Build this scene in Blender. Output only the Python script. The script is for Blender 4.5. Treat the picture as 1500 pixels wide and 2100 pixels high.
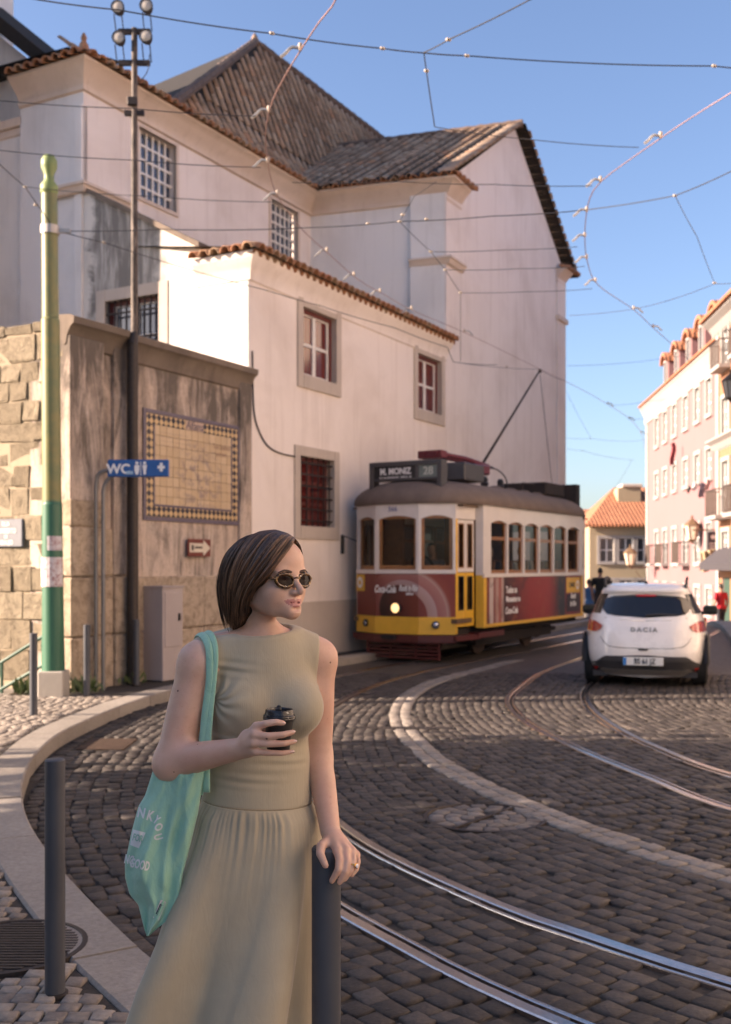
import bpy, bmesh, math, random
import numpy as np
from mathutils import Vector, Matrix, noise
R = math.radians
random.seed(7); RNG = np.random.default_rng(7)
SC = bpy.context.scene
COL = SC.collection
for _o in list(bpy.data.objects):
    bpy.data.objects.remove(_o)

# ------------------------------------------------------------------ camera, sky, sun, exposure
HC = 1.67                       # eye height over the roadway
FP, U0, V0 = 2187.0, 750.0, 1160.0   # focal length in photo pixels, horizon point (used to turn measurements into metres)
cam = bpy.data.cameras.new('camera'); camo = bpy.data.objects.new('camera', cam); COL.objects.link(camo)
camo.location = (0, 0, HC); camo.rotation_euler = (R(90), 0, 0)
cam.sensor_fit = 'HORIZONTAL'; cam.sensor_width = 24.0; cam.lens = 35.0
cam.shift_y = 110.0 / 1500.0
cam.clip_start = 0.05; cam.clip_end = 3000
cam.dof.use_dof = True; cam.dof.focus_distance = 2.72; cam.dof.aperture_fstop = 4.5
SC.camera = camo

SUN_AZ, SUN_EL = 85.0, 22.0     # degrees: sun stands to the left, this far round from straight behind the camera
sdir = Vector((-math.sin(R(SUN_AZ)) * math.cos(R(SUN_EL)), -math.cos(R(SUN_AZ)) * math.cos(R(SUN_EL)), math.sin(R(SUN_EL))))
world = bpy.data.worlds.new('World'); SC.world = world; world.use_nodes = True
_nt = world.node_tree
_bg = _nt.nodes['Background']
_sky = _nt.nodes.new('ShaderNodeTexSky'); _sky.sky_type = 'NISHITA'; _sky.sun_disc = False
_sky.sun_elevation = R(SUN_EL); _sky.sun_rotation = math.atan2(sdir.x, sdir.y)
_sky.air_density = 1.0; _sky.dust_density = 1.5; _sky.ozone_density = 4.0; _sky.altitude = 50
_nt.links.new(_sky.outputs[0], _bg.inputs[0]); _bg.inputs[1].default_value = 0.08
sun = bpy.data.lights.new('sun', 'SUN'); suno = bpy.data.objects.new('sun', sun); COL.objects.link(suno)
sun.energy = 5.0; sun.angle = R(0.53); sun.color = (1.0, 0.85, 0.68)
suno.rotation_euler = sdir.to_track_quat('Z', 'Y').to_euler(); suno.location = (-30, -5, 30)
SC.view_settings.view_transform = 'Standard'; SC.view_settings.look = 'None'
SC.view_settings.gamma = 1.0; SC.view_settings.exposure = 1.8; SC.view_settings.use_curve_mapping = False
SC.view_settings.use_white_balance = True; SC.view_settings.white_balance_temperature = 7050; SC.view_settings.white_balance_tint = 20
SC.cycles.use_denoising = True
SC.cycles.max_bounces = 8; SC.cycles.diffuse_bounces = 4; SC.cycles.transparent_max_bounces = 12

# ------------------------------------------------------------------ materials
def srgb(r, g, b):
    f = lambda c: c / 12.92 if c <= 0.04045 else ((c + 0.055) / 1.055) ** 2.4
    return (f(r / 255), f(g / 255), f(b / 255), 1.0)
class NT:
    def __init__(s, name):
        s.m = bpy.data.materials.new(name); s.m.use_nodes = True
        s.t = s.m.node_tree; s.b = s.t.nodes['Principled BSDF']
    def n(s, typ, **kw):
        nd = s.t.nodes.new(typ)
        for k, v in kw.items():
            if k.startswith('i_'):
                nd.inputs[k[2:].replace('_', ' ')].default_value = v
            else: setattr(nd, k, v)
        return nd
    def l(s, a, b): s.t.links.new(a, b)
    def pos(s):
        return s.n('ShaderNodeNewGeometry').outputs['Position']
    def obj(s):
        return s.n('ShaderNodeTexCoord').outputs['Object']
    def mapping(s, vec, scale=(1, 1, 1), loc=(0, 0, 0), rot=(0, 0, 0)):
        mp = s.n('ShaderNodeMapping'); mp.inputs['Scale'].default_value = scale
        mp.inputs['Location'].default_value = loc; mp.inputs['Rotation'].default_value = rot
        s.l(vec, mp.inputs['Vector']); return mp.outputs[0]
    def noise(s, vec, scale=5, detail=4, rough=0.6, dist=0.0):
        nd = s.n('ShaderNodeTexNoise'); nd.inputs['Scale'].default_value = scale; nd.inputs['Detail'].default_value = detail
        nd.inputs['Roughness'].default_value = rough; nd.inputs['Distortion'].default_value = dist
        if vec is not None: s.l(vec, nd.inputs['Vector'])
        return nd.outputs['Fac']
    def ramp(s, fac, stops, interp='LINEAR'):
        nd = s.n('ShaderNodeValToRGB'); cr = nd.color_ramp; cr.interpolation = interp
        while len(cr.elements) < len(stops): cr.elements.new(0.5)
        for e, (p, c) in zip(cr.elements, stops):
            e.position = p; e.color = c if len(c) == 4 else (*c, 1)
        s.l(fac, nd.inputs[0]); return nd.outputs[0]
    def mix(s, fac, a, b, blend='MIX'):
        nd = s.n('ShaderNodeMix', data_type='RGBA', blend_type=blend)
        if isinstance(fac, (int, float)): nd.inputs[0].default_value = fac
        else: s.l(fac, nd.inputs[0])
        for i, x in ((6, a), (7, b)):
            if isinstance(x, tuple): nd.inputs[i].default_value = x if len(x) == 4 else (*x, 1)
            else: s.l(x, nd.inputs[i])
        return nd.outputs[2]
    def math(s, op, a, b=None, clamp=False):
        nd = s.n('ShaderNodeMath', operation=op, use_clamp=clamp)
        for i, x in ((0, a), (1, b)):
            if x is None: continue
            if isinstance(x, (int, float)): nd.inputs[i].default_value = x
            else: s.l(x, nd.inputs[i])
        return nd.outputs[0]
    def rnd(s):
        "one random number for every piece: by object and by mesh island"
        a = s.n('ShaderNodeObjectInfo').outputs['Random']; b = s.n('ShaderNodeNewGeometry').outputs['Random Per Island']
        return s.math('FRACT', s.math('ADD', a, b))
    def bump(s, h, strength=0.3, dist=0.01):
        nd = s.n('ShaderNodeBump'); nd.inputs['Strength'].default_value = strength; nd.inputs['Distance'].default_value = dist
        s.l(h, nd.inputs['Height']); s.l(nd.outputs[0], s.b.inputs['Normal']); return nd
    def color(s, c):
        if isinstance(c, tuple): s.b.inputs['Base Color'].default_value = c if len(c) == 4 else (*c, 1)
        else: s.l(c, s.b.inputs['Base Color'])
        return s
    def set(s, **kw):
        for k, v in kw.items():
            k = k.replace('_', ' ')
            if isinstance(v, (int, float, tuple)): s.b.inputs[k].default_value = v
            else: s.l(v, s.b.inputs[k])
        return s
MATS = {}
def simple(name, c, rough=0.6, metal=0.0, var=0.12, scale=6.0, bump=0.0, coat=0.0, spec=0.5):
    "paint, metal, plastic, cloth: one colour with fine uneven wear"
    if name in MATS: return MATS[name]
    n = NT(name); nz = n.noise(n.obj(), scale, 5, 0.65)
    lo = tuple(x * (1 - var) for x in c[:3]); hi = tuple(min(1, x * (1 + var)) for x in c[:3])
    n.color(n.ramp(nz, [(0.3, lo), (0.7, hi)]))
    n.set(Roughness=n.math('ADD', n.math('MULTIPLY', nz, 0.2), max(0.0, rough - 0.1)), Metallic=metal)
    n.b.inputs['Coat Weight'].default_value = coat; n.b.inputs['Specular IOR Level'].default_value = spec
    if bump: n.bump(n.noise(n.obj(), scale * 6, 4), bump, 0.004)
    MATS[name] = n.m; return n.m
def glass_dark(name, tint=(0.02, 0.025, 0.03), rough=0.04, alpha=1.0):
    if name in MATS: return MATS[name]
    n = NT(name); n.color(tint); n.set(Roughness=rough); n.b.inputs['Specular IOR Level'].default_value = 0.7
    if alpha < 1: n.b.inputs['Alpha'].default_value = alpha
    MATS[name] = n.m; return n.m

# ------------------------------------------------------------------ building helpers
OFF = {}                        # world offset of every thing or part, by object name
def tag(o, label=None, cat=None, group=None, kind=None):
    if label: o['label'] = label
    if cat: o['category'] = cat
    if group: o['group'] = group
    if kind: o['kind'] = kind
    return o
def thing(name, label, cat, loc=(0, 0, 0), group=None, rotz=0.0):
    o = bpy.data.objects.new(name, None); COL.objects.link(o); o.location = loc; o.rotation_euler = (0, 0, rotz)
    o.empty_display_size = 0.2
    OFF[o.name] = Vector(loc); return tag(o, label, cat, group)
def link(name, me, parent=None, loc=None, rot=None, scale=None):
    o = bpy.data.objects.new(name, me); COL.objects.link(o)
    if parent is not None: o.parent = parent
    if loc is not None: o.location = loc
    if rot is not None: o.rotation_euler = rot
    if scale is not None: o.scale = scale
    OFF[o.name] = OFF.get(parent.name, Vector()) if parent is not None else Vector()
    return o
class MB:
    "collects faces; build() links them as one mesh object, vertices given in world coordinates"
    def __init__(s): s.v = []; s.f = []; s.mi = []
    def add(s, vs, fs, m=0):
        k = len(s.v); s.v.extend(tuple(p) for p in vs)
        for f in fs: s.f.append(tuple(i + k for i in f)); s.mi.append(m)
        return s
    def quad(s, a, b, c, d, m=0): return s.add([a, b, c, d], [(0, 1, 2, 3)], m)
    def poly(s, pts, m=0): return s.add(pts, [tuple(range(len(pts)))], m)
    def obox(s, c, ex, ey, ez, m=0, bev=0.0):
        "box with centre c and half axes ex ey ez (vectors)"
        c, ex, ey, ez = Vector(c), Vector(ex), Vector(ey), Vector(ez)
        if bev <= 0:
            vs = [c + a * ex + b * ey + d * ez for d in (-1, 1) for a, b in ((-1, -1), (1, -1), (1, 1), (-1, 1))]
            return s.add(vs, [(3, 2, 1, 0), (4, 5, 6, 7), (0, 1, 5, 4), (1, 2, 6, 5), (2, 3, 7, 6), (3, 0, 4, 7)], m)
        lx, ly, lz = ex.length, ey.length, ez.length
        ux, uy, uz = ex / lx, ey / ly, ez / lz
        b = min(bev, lx * .9, ly * .9, lz * .9); vs = []; idx = {}
        for sx in (-1, 1):
            for sy in (-1, 1):
                for sz in (-1, 1):
                    for ax in range(3):
                        d = [lx, ly, lz]; d = [q - (b if i != ax else 0) for i, q in enumerate(d)]
                        idx[(sx, sy, sz, ax)] = len(vs); vs.append(c + ux * sx * d[0] + uy * sy * d[1] + uz * sz * d[2])
        fs = []
        for ax in range(3):
            o1, o2 = [(1, 2), (2, 0), (0, 1)][ax]
            for sg in (-1, 1):
                q = []
                for p, r in ((-1, -1), (1, -1), (1, 1), (-1, 1)):
                    k = [0, 0, 0]; k[ax] = sg; k[o1] = p; k[o2] = r; q.append(idx[(*k, ax)])
                fs.append(tuple(q if sg > 0 else q[::-1]))
        for ax in range(3):
            o1, o2 = [(1, 2), (2, 0), (0, 1)][ax]
            for p in (-1, 1):
                for r in (-1, 1):
                    k0 = [0, 0, 0]; k0[o1] = p; k0[o2] = r; k0[ax] = -1; k1 = list(k0); k1[ax] = 1
                    q = [idx[(*k0, o1)], idx[(*k1, o1)], idx[(*k1, o2)], idx[(*k0, o2)]]
                    fs.append(tuple(q[::-1] if p * r > 0 else q))
        for sx in (-1, 1):
            for sy in (-1, 1):
                for sz in (-1, 1):
                    q = [idx[(sx, sy, sz, a)] for a in range(3)]
                    fs.append(tuple(q if sx * sy * sz > 0 else q[::-1]))
        return s.add(vs, fs, m)
    def box(s, x0, x1, y0, y1, z0, z1, m=0, bev=0.0):
        return s.obox(((x0 + x1) / 2, (y0 + y1) / 2, (z0 + z1) / 2), ((x1 - x0) / 2, 0, 0), (0, (y1 - y0) / 2, 0), (0, 0, (z1 - z0) / 2), m, bev)
    def tube(s, pts, r, n=8, m=0, caps=True, closed=False, flat=1.0, upv=None):
        pts = [Vector(p) for p in pts]; rs = r if hasattr(r, '__len__') else [r] * len(pts)
        N = len(pts); k = len(s.v); up = None
        for i, p in enumerate(pts):
            if closed: t = pts[(i + 1) % N] - pts[i - 1]
            else: t = pts[min(i + 1, N - 1)] - pts[max(i - 1, 0)]
            if t.length < 1e-9: t = Vector((0, 0, 1))
            t.normalize()
            if up is None:
                up = Vector(upv) if upv is not None else (Vector((0, 0, 1)) if abs(t.z) < 0.9 else Vector((1, 0, 0)))
            a = (up - t * up.dot(t))
            if a.length < 1e-6: a = t.orthogonal()
            a.normalize(); up = a
            b = t.cross(a)
            for j in range(n):
                th = 2 * math.pi * j / n
                s.v.append(tuple(p + a * (math.cos(th) * rs[i]) + b * (math.sin(th) * rs[i] * flat)))
        for i in range(N if closed else N - 1):
            for j in range(n):
                a0 = k + i * n; b0 = k + ((i + 1) % N) * n
                s.f.append((a0 + j, a0 + (j + 1) % n, b0 + (j + 1) % n, b0 + j)); s.mi.append(m)
        if caps and not closed:
            s.f.append(tuple(k + j for j in range(n))[::-1]); s.mi.append(m)
            s.f.append(tuple(k + (N - 1) * n + j for j in range(n))); s.mi.append(m)
        return s
    def lathe(s, prof, c=(0, 0, 0), axis=(0, 0, 1), n=16, m=0, ref=None, arc=(0, 2 * math.pi)):
        "prof: list of (radius, height along the axis)"
        c = Vector(c); az = Vector(axis).normalized(); ax = Vector(ref).normalized() if ref is not None else az.orthogonal().normalized(); ay = az.cross(ax)
        k = len(s.v); full = abs(arc[1] - arc[0] - 2 * math.pi) < 1e-6; nn = n if full else n + 1
        for (r, h) in prof:
            for j in range(nn):
                th = arc[0] + (arc[1] - arc[0]) * j / n
                s.v.append(tuple(c + az * h + ax * (r * math.cos(th)) + ay * (r * math.sin(th))))
        for i in range(len(prof) - 1):
            for j in range(n):
                j2 = (j + 1) % nn
                s.f.append((k + i * nn + j, k + i * nn + j2, k + (i + 1) * nn + j2, k + (i + 1) * nn + j)); s.mi.append(m)
        if full:
            if prof[0][0] > 1e-6: s.f.append(tuple(k + j for j in range(n))[::-1]); s.mi.append(m)
            if prof[-1][0] > 1e-6: s.f.append(tuple(k + (len(prof) - 1) * nn + j for j in range(n))); s.mi.append(m)
        return s
    def sweep(s, path, prof, m=0, closed_prof=False, caps=False):
        "path: list of (point, side vector, up vector); prof: list of (side, up)"
        k = len(s.v); n = len(prof)
        for p, a, b in path:
            for (x, y) in prof: s.v.append(tuple(Vector(p) + Vector(a) * x + Vector(b) * y))
        for i in range(len(path) - 1):
            for j in range(n if closed_prof else n - 1):
                j2 = (j + 1) % n
                s.f.append((k + i * n + j, k + i * n + j2, k + (i + 1) * n + j2, k + (i + 1) * n + j)); s.mi.append(m)
        if caps:
            s.f.append(tuple(k + j for j in range(n))[::-1]); s.mi.append(m)
            s.f.append(tuple(k + (len(path) - 1) * n + j for j in range(n))); s.mi.append(m)
        return s
    def prism(s, pts, d, m=0):
        "polygon pts (3d) pushed along vector d, closed"
        n = len(pts); d = Vector(d); a = [Vector(p) for p in pts]; b = [p + d for p in a]
        return s.add(a + b, [tuple(range(n))[::-1], tuple(range(n, 2 * n))] + [(i, (i + 1) % n, n + (i + 1) % n, n + i) for i in range(n)], m)
    def grid(s, P, m=0, wrap=False):
        "P: 2d list of points"
        k = len(s.v); h = len(P); w = len(P[0])
        for row in P: s.v.extend(tuple(p) for p in row)
        for i in range(h - 1):
            for j in range(w if wrap else w - 1):
                j2 = (j + 1) % w
                s.f.append((k + i * w + j, k + i * w + j2, k + (i + 1) * w + j2, k + (i + 1) * w + j)); s.mi.append(m)
        return s
    def mesh(s, name, mats, off=Vector((0, 0, 0)), smooth=False, recalc=True):
        me = bpy.data.meshes.new(name)
        me.from_pydata([(p[0] - off[0], p[1] - off[1], p[2] - off[2]) for p in s.v], [], s.f)
        for mt in (mats if isinstance(mats, (list, tuple)) else [mats]): me.materials.append(mt)
        if any(s.mi): me.polygons.foreach_set('material_index', s.mi)
        if recalc:
            bm = bmesh.new(); bm.from_mesh(me); bmesh.ops.recalc_face_normals(bm, faces=bm.faces); bm.to_mesh(me); bm.free()
        if smooth:
            me.polygons.foreach_set('use_smooth', [True] * len(me.polygons))
            if smooth != 'all':
                try: me.set_sharp_from_angle(angle=R(38))
                except Exception: pass
        me.update(); return me
    def build(s, name, mats, parent=None, smooth=False, recalc=True):
        off = OFF.get(parent.name, Vector()) if parent is not None else Vector()
        return link(name, s.mesh(name, mats, off, smooth, recalc), parent)
def np_mesh(name, V, F, mats, smooth=False):
    "fast mesh from numpy arrays, F of quads or triangles (all alike)"
    me = bpy.data.meshes.new(name); nf, k = F.shape
    me.vertices.add(len(V)); me.vertices.foreach_set('co', np.ascontiguousarray(V, dtype=np.float32).ravel())
    me.loops.add(nf * k); me.loops.foreach_set('vertex_index', np.ascontiguousarray(F, dtype=np.int32).ravel())
    me.polygons.add(nf); me.polygons.foreach_set('loop_start', np.arange(0, nf * k, k, dtype=np.int32))
    try: me.polygons.foreach_set('loop_total', np.full(nf, k, dtype=np.int32))
    except Exception: pass
    for mt in (mats if isinstance(mats, (list, tuple)) else [mats]): me.materials.append(mt)
    if smooth: me.polygons.foreach_set('use_smooth', np.ones(nf, dtype=bool))
    me.update(); me.validate(); return me
def copy_tree(o, parent=None):
    c = o.copy(); COL.objects.link(c)
    if parent is not None: c.parent = parent
    OFF[c.name] = OFF.get(o.name, Vector())
    for ch in o.children: copy_tree(ch, c)
    return c
def px(u, v, y):
    "the point at depth y behind a measured image position"
    return Vector(((u - U0) / FP * y, y, HC - (v - V0) / FP * y))
def gpx(u, v, z=0.0):
    y = (HC - z) * FP / (v - V0); return Vector(((u - U0) / FP * y, y, z))
class Wall:
    "a vertical wall plane: origin (x, y), direction along it, outward normal"
    def __init__(s, o, d, n): s.o = Vector((o[0], o[1], 0)); s.d = Vector((d[0], d[1], 0)).normalized(); s.n = Vector((n[0], n[1], 0)).normalized()
    def P(s, a, z, out=0.0): return s.o + s.d * a + s.n * out + Vector((0, 0, z))
    def hit(s, u, v, out=0.0):
        r = Vector(((u - U0) / FP, 1.0, -(v - V0) / FP)); q = s.o + s.n * out
        t = q.dot(s.n) / r.dot(s.n); p = r * t
        return ((p - q).dot(s.d), p.z + HC)
    def box(s, mb, a0, a1, z0, z1, o0, o1, m=0, bev=0.0):
        return mb.obox(s.P((a0 + a1) / 2, (z0 + z1) / 2, (o0 + o1) / 2), s.d * ((a1 - a0) / 2), s.n * ((o1 - o0) / 2), Vector((0, 0, (z1 - z0) / 2)), m, bev)
    def rect(s, mb, a0, a1, z0, z1, out, m=0):
        return mb.quad(s.P(a0, z0, out), s.P(a1, z0, out), s.P(a1, z1, out), s.P(a0, z1, out), m)
def catmull(pts, step):
    P = [Vector(p) for p in pts]; P = [P[0] * 2 - P[1]] + P + [P[-1] * 2 - P[-2]]; out = []
    for i in range(1, len(P) - 2):
        a, b, c, d = P[i - 1:i + 3]
        for k in range(24):
            t = k / 24; out.append(0.5 * ((2 * b) + (c - a) * t + (2 * a - 5 * b + 4 * c - d) * t * t + (3 * b - a - 3 * c + d) * t ** 3))
    out.append(P[-2]); return resample(out, step)
def resample(P, step):
    P = [Vector(p) for p in P]; L = [0.0]
    for a, b in zip(P, P[1:]): L.append(L[-1] + (b - a).length)
    n = max(2, int(round(L[-1] / step)) + 1); out = []; j = 0
    for k in range(n):
        t = L[-1] * k / (n - 1)
        while j < len(P) - 2 and L[j + 1] < t: j += 1
        f = (t - L[j]) / max(1e-9, L[j + 1] - L[j]); out.append(P[j].lerp(P[j + 1], min(1, max(0, f))))
    return out
def frames(P):
    "points -> (point, right-hand side vector, up) along a ground path"
    out = []
    for i, p in enumerate(P):
        t = (P[min(i + 1, len(P) - 1)] - P[max(i - 1, 0)]).normalized(); out.append((p, Vector((t.y, -t.x, 0)).normalized(), Vector((0, 0, 1))))
    return out
def text_mesh(body, size, font_scale=1.0, extrude=0.0, align='CENTER', bold=0.0, shear=0.0):
    cu = bpy.data.curves.new('lettering', 'FONT'); cu.body = body; cu.size = size; cu.align_x = align; cu.align_y = 'CENTER'
    cu.extrude = extrude; cu.offset = bold; cu.shear = shear; cu.resolution_u = 3
    o = bpy.data.objects.new('lettering', cu); COL.objects.link(o)
    dg = bpy.context.evaluated_depsgraph_get(); me = bpy.data.meshes.new_from_object(o.evaluated_get(dg))
    bpy.data.objects.remove(o); bpy.data.curves.remove(cu); return me
def lettering(name, body, size, origin, right, up, mat, parent=None, bold=0.0, sx=1.0, shear=0.0, align='CENTER', extrude=0.001, warp=None):
    "flat letters laid on a surface: origin, right and up directions in world space"
    me = text_mesh(body, size, extrude=extrude, bold=bold, shear=shear, align=align); r, u = Vector(right).normalized(), Vector(up).normalized(); nrm = r.cross(u)
    off = OFF.get(parent.name, Vector()) if parent is not None else Vector()
    for v in me.vertices:
        c = v.co.copy()
        if warp: v.co = Vector(warp(c.x * sx, c.y, c.z)) - off
        else: v.co = Vector(origin) + r * (c.x * sx) + u * c.y + nrm * c.z - off
    me.materials.clear(); me.materials.append(mat)
    return link(name, me, parent)
# ================================================================== the setting: road, rails, pavement
def crest(y):                    # the street runs level, then falls away beyond its crest
    return 0.0 if y < 29.5 else -0.105 * (y - 29.5) * min(1, (y - 29.5) / 4 + .2) if y < 80 else -0.105 * 50.5
def m_cobble(name, c1, c2, dirt, rough=0.55, bscale=60):
    n = NT(name); r = n.rnd(); p = n.pos()
    base = n.mix(n.math('POWER', r, 1.4), c1, c2); nz = n.noise(p, 35, 5, 0.7)
    c = n.mix(n.ramp(nz, [(0.35, (0, 0, 0)), (0.75, (1, 1, 1))]), base, n.mix(0.5, base, dirt))
    big = n.noise(p, 1.3, 3, 0.6)
    c = n.mix(n.math('MULTIPLY', n.ramp(big, [(0.4, (0, 0, 0)), (0.7, (1, 1, 1))]), 0.35), c, dirt)
    n.color(c); n.b.inputs['Specular IOR Level'].default_value = .35; n.set(Roughness=n.math('ADD', n.math('MULTIPLY', nz, 0.35), rough - 0.1)); n.bump(n.math('ADD', n.noise(p, bscale, 6, 0.75), n.math('MULTIPLY', n.noise(p, 14, 4, .6), 1.5)), 0.9, 0.007); return n.m
M_COB = m_cobble('basalt_cobble', (0.040, 0.033, 0.0285), (0.105, 0.088, 0.076), (0.022, 0.018, 0.015))
M_WHITE = m_cobble('limestone_cobble', (0.24, 0.21, 0.18), (0.36, 0.315, 0.27), (0.11, 0.095, 0.08))
M_PAVE = m_cobble('pavement_sett', (0.24, 0.20, 0.165), (0.40, 0.345, 0.285), (0.1, 0.085, 0.07))
M_KERB = m_cobble('kerb_limestone', (0.31, 0.275, 0.235), (0.38, 0.34, 0.295), (0.14, 0.12, 0.10))
def m_joint():
    n = NT('joint_sand'); p = n.pos(); nz = n.noise(p, 40, 5); n.color(n.ramp(nz, [(0.3, (0.025, 0.02, 0.016)), (0.7, (0.06, 0.049, 0.039))])); n.set(Roughness=0.95); n.bump(nz, 0.5, 0.01); return n.m
def m_farcobble():
    "distant paving: the setts are too small to pick apart there"
    n = NT('distant_cobble'); p = n.pos()
    vo = n.n('ShaderNodeTexVoronoi', feature='DISTANCE_TO_EDGE'); vo.inputs['Scale'].default_value = 7.5; n.l(p, vo.inputs['Vector'])
    vc = n.n('ShaderNodeTexVoronoi'); vc.inputs['Scale'].default_value = 7.5; n.l(p, vc.inputs['Vector'])
    c = n.mix(n.ramp(vc.outputs['Color'], [(0.0, (0, 0, 0)), (1, (1, 1, 1))]), (0.05, 0.041, 0.035), (0.10, 0.083, 0.071))
    j = n.ramp(vo.outputs['Distance'], [(0.0, (0, 0, 0)), (0.12, (1, 1, 1))])
    n.color(n.mix(j, (0.05, 0.04, 0.03), c)); n.set(Roughness=0.6); n.bump(j, 0.5, 0.012); return n.m
M_JOINT = m_joint(); M_FARC = m_farcobble()
M_STEEL = simple('rail_steel', (0.42, 0.40, 0.39), 0.22, 1.0, 0.15, 30)
M_RUST = simple('rusty_iron', (0.10, 0.066, 0.048), 0.7, 0.5, 0.35, 25, 0.3)
M_IRON = simple('cast_iron', (0.055, 0.045, 0.04), 0.6, 0.6, 0.3, 30, 0.3)

ROAD = tag(bpy.data.objects.new('road', None), kind='structure'); COL.objects.link(ROAD); OFF['road'] = Vector()
ys = [-6, 0, 6, 12, 16.2, 16.8, 20, 25, 28, 29.5] + [29.5 + 1.0 * k for k in range(1, 12)] + [45, 50, 60, 70, 80, 95, 140, 300, 900]
xs = [-400, -60, -20, -5, 5, 20, 60, 400]
g = MB()
g.grid([[(x, y, crest(y) - (0.015 if y < 16.5 else 0.004)) for x in xs] for y in ys])
_ci = len(xs) - 1
for k in range(len(g.f)): g.mi[k] = 0 if k < _ci * 4 else 1
gr = g.build('ground', [M_JOINT, M_FARC], None); tag(gr, kind='structure')

# measured paths (metres on the ground)
KERB_PTS = [(2.6, 0.1), (1.75, 1.1), (1.0, 1.95), (0.42, 2.55), (-0.06, 3.13), (-0.5, 3.72), (-0.86, 4.25), (-1.04, 4.54), (-1.27, 4.94), (-1.50, 5.36), (-1.79, 5.93), (-2.07, 6.54), (-2.29, 7.12), (-2.47, 7.70),
            (-2.70, 8.69), (-2.83, 9.8), (-2.80, 10.8), (-2.68, 12.0), (-2.42, 13.3), (-1.95, 14.6), (-1.35, 15.9), (-0.68, 17.2), (0.05, 18.6), (1.0, 20.3), (2.2, 22.5), (3.9, 25.6), (6.2, 29.8), (8.4, 34)]
KERB = catmull([(x, y, 0) for x, y in KERB_PTS], 0.12)
WHITE_PTS = [(3.4, 4.35), (2.7, 5.0), (1.97, 5.74), (1.62, 6.35), (1.33, 6.90), (1.08, 7.53), (0.863, 8.17), (0.60, 9.18), (0.43, 10.49), (0.385, 11.4), (0.41, 12.42), (0.60, 13.9), (1.05, 15.5), (1.86, 17.2), (2.84, 19.2), (4.3, 22), (6.2, 25.5)]
WHITEP = catmull([(x, y, 0) for x, y in WHITE_PTS], 0.12)
RAIL_A = [(2.3, 2.2), (1.5, 3.05), (0.75, 3.89), (0.40, 4.34), (0.145, 4.743), (-0.113, 5.165), (-0.55, 6.0), (-0.98, 7.0), (-1.28, 8.0), (-1.47, 9.2), (-1.52, 10.4), (-1.42, 12), (-1.13, 13.7), (-0.66, 15.4), (0.0, 17.0), (0.62, 18.2), (2.15, 20.9), (4.2, 24.5), (6.4, 28.4)]
RAIL_B = [(2.9, 2.9), (2.15, 3.55), (1.453, 4.237), (1.207, 4.503), (0.98, 4.78), (0.728, 5.086), (0.445, 5.533), (0.109, 6.138), (-0.148, 6.763), (-0.42, 7.7), (-0.58, 8.8), (-0.64, 10.2), (-0.55, 11.8), (-0.28, 13.3), (0.15, 14.9), (0.78, 16.5), (1.38, 17.7), (2.9, 20.4), (4.95, 24), (7.15, 27.9)]
RAIL_C = [(4.2, 5.0), (3.2, 6.3), (2.51, 7.32), (2.244, 8.376), (1.97, 9.585), (1.77, 10.9), (1.71, 11.97), (1.78, 13.18), (2.07, 14.43), (2.75, 16.6), (3.9, 19.2), (5.4, 22.2), (7.4, 26), (9.0, 30)]
RAIL_D = [(4.7, 5.8), (3.7, 7.2), (2.906, 8.47), (2.645, 9.87), (2.565, 11.0), (2.60, 12.21), (2.757, 13.43), (3.04, 14.6), (3.7, 16.5), (4.8, 18.9), (6.2, 21.7), (8.2, 25.4), (9.9, 29.4)]
rail_prof = [(-0.062, -0.03), (-0.062, 0.004), (-0.056, 0.010), (-0.006, 0.010), (0.0, 0.004), (0.002, -0.024), (0.030, -0.024), (0.032, 0.002), (0.037, 0.006), (0.052, 0.006), (0.056, 0.0), (0.056, -0.03)]
RAILS = []
for nm, pts, flip, lab in (('tram_rail', RAIL_A, 1, 'steel tram rail nearest the camera, running beside the pavement kerb'), ('tram_rail', RAIL_B, -1, 'shiny steel tram rail running just beyond the nearest one'),
                      ('tram_rail', RAIL_C, 1, 'curved tram rail between the pale cobble line and the white car'), ('tram_rail', RAIL_D, -1, 'outermost curved tram rail leading under the white car')):
    P = catmull([(x, y, 0) for x, y in pts], 0.25); RAILS.append(P)
    mb = MB(); mb.sweep([(p, a * flip, b) for p, a, b in frames(P)], rail_prof, caps=True)
    n0 = len(rail_prof) - 1
    for k in range(len(mb.mi)): mb.mi[k] = 1 if k % n0 in (4, 5, 6, 0, 10) else 0
    o = mb.build(nm, [M_STEEL, M_RUST], None, smooth=True); tag(o, lab, 'rail', 'tram rails set in the cobbles')

def nearest(P, x, y):
    A = np.array([(p.x, p.y) for p in P]); d = (A[:, 0] - x) ** 2 + (A[:, 1] - y) ** 2; return math.sqrt(d.min())
def side_tab(P):
    A = np.array([(p.x, p.y) for p in P]); T = np.gradient(A, axis=0); T /= np.linalg.norm(T, axis=1)[:, None]; return A, T
def signed(tab, X, Y):
    "signed distance of points to a path, positive to its right"
    A, T = tab; out = np.empty(len(X)); near = np.empty(len(X))
    for k in range(0, len(X), 4000):
        dx = X[k:k + 4000, None] - A[None, :, 0]; dy = Y[k:k + 4000, None] - A[None, :, 1]; i = (dx * dx + dy * dy).argmin(1); r = np.arange(len(i))
        ddx, ddy = dx[r, i], dy[r, i]; out[k:k + 4000] = ddx * T[i, 1] - ddy * T[i, 0]; near[k:k + 4000] = np.hypot(ddx, ddy)
    return out, near
TK, TW = side_tab(KERB), side_tab(WHITEP); TR = [side_tab(P) for P in RAILS]

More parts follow.
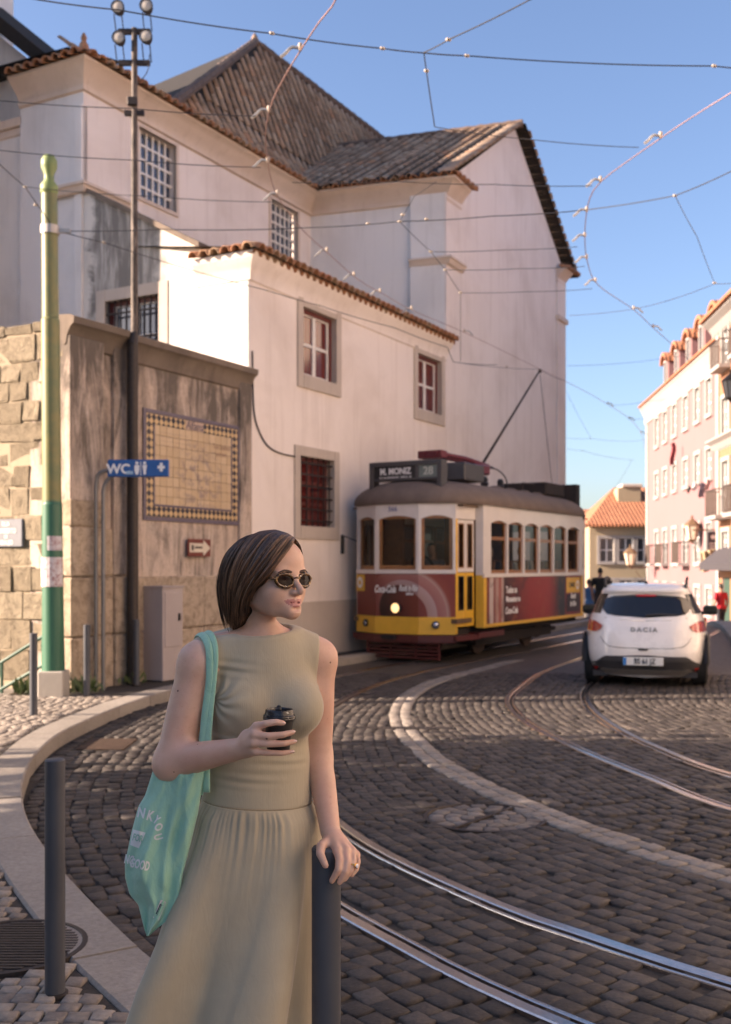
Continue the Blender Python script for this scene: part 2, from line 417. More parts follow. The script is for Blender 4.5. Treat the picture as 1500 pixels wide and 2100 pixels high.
def stone_arrays(cx, cy, z, ang, lx, ly, h=0.035, dome=0.0025, inset=0.075):
    "sett-shaped stones: bevelled, slightly domed, each one jittered"
    n = len(cx); c, s = np.cos(ang), np.sin(ang)
    base = np.array([(-1, -1), (1, -1), (1, 1), (-1, 1)], float)
    J = lambda a: RNG.normal(0, a, (n, 4, 2))
    q = base[None] * np.stack([lx, ly], 1)[:, None] / 2 * (1 + J(0.045)); low = q * 1.0; top = q * (1 - inset) + J(0.0015)
    V = np.zeros((n, 13, 3))
    def put(k, a, zz):
        V[:, k:k + 4, 0] = cx[:, None] + a[..., 0] * c[:, None] - a[..., 1] * s[:, None]
        V[:, k:k + 4, 1] = cy[:, None] + a[..., 0] * s[:, None] + a[..., 1] * c[:, None]; V[:, k:k + 4, 2] = zz
    tilt = RNG.normal(0, 0.0022, (n, 4)) + RNG.normal(0, 0.0025, n)[:, None]
    put(0, low, (z - h)[:, None] if hasattr(z, '__len__') else z - h); put(4, q, (z if not hasattr(z, '__len__') else z[:, None]) - 0.006 + tilt); put(8, top, (z if not hasattr(z, '__len__') else z[:, None]) + tilt)
    V[:, 12, 0] = cx; V[:, 12, 1] = cy; V[:, 12, 2] = z + dome * 0.6 + RNG.normal(0, 0.002, n)
    F4 = [(k, (k + 1) % 4, 4 + (k + 1) % 4, 4 + k) for k in range(4)] + [(4 + k, 4 + (k + 1) % 4, 8 + (k + 1) % 4, 8 + k) for k in range(4)]
    F3 = [(8 + k, 8 + (k + 1) % 4, 12) for k in range(4)]
    tri = []
    for f in F4: tri += [(f[0], f[1], f[2]), (f[0], f[2], f[3])]
    return V, np.array(tri + F3)
def lay_stones(kind_name, parent, cx, cy, z, ang, lx, ly, mat, max_single=300, rest_name=None, score=None, **kw):
    V, F = stone_arrays(cx, cy, z, ang, lx, ly, **kw); n = len(cx)
    dist = np.hypot(cx, cy); vis = (np.abs(cx / np.maximum(cy, .1)) < 0.36) & (cy > 3.5)
    if score is not None: vis &= score
    order = np.argsort(np.where(vis, dist, 1e3 + dist)); single = order[:max_single]; rest = order[max_single:]
    for i in single:
        o3 = V[i, 12]; me = np_mesh(kind_name, V[i] - o3, F, mat); link(kind_name, me, parent, tuple(o3))
    if len(rest):
        W = V[rest].reshape(-1, 3); G = (F[None] + (np.arange(len(rest)) * 13)[:, None, None]).reshape(-1, 3)
        o = link(rest_name or kind_name + '_field', np_mesh(kind_name + '_field', W, G, mat), parent); tag(o, kind='stuff')
def in_circle(X, Y, c, r): return (X - c[0]) ** 2 + (Y - c[1]) ** 2 < r * r
MAN_ROAD = (0.795, 7.09); DRAIN = (-2.42, 10.0)
# cobbles left of the pale line follow the near track, those right of it follow the far one
def field(path, omin, omax, along, across, mode):
    P = resample(path, 0.02); A, T = side_tab(P); L = len(P) * 0.02; out = []
    for r in range(int((omax - omin) / across)):
        o = omin + (r + .5) * across; s = RNG.uniform(0, along)
        while s < L - .05:
            i = int(s / 0.02); l = along * RNG.uniform(0.82, 1.2)
            x = A[i, 0] + T[i, 1] * o; y = A[i, 1] - T[i, 0] * o
            jx, jy = RNG.normal(0, .007, 2); out.append((x + jx, y + jy, math.atan2(T[i, 1], T[i, 0]), l, across)); s += l
    return np.array(out)
MID1 = catmull([((a.x + b.x) / 2, (a.y + b.y) / 2, 0) for a, b in zip(resample(RAILS[0], .3)[::1], [min(RAILS[1], key=lambda q: (q - p).length) for p in resample(RAILS[0], .3)])][::3], 0.1)
MID1 = [p for p in MID1 if p.y < 17.2]
F1 = field(MID1, -3.6, 2.6, 0.116, 0.106, 0)
MID2 = [p for p in RAILS[2] if p.y < 17.5]
F2 = field(MID2, -2.2, 4.6, 0.135, 0.098, 1)
def keep(Fa, left):
    X, Y = Fa[:, 0], Fa[:, 1]
    dk, nk = signed(TK, X, Y); dw, nw = signed(TW, X, Y)
    ok = (dk > 0.03) & (Y < 16.6) & (Y > 1.0) & (X < 8)
    ok &= (dw < -0.145) if left else (dw > 0.145)
    for t in TR:
        ok &= signed(t, X, Y)[1] > 0.105
    ok &= ~in_circle(X, Y, MAN_ROAD, 0.43) & ~((np.abs(X - DRAIN[0]) < 0.26) & (np.abs(Y - DRAIN[1]) < 0.36)) & ~((np.abs(X - 0.39) < 0.55) & (np.abs(Y - 10.98) < 0.1))
    return Fa[ok]
def dedupe(Fa, cell=0.075):
    seen = {}; keepi = []
    for i, (x, y) in enumerate(Fa[:, :2]):
        k = (int(x // cell), int(y // cell)); bad = False
        for dx in (-1, 0, 1):
            for dy in (-1, 0, 1):
                for j in seen.get((k[0] + dx, k[1] + dy), ()):
                    if (Fa[j, 0] - x) ** 2 + (Fa[j, 1] - y) ** 2 < 0.076 ** 2: bad = True
        if not bad: seen.setdefault(k, []).append(i); keepi.append(i)
    return Fa[keepi]
FF = np.concatenate([dedupe(keep(F1, True)), dedupe(keep(F2, False))])
lay_stones('cobble', ROAD, FF[:, 0], FF[:, 1], 0.0, FF[:, 2] + RNG.normal(0, 0.06, len(FF)), FF[:, 3] * RNG.uniform(.93, 1.0, len(FF)), FF[:, 4] * RNG.uniform(.90, 1.0, len(FF)), M_COB, 300, 'cobbles')
# pale line: two rows of limestone setts
wl = []
P = resample([p for p in WHITEP if p.y < 19], 0.02); A, T = side_tab(P)
for o in (-0.062, 0.062):
    s = 0.0
    while s < len(P) * 0.02 - .1:
        i = int(s / .02); l = RNG.uniform(0.1, 0.135); x, y = A[i, 0] + T[i, 1] * o, A[i, 1] - T[i, 0] * o
        if not (abs(x - 0.39) < 0.3 and abs(y - 10.98) < 0.1): wl.append((x, y, math.atan2(T[i, 1], T[i, 0]), l * .95, 0.117))
        s += l
wl = np.array(wl); wl = wl[np.all([signed(t, wl[:, 0], wl[:, 1])[1] > 0.08 for t in TR], axis=0)]
lay_stones('pale_cobble', ROAD, wl[:, 0], wl[:, 1], 0.002, wl[:, 2], wl[:, 3], wl[:, 4], M_WHITE, 300, 'pale_cobbles')
# iron plate that breaks the line
mb = MB(); mb.box(-0.13, 0.91, 10.9, 11.06, -0.03, 0.001, 0, 0.004)
for k in range(24): mb.box(-0.11 + k * .0425, -0.09 + k * .0425, 10.92, 11.04, 0, 0.005)
tag(mb.build('drain_channel', M_IRON), 'narrow rusty drain channel cutting across the pale cobble line', 'drain')
# stone-filled manhole in the roadway
M_MHST = m_cobble('manhole_stone', (0.15, 0.13, 0.115), (0.27, 0.24, 0.21), (0.06, 0.05, 0.045))
mh = thing('manhole_cover', 'round manhole filled with pale stones set in the dark cobbles', 'manhole', (MAN_ROAD[0], MAN_ROAD[1], 0))
mb = MB(); mb.lathe([(0.41, -0.03), (0.41, 0.001), (0.385, 0.003), (0.38, -0.012), (0, -0.012)], (MAN_ROAD[0], MAN_ROAD[1], 0), n=40); mb.build('rim', M_IRON, mh)
for rad, cnt, w in ((0.325, 18, .1), (0.215, 12, .1), (0.115, 7, .09)):
    th = np.arange(cnt) / cnt * 2 * np.pi + 0.2; keepm = np.abs(np.sin(th - 0.9)) * rad > 0.03
    V, F = stone_arrays(np.zeros(cnt), np.zeros(cnt), -0.004, th + np.pi / 2, np.full(cnt, 2 * np.pi * rad / cnt * .88), np.full(cnt, w), h=.02)
    for i in range(cnt):
        if keepm[i]: link('stone', np_mesh('stone', V[i], F, M_MHST), mh, (rad * math.cos(th[i]), rad * math.sin(th[i]), 0))
mb = MB(); mb.obox((MAN_ROAD[0], MAN_ROAD[1], -0.004), Vector((math.cos(.9), math.sin(.9), 0)) * .37, Vector((-math.sin(.9), math.cos(.9), 0)) * .012, (0, 0, .006)); mb.build('bar', M_IRON, mh)
# gully grate by the kerb
gt = thing('drain_grate', 'dark iron gully grate in the roadway beside the kerb', 'drain', (DRAIN[0], DRAIN[1], 0))
mb = MB(); mb.box(DRAIN[0] - .22, DRAIN[0] + .22, DRAIN[1] - .3, DRAIN[1] + .3, -.03, -.014); mb.build('pit', M_IRON, gt)
for k in range(9):
    mb = MB(); mb.box(DRAIN[0] - .22, DRAIN[0] + .22, DRAIN[1] - .29 + k * .068, DRAIN[1] - .255 + k * .068, -.013, 0.003, 0, .003); mb.build('bar', M_RUST, gt)

# ------------------------------------------------------------------ pavement
PZ = 0.12
PAV = tag(bpy.data.objects.new('pavement', None), kind='structure'); COL.objects.link(PAV); OFF['pavement'] = Vector()
kfr = frames(KERB); inner = [p - a * 0.29 for p, a, b in kfr]
mb = MB()
far_l = lambda p: Vector((min(-5.2, p.x - 2), p.y, 0))
wall_line = [(-9, -3), (-9, 12.4), (-4.3, 12.4), (-3.9, 12.75), (-3.6, 13.1)]
def wall_x(y):                   # left limit of the pavement at depth y: open to the left, then the foot of the walls
    if y < 12.9: return -9.0
    return -3.71 + (y - 13.2) * (0.477 / 0.879) - .02
rows = []
for p in inner:
    x0 = wall_x(p.y); rows.append([(x0 + (p.x - x0) * k / 6, p.y, PZ - 0.012) for k in range(7)])
for a, b in zip(rows, rows[1:]):
    if a[0][1] < 12.9 <= b[0][1]: continue
    mb.grid([a, b])
i0 = max(i for i, p in enumerate(inner) if p.y < 12.9)
mb.poly([(-4.0, rows[i0][0][1], PZ - .012), tuple(inner[i0])[:2] + (PZ - .012,), tuple(inner[i0 + 1])[:2] + (PZ - .012,), rows[i0 + 1][0]])
o = mb.build('pavement_bed', M_JOINT, PAV, recalc=False)
# kerb slabs, each its own stone
s0 = 0; lens = []
k = 0
while k < len(KERB) - 9:
    n = random.choice((7, 8, 8, 9)); seg = kfr[k:k + n + 1]
    if len(seg) < 3: break
    seg = [list(x) for x in seg]
    t0 = (seg[1][0] - seg[0][0]).normalized(); t1 = (seg[-1][0] - seg[-2][0]).normalized()
    seg[0][0] = seg[0][0] + t0 * .006; seg[-1][0] = seg[-1][0] - t1 * .006
    dz = random.uniform(-.004, .004); mb = MB()
    mb.sweep(seg, [(0.0, -.03), (0.0, PZ - .008 + dz), (-.012, PZ + .004 + dz), (-.27, PZ + .004 + dz), (-.282, PZ - .01 + dz), (-.282, -.03)], caps=True)
    mb.build('kerb_stone', M_KERB, PAV); k += n
# setts of the pavement
MAN_PAVE = (-1.46, 4.34)
stn = []
y = 0.9
while y < 12.7:
    size = 0.076 if y < 7 else 0.1
    x = -4.6 + random.uniform(0, .1)
    while x < 2.4:
        stn.append((x + random.uniform(-.008, .008), y + random.uniform(-.008, .008), random.uniform(-.09, .09), size * random.uniform(.84, 1.08), size * random.uniform(.84, 1.0))); x += size * random.uniform(.97, 1.12)
    y += size * 1.01
S = np.array(stn); a = 0.62
X = S[:, 0]; Y = S[:, 1]
dk, nk = signed(TK, X, Y); S = S[(dk < -0.315) & (X > np.maximum(-.36 * Y - 1.0, -4.5)) & ~in_circle(X, Y, MAN_PAVE, 0.335)]
lay_stones('sett', PAV, S[:, 0], S[:, 1], PZ + .002, S[:, 2], S[:, 3] * 1.0, S[:, 4] * 1.0, M_PAVE, 300, 'setts', h=.02, inset=.12)
mb = MB(); mb.lathe([(.32, -.02), (.32, .006), (.30, .008), (.296, .0), (0, .0)], (MAN_PAVE[0], MAN_PAVE[1], PZ), n=40)
for k in range(-9, 10):
    w = math.sqrt(max(0, .28 ** 2 - (k * .03) ** 2)); mb.box(MAN_PAVE[0] - w, MAN_PAVE[0] + w, MAN_PAVE[1] + k * .03 - .009, MAN_PAVE[1] + k * .03 + .009, PZ, PZ + .005)
tag(mb.build('manhole_cover', M_IRON), 'round ribbed iron manhole cover in the pavement by the left bollard', 'manhole')
# ================================================================== church, annex, walls on the left
E1 = Vector((0.477, 0.879, 0)).normalized(); E2 = Vector((-E1.y, E1.x, 0))
pF = Vector((-1.816, 16.70, 0)); pA0 = pF + E1 * 7.49; pC = pF + E2 * 3.46; pB = pA0 + E2 * 3.46; pA = Vector((1.80, 23.93, 0)); pD = pA + E1 * 8.45; pE = pF - E1 * 3.98
E3 = (pB - pA).normalized(); NR = Vector((E3.y, -E3.x, 0)) * -1; NR = NR if NR.dot(E1) < 0 else -NR; LRT = (pB - pA).length      # the transept stands a little askew
W_ANX = Wall(pF, E1, -E2)        # annex street front
W_END = Wall(pF, E2, -E1)        # annex end wall, facing the camera
W_NAVE = Wall(pC, E1, -E2)       # nave side wall above the annex roof
W_RET = Wall(pA, E3, NR)        # transept return wall
W_GAB = Wall(pA, E1, -E2)        # transept gable front
W_LEFT = Wall(pC, E2, -E1)
W_STONE = Wall(pE, E2, -E1)      # rough ashlar wall at the far left
W_RTN = Wall(pE, E1, -E2)        # retaining wall with the tile panel
EAVE = 10.3
def m_plaster(name, base, dirt, amount=0.5, streak=0.5, patch=None):
    n = NT(name); p = n.pos(); big = n.noise(p, 0.55, 5, 0.6, 0.4)
    st = n.noise(n.mapping(p, (2.6, 2.6, 0.16)), 2.2, 5, 0.65); fine = n.noise(p, 26, 6, 0.7)
    c = n.mix(n.math('MULTIPLY', n.ramp(big, [(0.45, (0, 0, 0)), (0.75, (1, 1, 1))]), amount), base, dirt)
    c = n.mix(n.math('MULTIPLY', n.ramp(st, [(0.52, (0, 0, 0)), (0.72, (1, 1, 1))]), streak), c, dirt)
    c = n.mix(n.math('MULTIPLY', fine, 0.12), c, dirt)
    if patch: c = n.mix(n.ramp(n.noise(p, 1.1, 6, 0.7, 0.8), [(0.56, (0, 0, 0)), (0.63, (1, 1, 1))]), c, patch)
    n.color(c); n.set(Roughness=0.9); n.bump(n.math('ADD', fine, n.math('MULTIPLY', big, 3)), 0.22, 0.02); return n.m
def m_runoff(name, base, dirt, *a):
    "render with black run-off streaks below the coping and pale flaked patches"
    n = NT(name); p = n.pos(); sp = n.n('ShaderNodeSeparateXYZ'); n.l(p, sp.inputs[0]); st = n.noise(n.mapping(p, (2.6, 2.6, .45)), 1.6, 7, .72, 1.0); big = n.noise(p, 1.1, 5, .65, .6); fine = n.noise(p, 24, 6, .75)
    top = n.ramp(n.math('MULTIPLY', sp.outputs['Z'], .2), [(.25, (.15, .15, .15)), (.62, (.35, .35, .35)), (.90, (1, 1, 1))])
    k = n.math('ADD', n.math('MULTIPLY', st, .62), n.math('MULTIPLY', big, .38)); lim = n.math('ADD', k, n.math('MULTIPLY', top, .17))
    c = n.mix(n.ramp(big, [(.42, (0, 0, 0)), (.62, (1, 1, 1))]), base, (.60, .49, .41)); c = n.mix(n.math('MULTIPLY', n.ramp(lim, [(.50, (0, 0, 0)), (.66, (1, 1, 1))]), .9), c, dirt); c = n.mix(n.math('MULTIPLY', n.ramp(fine, [(.5, (0, 0, 0)), (.72, (1, 1, 1))]), .4), c, dirt)
    n.color(c); n.set(Roughness=.92); n.bump(n.math('ADD', fine, n.math('MULTIPLY', big, 3)), .4, .025); return n.m
M_PINK = m_plaster('rose_limewash', (0.82, 0.73, 0.665), (0.52, 0.42, 0.35), 0.5, 0.35)
M_WPL = m_plaster('white_limewash', (0.78, 0.745, 0.71), (0.42, 0.385, 0.35), 0.4, 0.3)
M_STAIN = m_plaster('stained_limewash', (0.74, 0.69, 0.62), (0.17, 0.15, 0.13), 0.85, 0.85)
M_TRIM = m_plaster('cornice_stucco', (0.68, 0.56, 0.465), (0.42, 0.32, 0.24), 0.5, 0.3)
M_SURR = m_plaster('window_stone', (0.52, 0.44, 0.37), (0.33, 0.27, 0.23), 0.5, 0.3)
M_RTN = m_runoff('stained_render', (0.54, 0.425, 0.34), (0.085, 0.068, 0.054), 0.75, 1.0, (0.60, 0.50, 0.42))
def m_block(name, c1, c2, dirt):
    n = NT(name); p = n.pos(); r = n.rnd(); b = n.mix(r, c1, c2); nz = n.noise(p, 7, 8, 0.75, 0.5); f = n.noise(p, 34, 7, 0.8)
    c = n.mix(n.ramp(nz, [(0.46, (0, 0, 0)), (0.72, (1, 1, 1))]), b, dirt); c = n.mix(n.math('MULTIPLY', n.ramp(f, [(0.52, (0, 0, 0)), (0.7, (1, 1, 1))]), .5), c, dirt)
    n.color(c); n.set(Roughness=0.92); n.bump(n.math('ADD', n.math('MULTIPLY', nz, 2.2), f), 0.75, 0.035); return n.m
M_ASHLAR = m_block('rough_ashlar', (0.22, 0.175, 0.115), (0.33, 0.27, 0.185), (0.09, 0.066, 0.04))
M_MORTAR = m_plaster('lime_mortar', (0.36, 0.29, 0.20), (0.2, 0.145, 0.09), 0.6, 0.2)
M_BASE = m_block('plinth_stone', (0.50, 0.385, 0.27), (0.60, 0.48, 0.36), (0.2, 0.14, 0.09))
M_DARKSTONE = m_plaster('weathered_coping', (0.20, 0.155, 0.12), (0.06, 0.046, 0.036), 0.8, 0.4)
def m_tile():
    n = NT('roof_tile'); r = n.rnd(); p = n.pos(); nz = n.noise(p, 4, 4, 0.6)
    c = n.ramp(r, [(0.0, (0.26, 0.175, 0.12)), (0.4, (0.33, 0.23, 0.16)), (0.85, (0.42, 0.32, 0.235)), (1.0, (0.40, 0.22, 0.13))])
    c = n.mix(n.ramp(nz, [(0.5, (0, 0, 0)), (0.8, (.8, .8, .8))]), c, (0.085, 0.068, 0.055)); n.color(c); n.set(Roughness=0.9); n.bump(nz, .5, .02); return n.m
def m_eavetile():
    n = NT('eave_tile_terracotta'); r = n.rnd(); p = n.pos(); nz = n.noise(p, 12, 6, 0.75)
    c = n.ramp(r, [(0.0, (0.36, 0.15, 0.075)), (0.6, (0.43, 0.20, 0.10)), (1.0, (0.40, 0.27, 0.17))])
    c = n.mix(n.ramp(nz, [(0.45, (0, 0, 0)), (0.7, (1, 1, 1))]), c, (0.12, 0.08, 0.055)); n.color(c); n.set(Roughness=0.9); return n.m
M_TILE = m_tile(); M_ETILE = m_eavetile()
M_TILEBED = simple('tile_channel', (0.016, 0.013, 0.011), 0.95, 0, 0.4, 8)
M_RIDGE = simple('ridge_mortar', (0.13, 0.09, 0.07), 0.95, 0, 0.35, 8)
M_MAROON = simple('maroon_joinery', (0.13, 0.025, 0.02), 0.5, 0, 0.2)
M_WJOIN = simple('white_joinery', (0.70, 0.66, 0.6), 0.5, 0, 0.08)
M_PANE_R = glass_dark('curtained_pane', (0.12, 0.02, 0.018), 0.08)
M_PANE_B = glass_dark('sky_pane', (0.05, 0.06, 0.085), 0.08)
M_BARS = simple('window_iron', (0.03, 0.022, 0.02), 0.6, 0.4)

def holed(mb, W, a0, a1, z0, z1, holes, depth=0.18, m=0, mr=0, ztop=None):
    "wall face with rectangular openings and their reveals"
    A = sorted({a0, a1, *[h[0] for h in holes], *[h[1] for h in holes]}); Z = sorted({z0, z1, *[h[2] for h in holes], *[h[3] for h in holes]})
    for i in range(len(A) - 1):
        for j in range(len(Z) - 1):
            ca, cz = (A[i] + A[i + 1]) / 2, (Z[j] + Z[j + 1]) / 2
            if any(h[0] < ca < h[1] and h[2] < cz < h[3] for h in holes): continue
            W.rect(mb, A[i], A[i + 1], Z[j], Z[j + 1], 0, m)
    for (b0, b1, y0, y1) in holes:
        for (s, t) in (((b0, y0), (b1, y0)), ((b1, y0), (b1, y1)), ((b1, y1), (b0, y1)), ((b0, y1), (b0, y0))):
            mb.quad(W.P(s[0], s[1], 0), W.P(t[0], t[1], 0), W.P(t[0], t[1], -depth), W.P(s[0], s[1], -depth), mr)
def px_rect(W, u0, v0, u1, v1):
    "opening measured by its left-top and right-bottom image corners"
    a0, z1 = W.hit(u0, v0); a1, z0 = W.hit(u1, v1)
    a0, a1 = min(a0, a1), max(a0, a1); return a0, a1, z0, z1
def arc_tile(r0=0.082, r1=0.070, L=0.40, t=0.014, seg=5):
    V = []
    for (y, r, lift) in ((0, r0, 0.0), (L, r1, -0.012)):
        for rr in (r, r - t):
            for k in range(seg + 1):
                th = math.pi * k / seg; V.append((-rr * math.cos(th), y, rr * math.sin(th) + lift))
    n = seg + 1; F = []
    for k in range(seg):
        F += [(k, k + 1, 2 * n + k + 1, 2 * n + k), (n + k + 1, n + k, 3 * n + k, 3 * n + k + 1), (k + 1, k, n + k, n + k + 1)]
    tri = []
    for f in F: tri += [(f[0], f[1], f[2]), (f[0], f[2], f[3])]
    return np.array(V), np.array(tri)
TV, TF = arc_tile()
TILE_MESHES = []
for _k in range(4):
    _v = TV.copy(); _v[:, 0] *= RNG.uniform(.95, 1.05); _v += RNG.normal(0, .002, _v.shape); TILE_MESHES.append(np_mesh('tile', _v, TF, M_TILE))
ETILE_MESH = np_mesh('eave_tile', *arc_tile(0.10, 0.085, 0.34, 0.02, 6), M_ETILE)
def lay_tiles(parent, fr, singles, name='tile', rest='tiles'):
    "fr: list of (pos, across, upslope, normal); the ones that show largest become parts, the others one mass"
    off = OFF.get(parent.name, Vector())
    order = sorted(range(len(fr)), key=lambda i: (fr[i][0]).length)
    for i in order[:singles]:
        p, a, u, nn = fr[i]; Mx = Matrix((a, u, nn)).transposed().to_4x4(); o = link(name, random.choice(TILE_MESHES), parent); Mx.translation = p - off; o.matrix_local = Mx
    left = order[singles:]
    if left:
        Vs, Fs = [], []
        for k, i in enumerate(left):
            p, a, u, nn = fr[i]; B = np.array([tuple(a), tuple(u), tuple(nn)]); Vs.append(TV @ B + np.array(tuple(p - off))); Fs.append(TF + k * len(TV))
        tag(link(rest, np_mesh(rest, np.concatenate(Vs), np.concatenate(Fs), M_TILE), parent), kind='stuff')
def eave_row(parent, p0, p1, out, pitch=0.215, lift=0.0, slope=0.35, name='eave_tile', skip=0):
    d = (p1 - p0); n = int(d.length / pitch); d = d / n; u = (-out + Vector((0, 0, slope))).normalized(); a = d.normalized(); nn = a.cross(u)
    if nn.z < 0: a = -a; nn = -nn
    off = OFF.get(parent.name, Vector())
    for k in range(n):
        o = link(name, ETILE_MESH, parent); Mx = Matrix((a, u, nn)).transposed().to_4x4(); Mx.translation = p0 + d * (k + .5) + Vector((0, 0, lift + random.uniform(-.008, .008))) - off; o.matrix_local = Mx
CORN0 = [(0.0, -0.75), (0.05, -0.72), (0.06, -0.62), (0.03, -0.6), (0.05, -0.50), (0.12, -0.36), (0.20, -0.22), (0.26, -0.12), (0.30, -0.08), (0.30, -0.01), (0.0, 0.0)]
CORN = [(x, y * .62) for x, y in CORN0]
def cornice(mb, pts, outs, z, prof=CORN, m=0, scale=1.0):
    "moulding run along corner points; outs: outward offset vector at each point (mitred)"
    mb.sweep([(p + Vector((0, 0, z)), o, Vector((0, 0, 1))) for p, o in zip(pts, outs)], [(x * scale, y * scale) for x, y in prof], m, caps=True)

# ------------------------------------------------------------------ the church
CH = thing('church', 'large pale rose church with steep tiled roofs and a tall gable behind the tram', 'church', tuple(pC))
win1 = px_rect(W_NAVE, 283, 268, 360, 437); win1 = (win1[0], win1[1], W_NAVE.hit(360, 437)[1], W_NAVE.hit(360, 300)[1])
win2 = px_rect(W_NAVE, 555, 412, 610, 530); win2 = (win2[0], win2[1], win1[2], win1[3])
mb = MB(); holed(mb, W_NAVE, 0, (pB - pC).length, 0, EAVE, [win1, win2], 0.22); mb.build('nave_wall', M_PINK, CH)
mb = MB(); W_RET.rect(mb, 0, LRT, 0, EAVE, 0)
W_RET.box(mb, 0.0, 0.80, 0, EAVE - .05, 0, .09); mb.build('return_wall', M_WPL, CH)
mb = MB(); Lg = (pD - pA).length; APX = 13.05; half = 4.4
mb.poly([W_GAB.P(0, 0), W_GAB.P(Lg, 0), W_GAB.P(Lg, EAVE), W_GAB.P(half, APX), W_GAB.P(0, EAVE)])
W_GAB.box(mb, -.09, .78, 0, EAVE - .05, -.3, .05); W_GAB.box(mb, Lg - .7, Lg + .04, 0, EAVE - .3, -.3, .05)
mb.quad(pD, pD + E3 * 6, pD + E3 * 6 + Vector((0, 0, EAVE)), pD + Vector((0, 0, EAVE)))
mb.build('gable_wall', M_PINK, CH)
mb = MB(); W_LEFT.rect(mb, 0, 1.5, 0, EAVE, 0); W_LEFT.box(mb, 0, .16, 0, EAVE - .7, -.1, .05)
mb.build('west_wall', M_WPL, CH)
# bigger volume further left, its verge climbing to the left
W_BIG = Wall(pC + E1 * 0.5 + E2 * 1.5, E2, -E1)
mb = MB(); mb.poly([W_BIG.P(-1.5, 0), W_BIG.P(6, 0), W_BIG.P(6, 15.6), W_BIG.P(-.75, 10.15)]); W_BIG.box(mb, 0.0, 1.1, 0, 9.55, .0, .42); mb.build('front_wall', M_WPL, CH)
mb = MB(); W_BIG.box(mb, -.05, 1.25, 9.55, 9.72, -.05, .5, 0, .02); W_BIG.box(mb, .02, 1.15, 9.40, 9.55, -.05, .45, 0, .02); mb.build('pier_cap', M_TRIM, CH)
vr = MB(); p0, p1 = W_BIG.P(-1.1, 9.95, .25), W_BIG.P(6, 15.75, .25)
vr.prism([p0, p1, p1 + Vector((0, 0, .34)), p0 + Vector((0, 0, .3))], E1 * 1.2); vr.build('verge', M_TILEBED, CH)
tp = MB(); a = W_BIG.hit(14, 30)
for (z0, z1, o1, w) in ((13.45, 14.9, .3, 1.2), (14.02, 14.22, .52, 1.42)): W_BIG.box(tp, 1.85, 1.85 + w, z0 - .6, z1 - .6, -.6, o1, 0, .02)
tp.build('pinnacle', M_TRIM, CH)
# cornices
cn = MB()
o1, o2 = -E2, -E1
cornice(cn, [pC + E2 * 1.5, pC, pB, pA, pA + E1 * .78], [o2, o1 + o2, o1 + NR, o1 + NR, o1], EAVE)
cn.build('cornice', M_TRIM, CH, smooth=True)
cn = MB(); cornice(cn, [pD - E1 * .7, pD + E1 * .05], [o1, o1], EAVE - .05, scale=.9); cn.build('cornice', M_TRIM, CH, smooth=True)
LEDGE = [(0.0, -.14), (.05, -.12), (.09, -.03), (.12, -.02), (.12, .03), (0, .05)]
for pts, outs, z in (([pA + E3 * .82, pA, pA + E1 * .8], [NR, o1 + NR, o1], 8.55), ([pC + E2 * .8, pC, pC + E1 * 1.15], [o2, o1 + o2, o1], 8.2)):
    cn = MB(); cornice(cn, [p + o * .06 for p, o in zip(pts, outs)], outs, z, LEDGE); cn.build('ledge', M_TRIM, CH)
cn = MB(); W_GAB.box(cn, Lg - .75, Lg + .1, 8.75, 8.9, -.1, .12, 0, .02); cn.build('ledge', M_TRIM, CH)
# barred lattice windows of the nave
for (b0, b1, y0, y1), nc, nr in ((win1, 6, 5), (win2, 6, 6)):
    fr = MB()
    W_NAVE.box(fr, b0 - .07, b0, y0 - .07, y1 + .07, -.05, .035); W_NAVE.box(fr, b1, b1 + .07, y0 - .07, y1 + .07, -.05, .035); W_NAVE.box(fr, b0, b1, y1, y1 + .07, -.05, .033); W_NAVE.box(fr, b0, b1, y0 - .07, y0, -.05, .033)
    for k in range(1, nc): x = b0 + (b1 - b0) * k / nc; W_NAVE.box(fr, x - .022, x + .022, y0, y1, -.17, -.10, 1)
    for k in range(1, nr): z = y0 + (y1 - y0) * k / nr; W_NAVE.box(fr, b0, b1, z - .022, z + .022, -.168, -.098, 1)
    wn = fr.build('window', [M_TRIM, M_WJOIN], CH)
    cw, chh = (b1 - b0) / nc, (y1 - y0) / nr
    pm = MB(); W0 = Wall((0, 0), E1, -E2); W0.rect(pm, -cw / 2 + .015, cw / 2 - .015, -chh / 2 + .015, chh / 2 - .015, 0); pme = pm.mesh('pane', M_PANE_B, recalc=False)
    for i in range(nc):
        for j in range(nr):
            o = link('pane', pme, wn, tuple(W_NAVE.P(b0 + cw * (i + .5), y0 + chh * (j + .5), -.13 + random.uniform(-.004, .004)) - OFF[CH.name]), (random.uniform(-.02, .02), 0, random.uniform(-.02, .02)))
# roofs
roof = MB()
mL, mT, qT, zT, mR = 2.75, 8.46, 2.24, 14.85, 18.0
PROF = [(-0.42, 10.30), (0.15, 10.52), (0.55, 10.85), (0.95, 11.5), (1.5, 12.95), (qT, zT)]
def nave_pt(m, k):
    "k in 0..1 along the roof profile"
    t = k * (len(PROF) - 1); i = min(len(PROF) - 2, int(t)); f = t - i; q = PROF[i][0] * (1 - f) + PROF[i + 1][0] * f; z = PROF[i][1] * (1 - f) + PROF[i + 1][1] * f
    return pC + E1 * m + E2 * q + Vector((0, 0, z))
def hip_m(z): return mL + (mT - mL) * max(0, (z - 10.75) / (zT - 10.75))
rows = []
for k in range(11):
    z = nave_pt(0, k / 10).z; m0 = hip_m(z) if z > 10.8 else 0.0; rows.append([nave_pt(m0 + (mR - m0) * j / 8, k / 10) for j in range(9)])
roof.grid(rows)
Tp = nave_pt(mT, 1.0)
roof.poly([nave_pt(mL, .3), Tp, pC + E1 * mL + E2 * 2 * qT + Vector((0, 0, 10.75))])
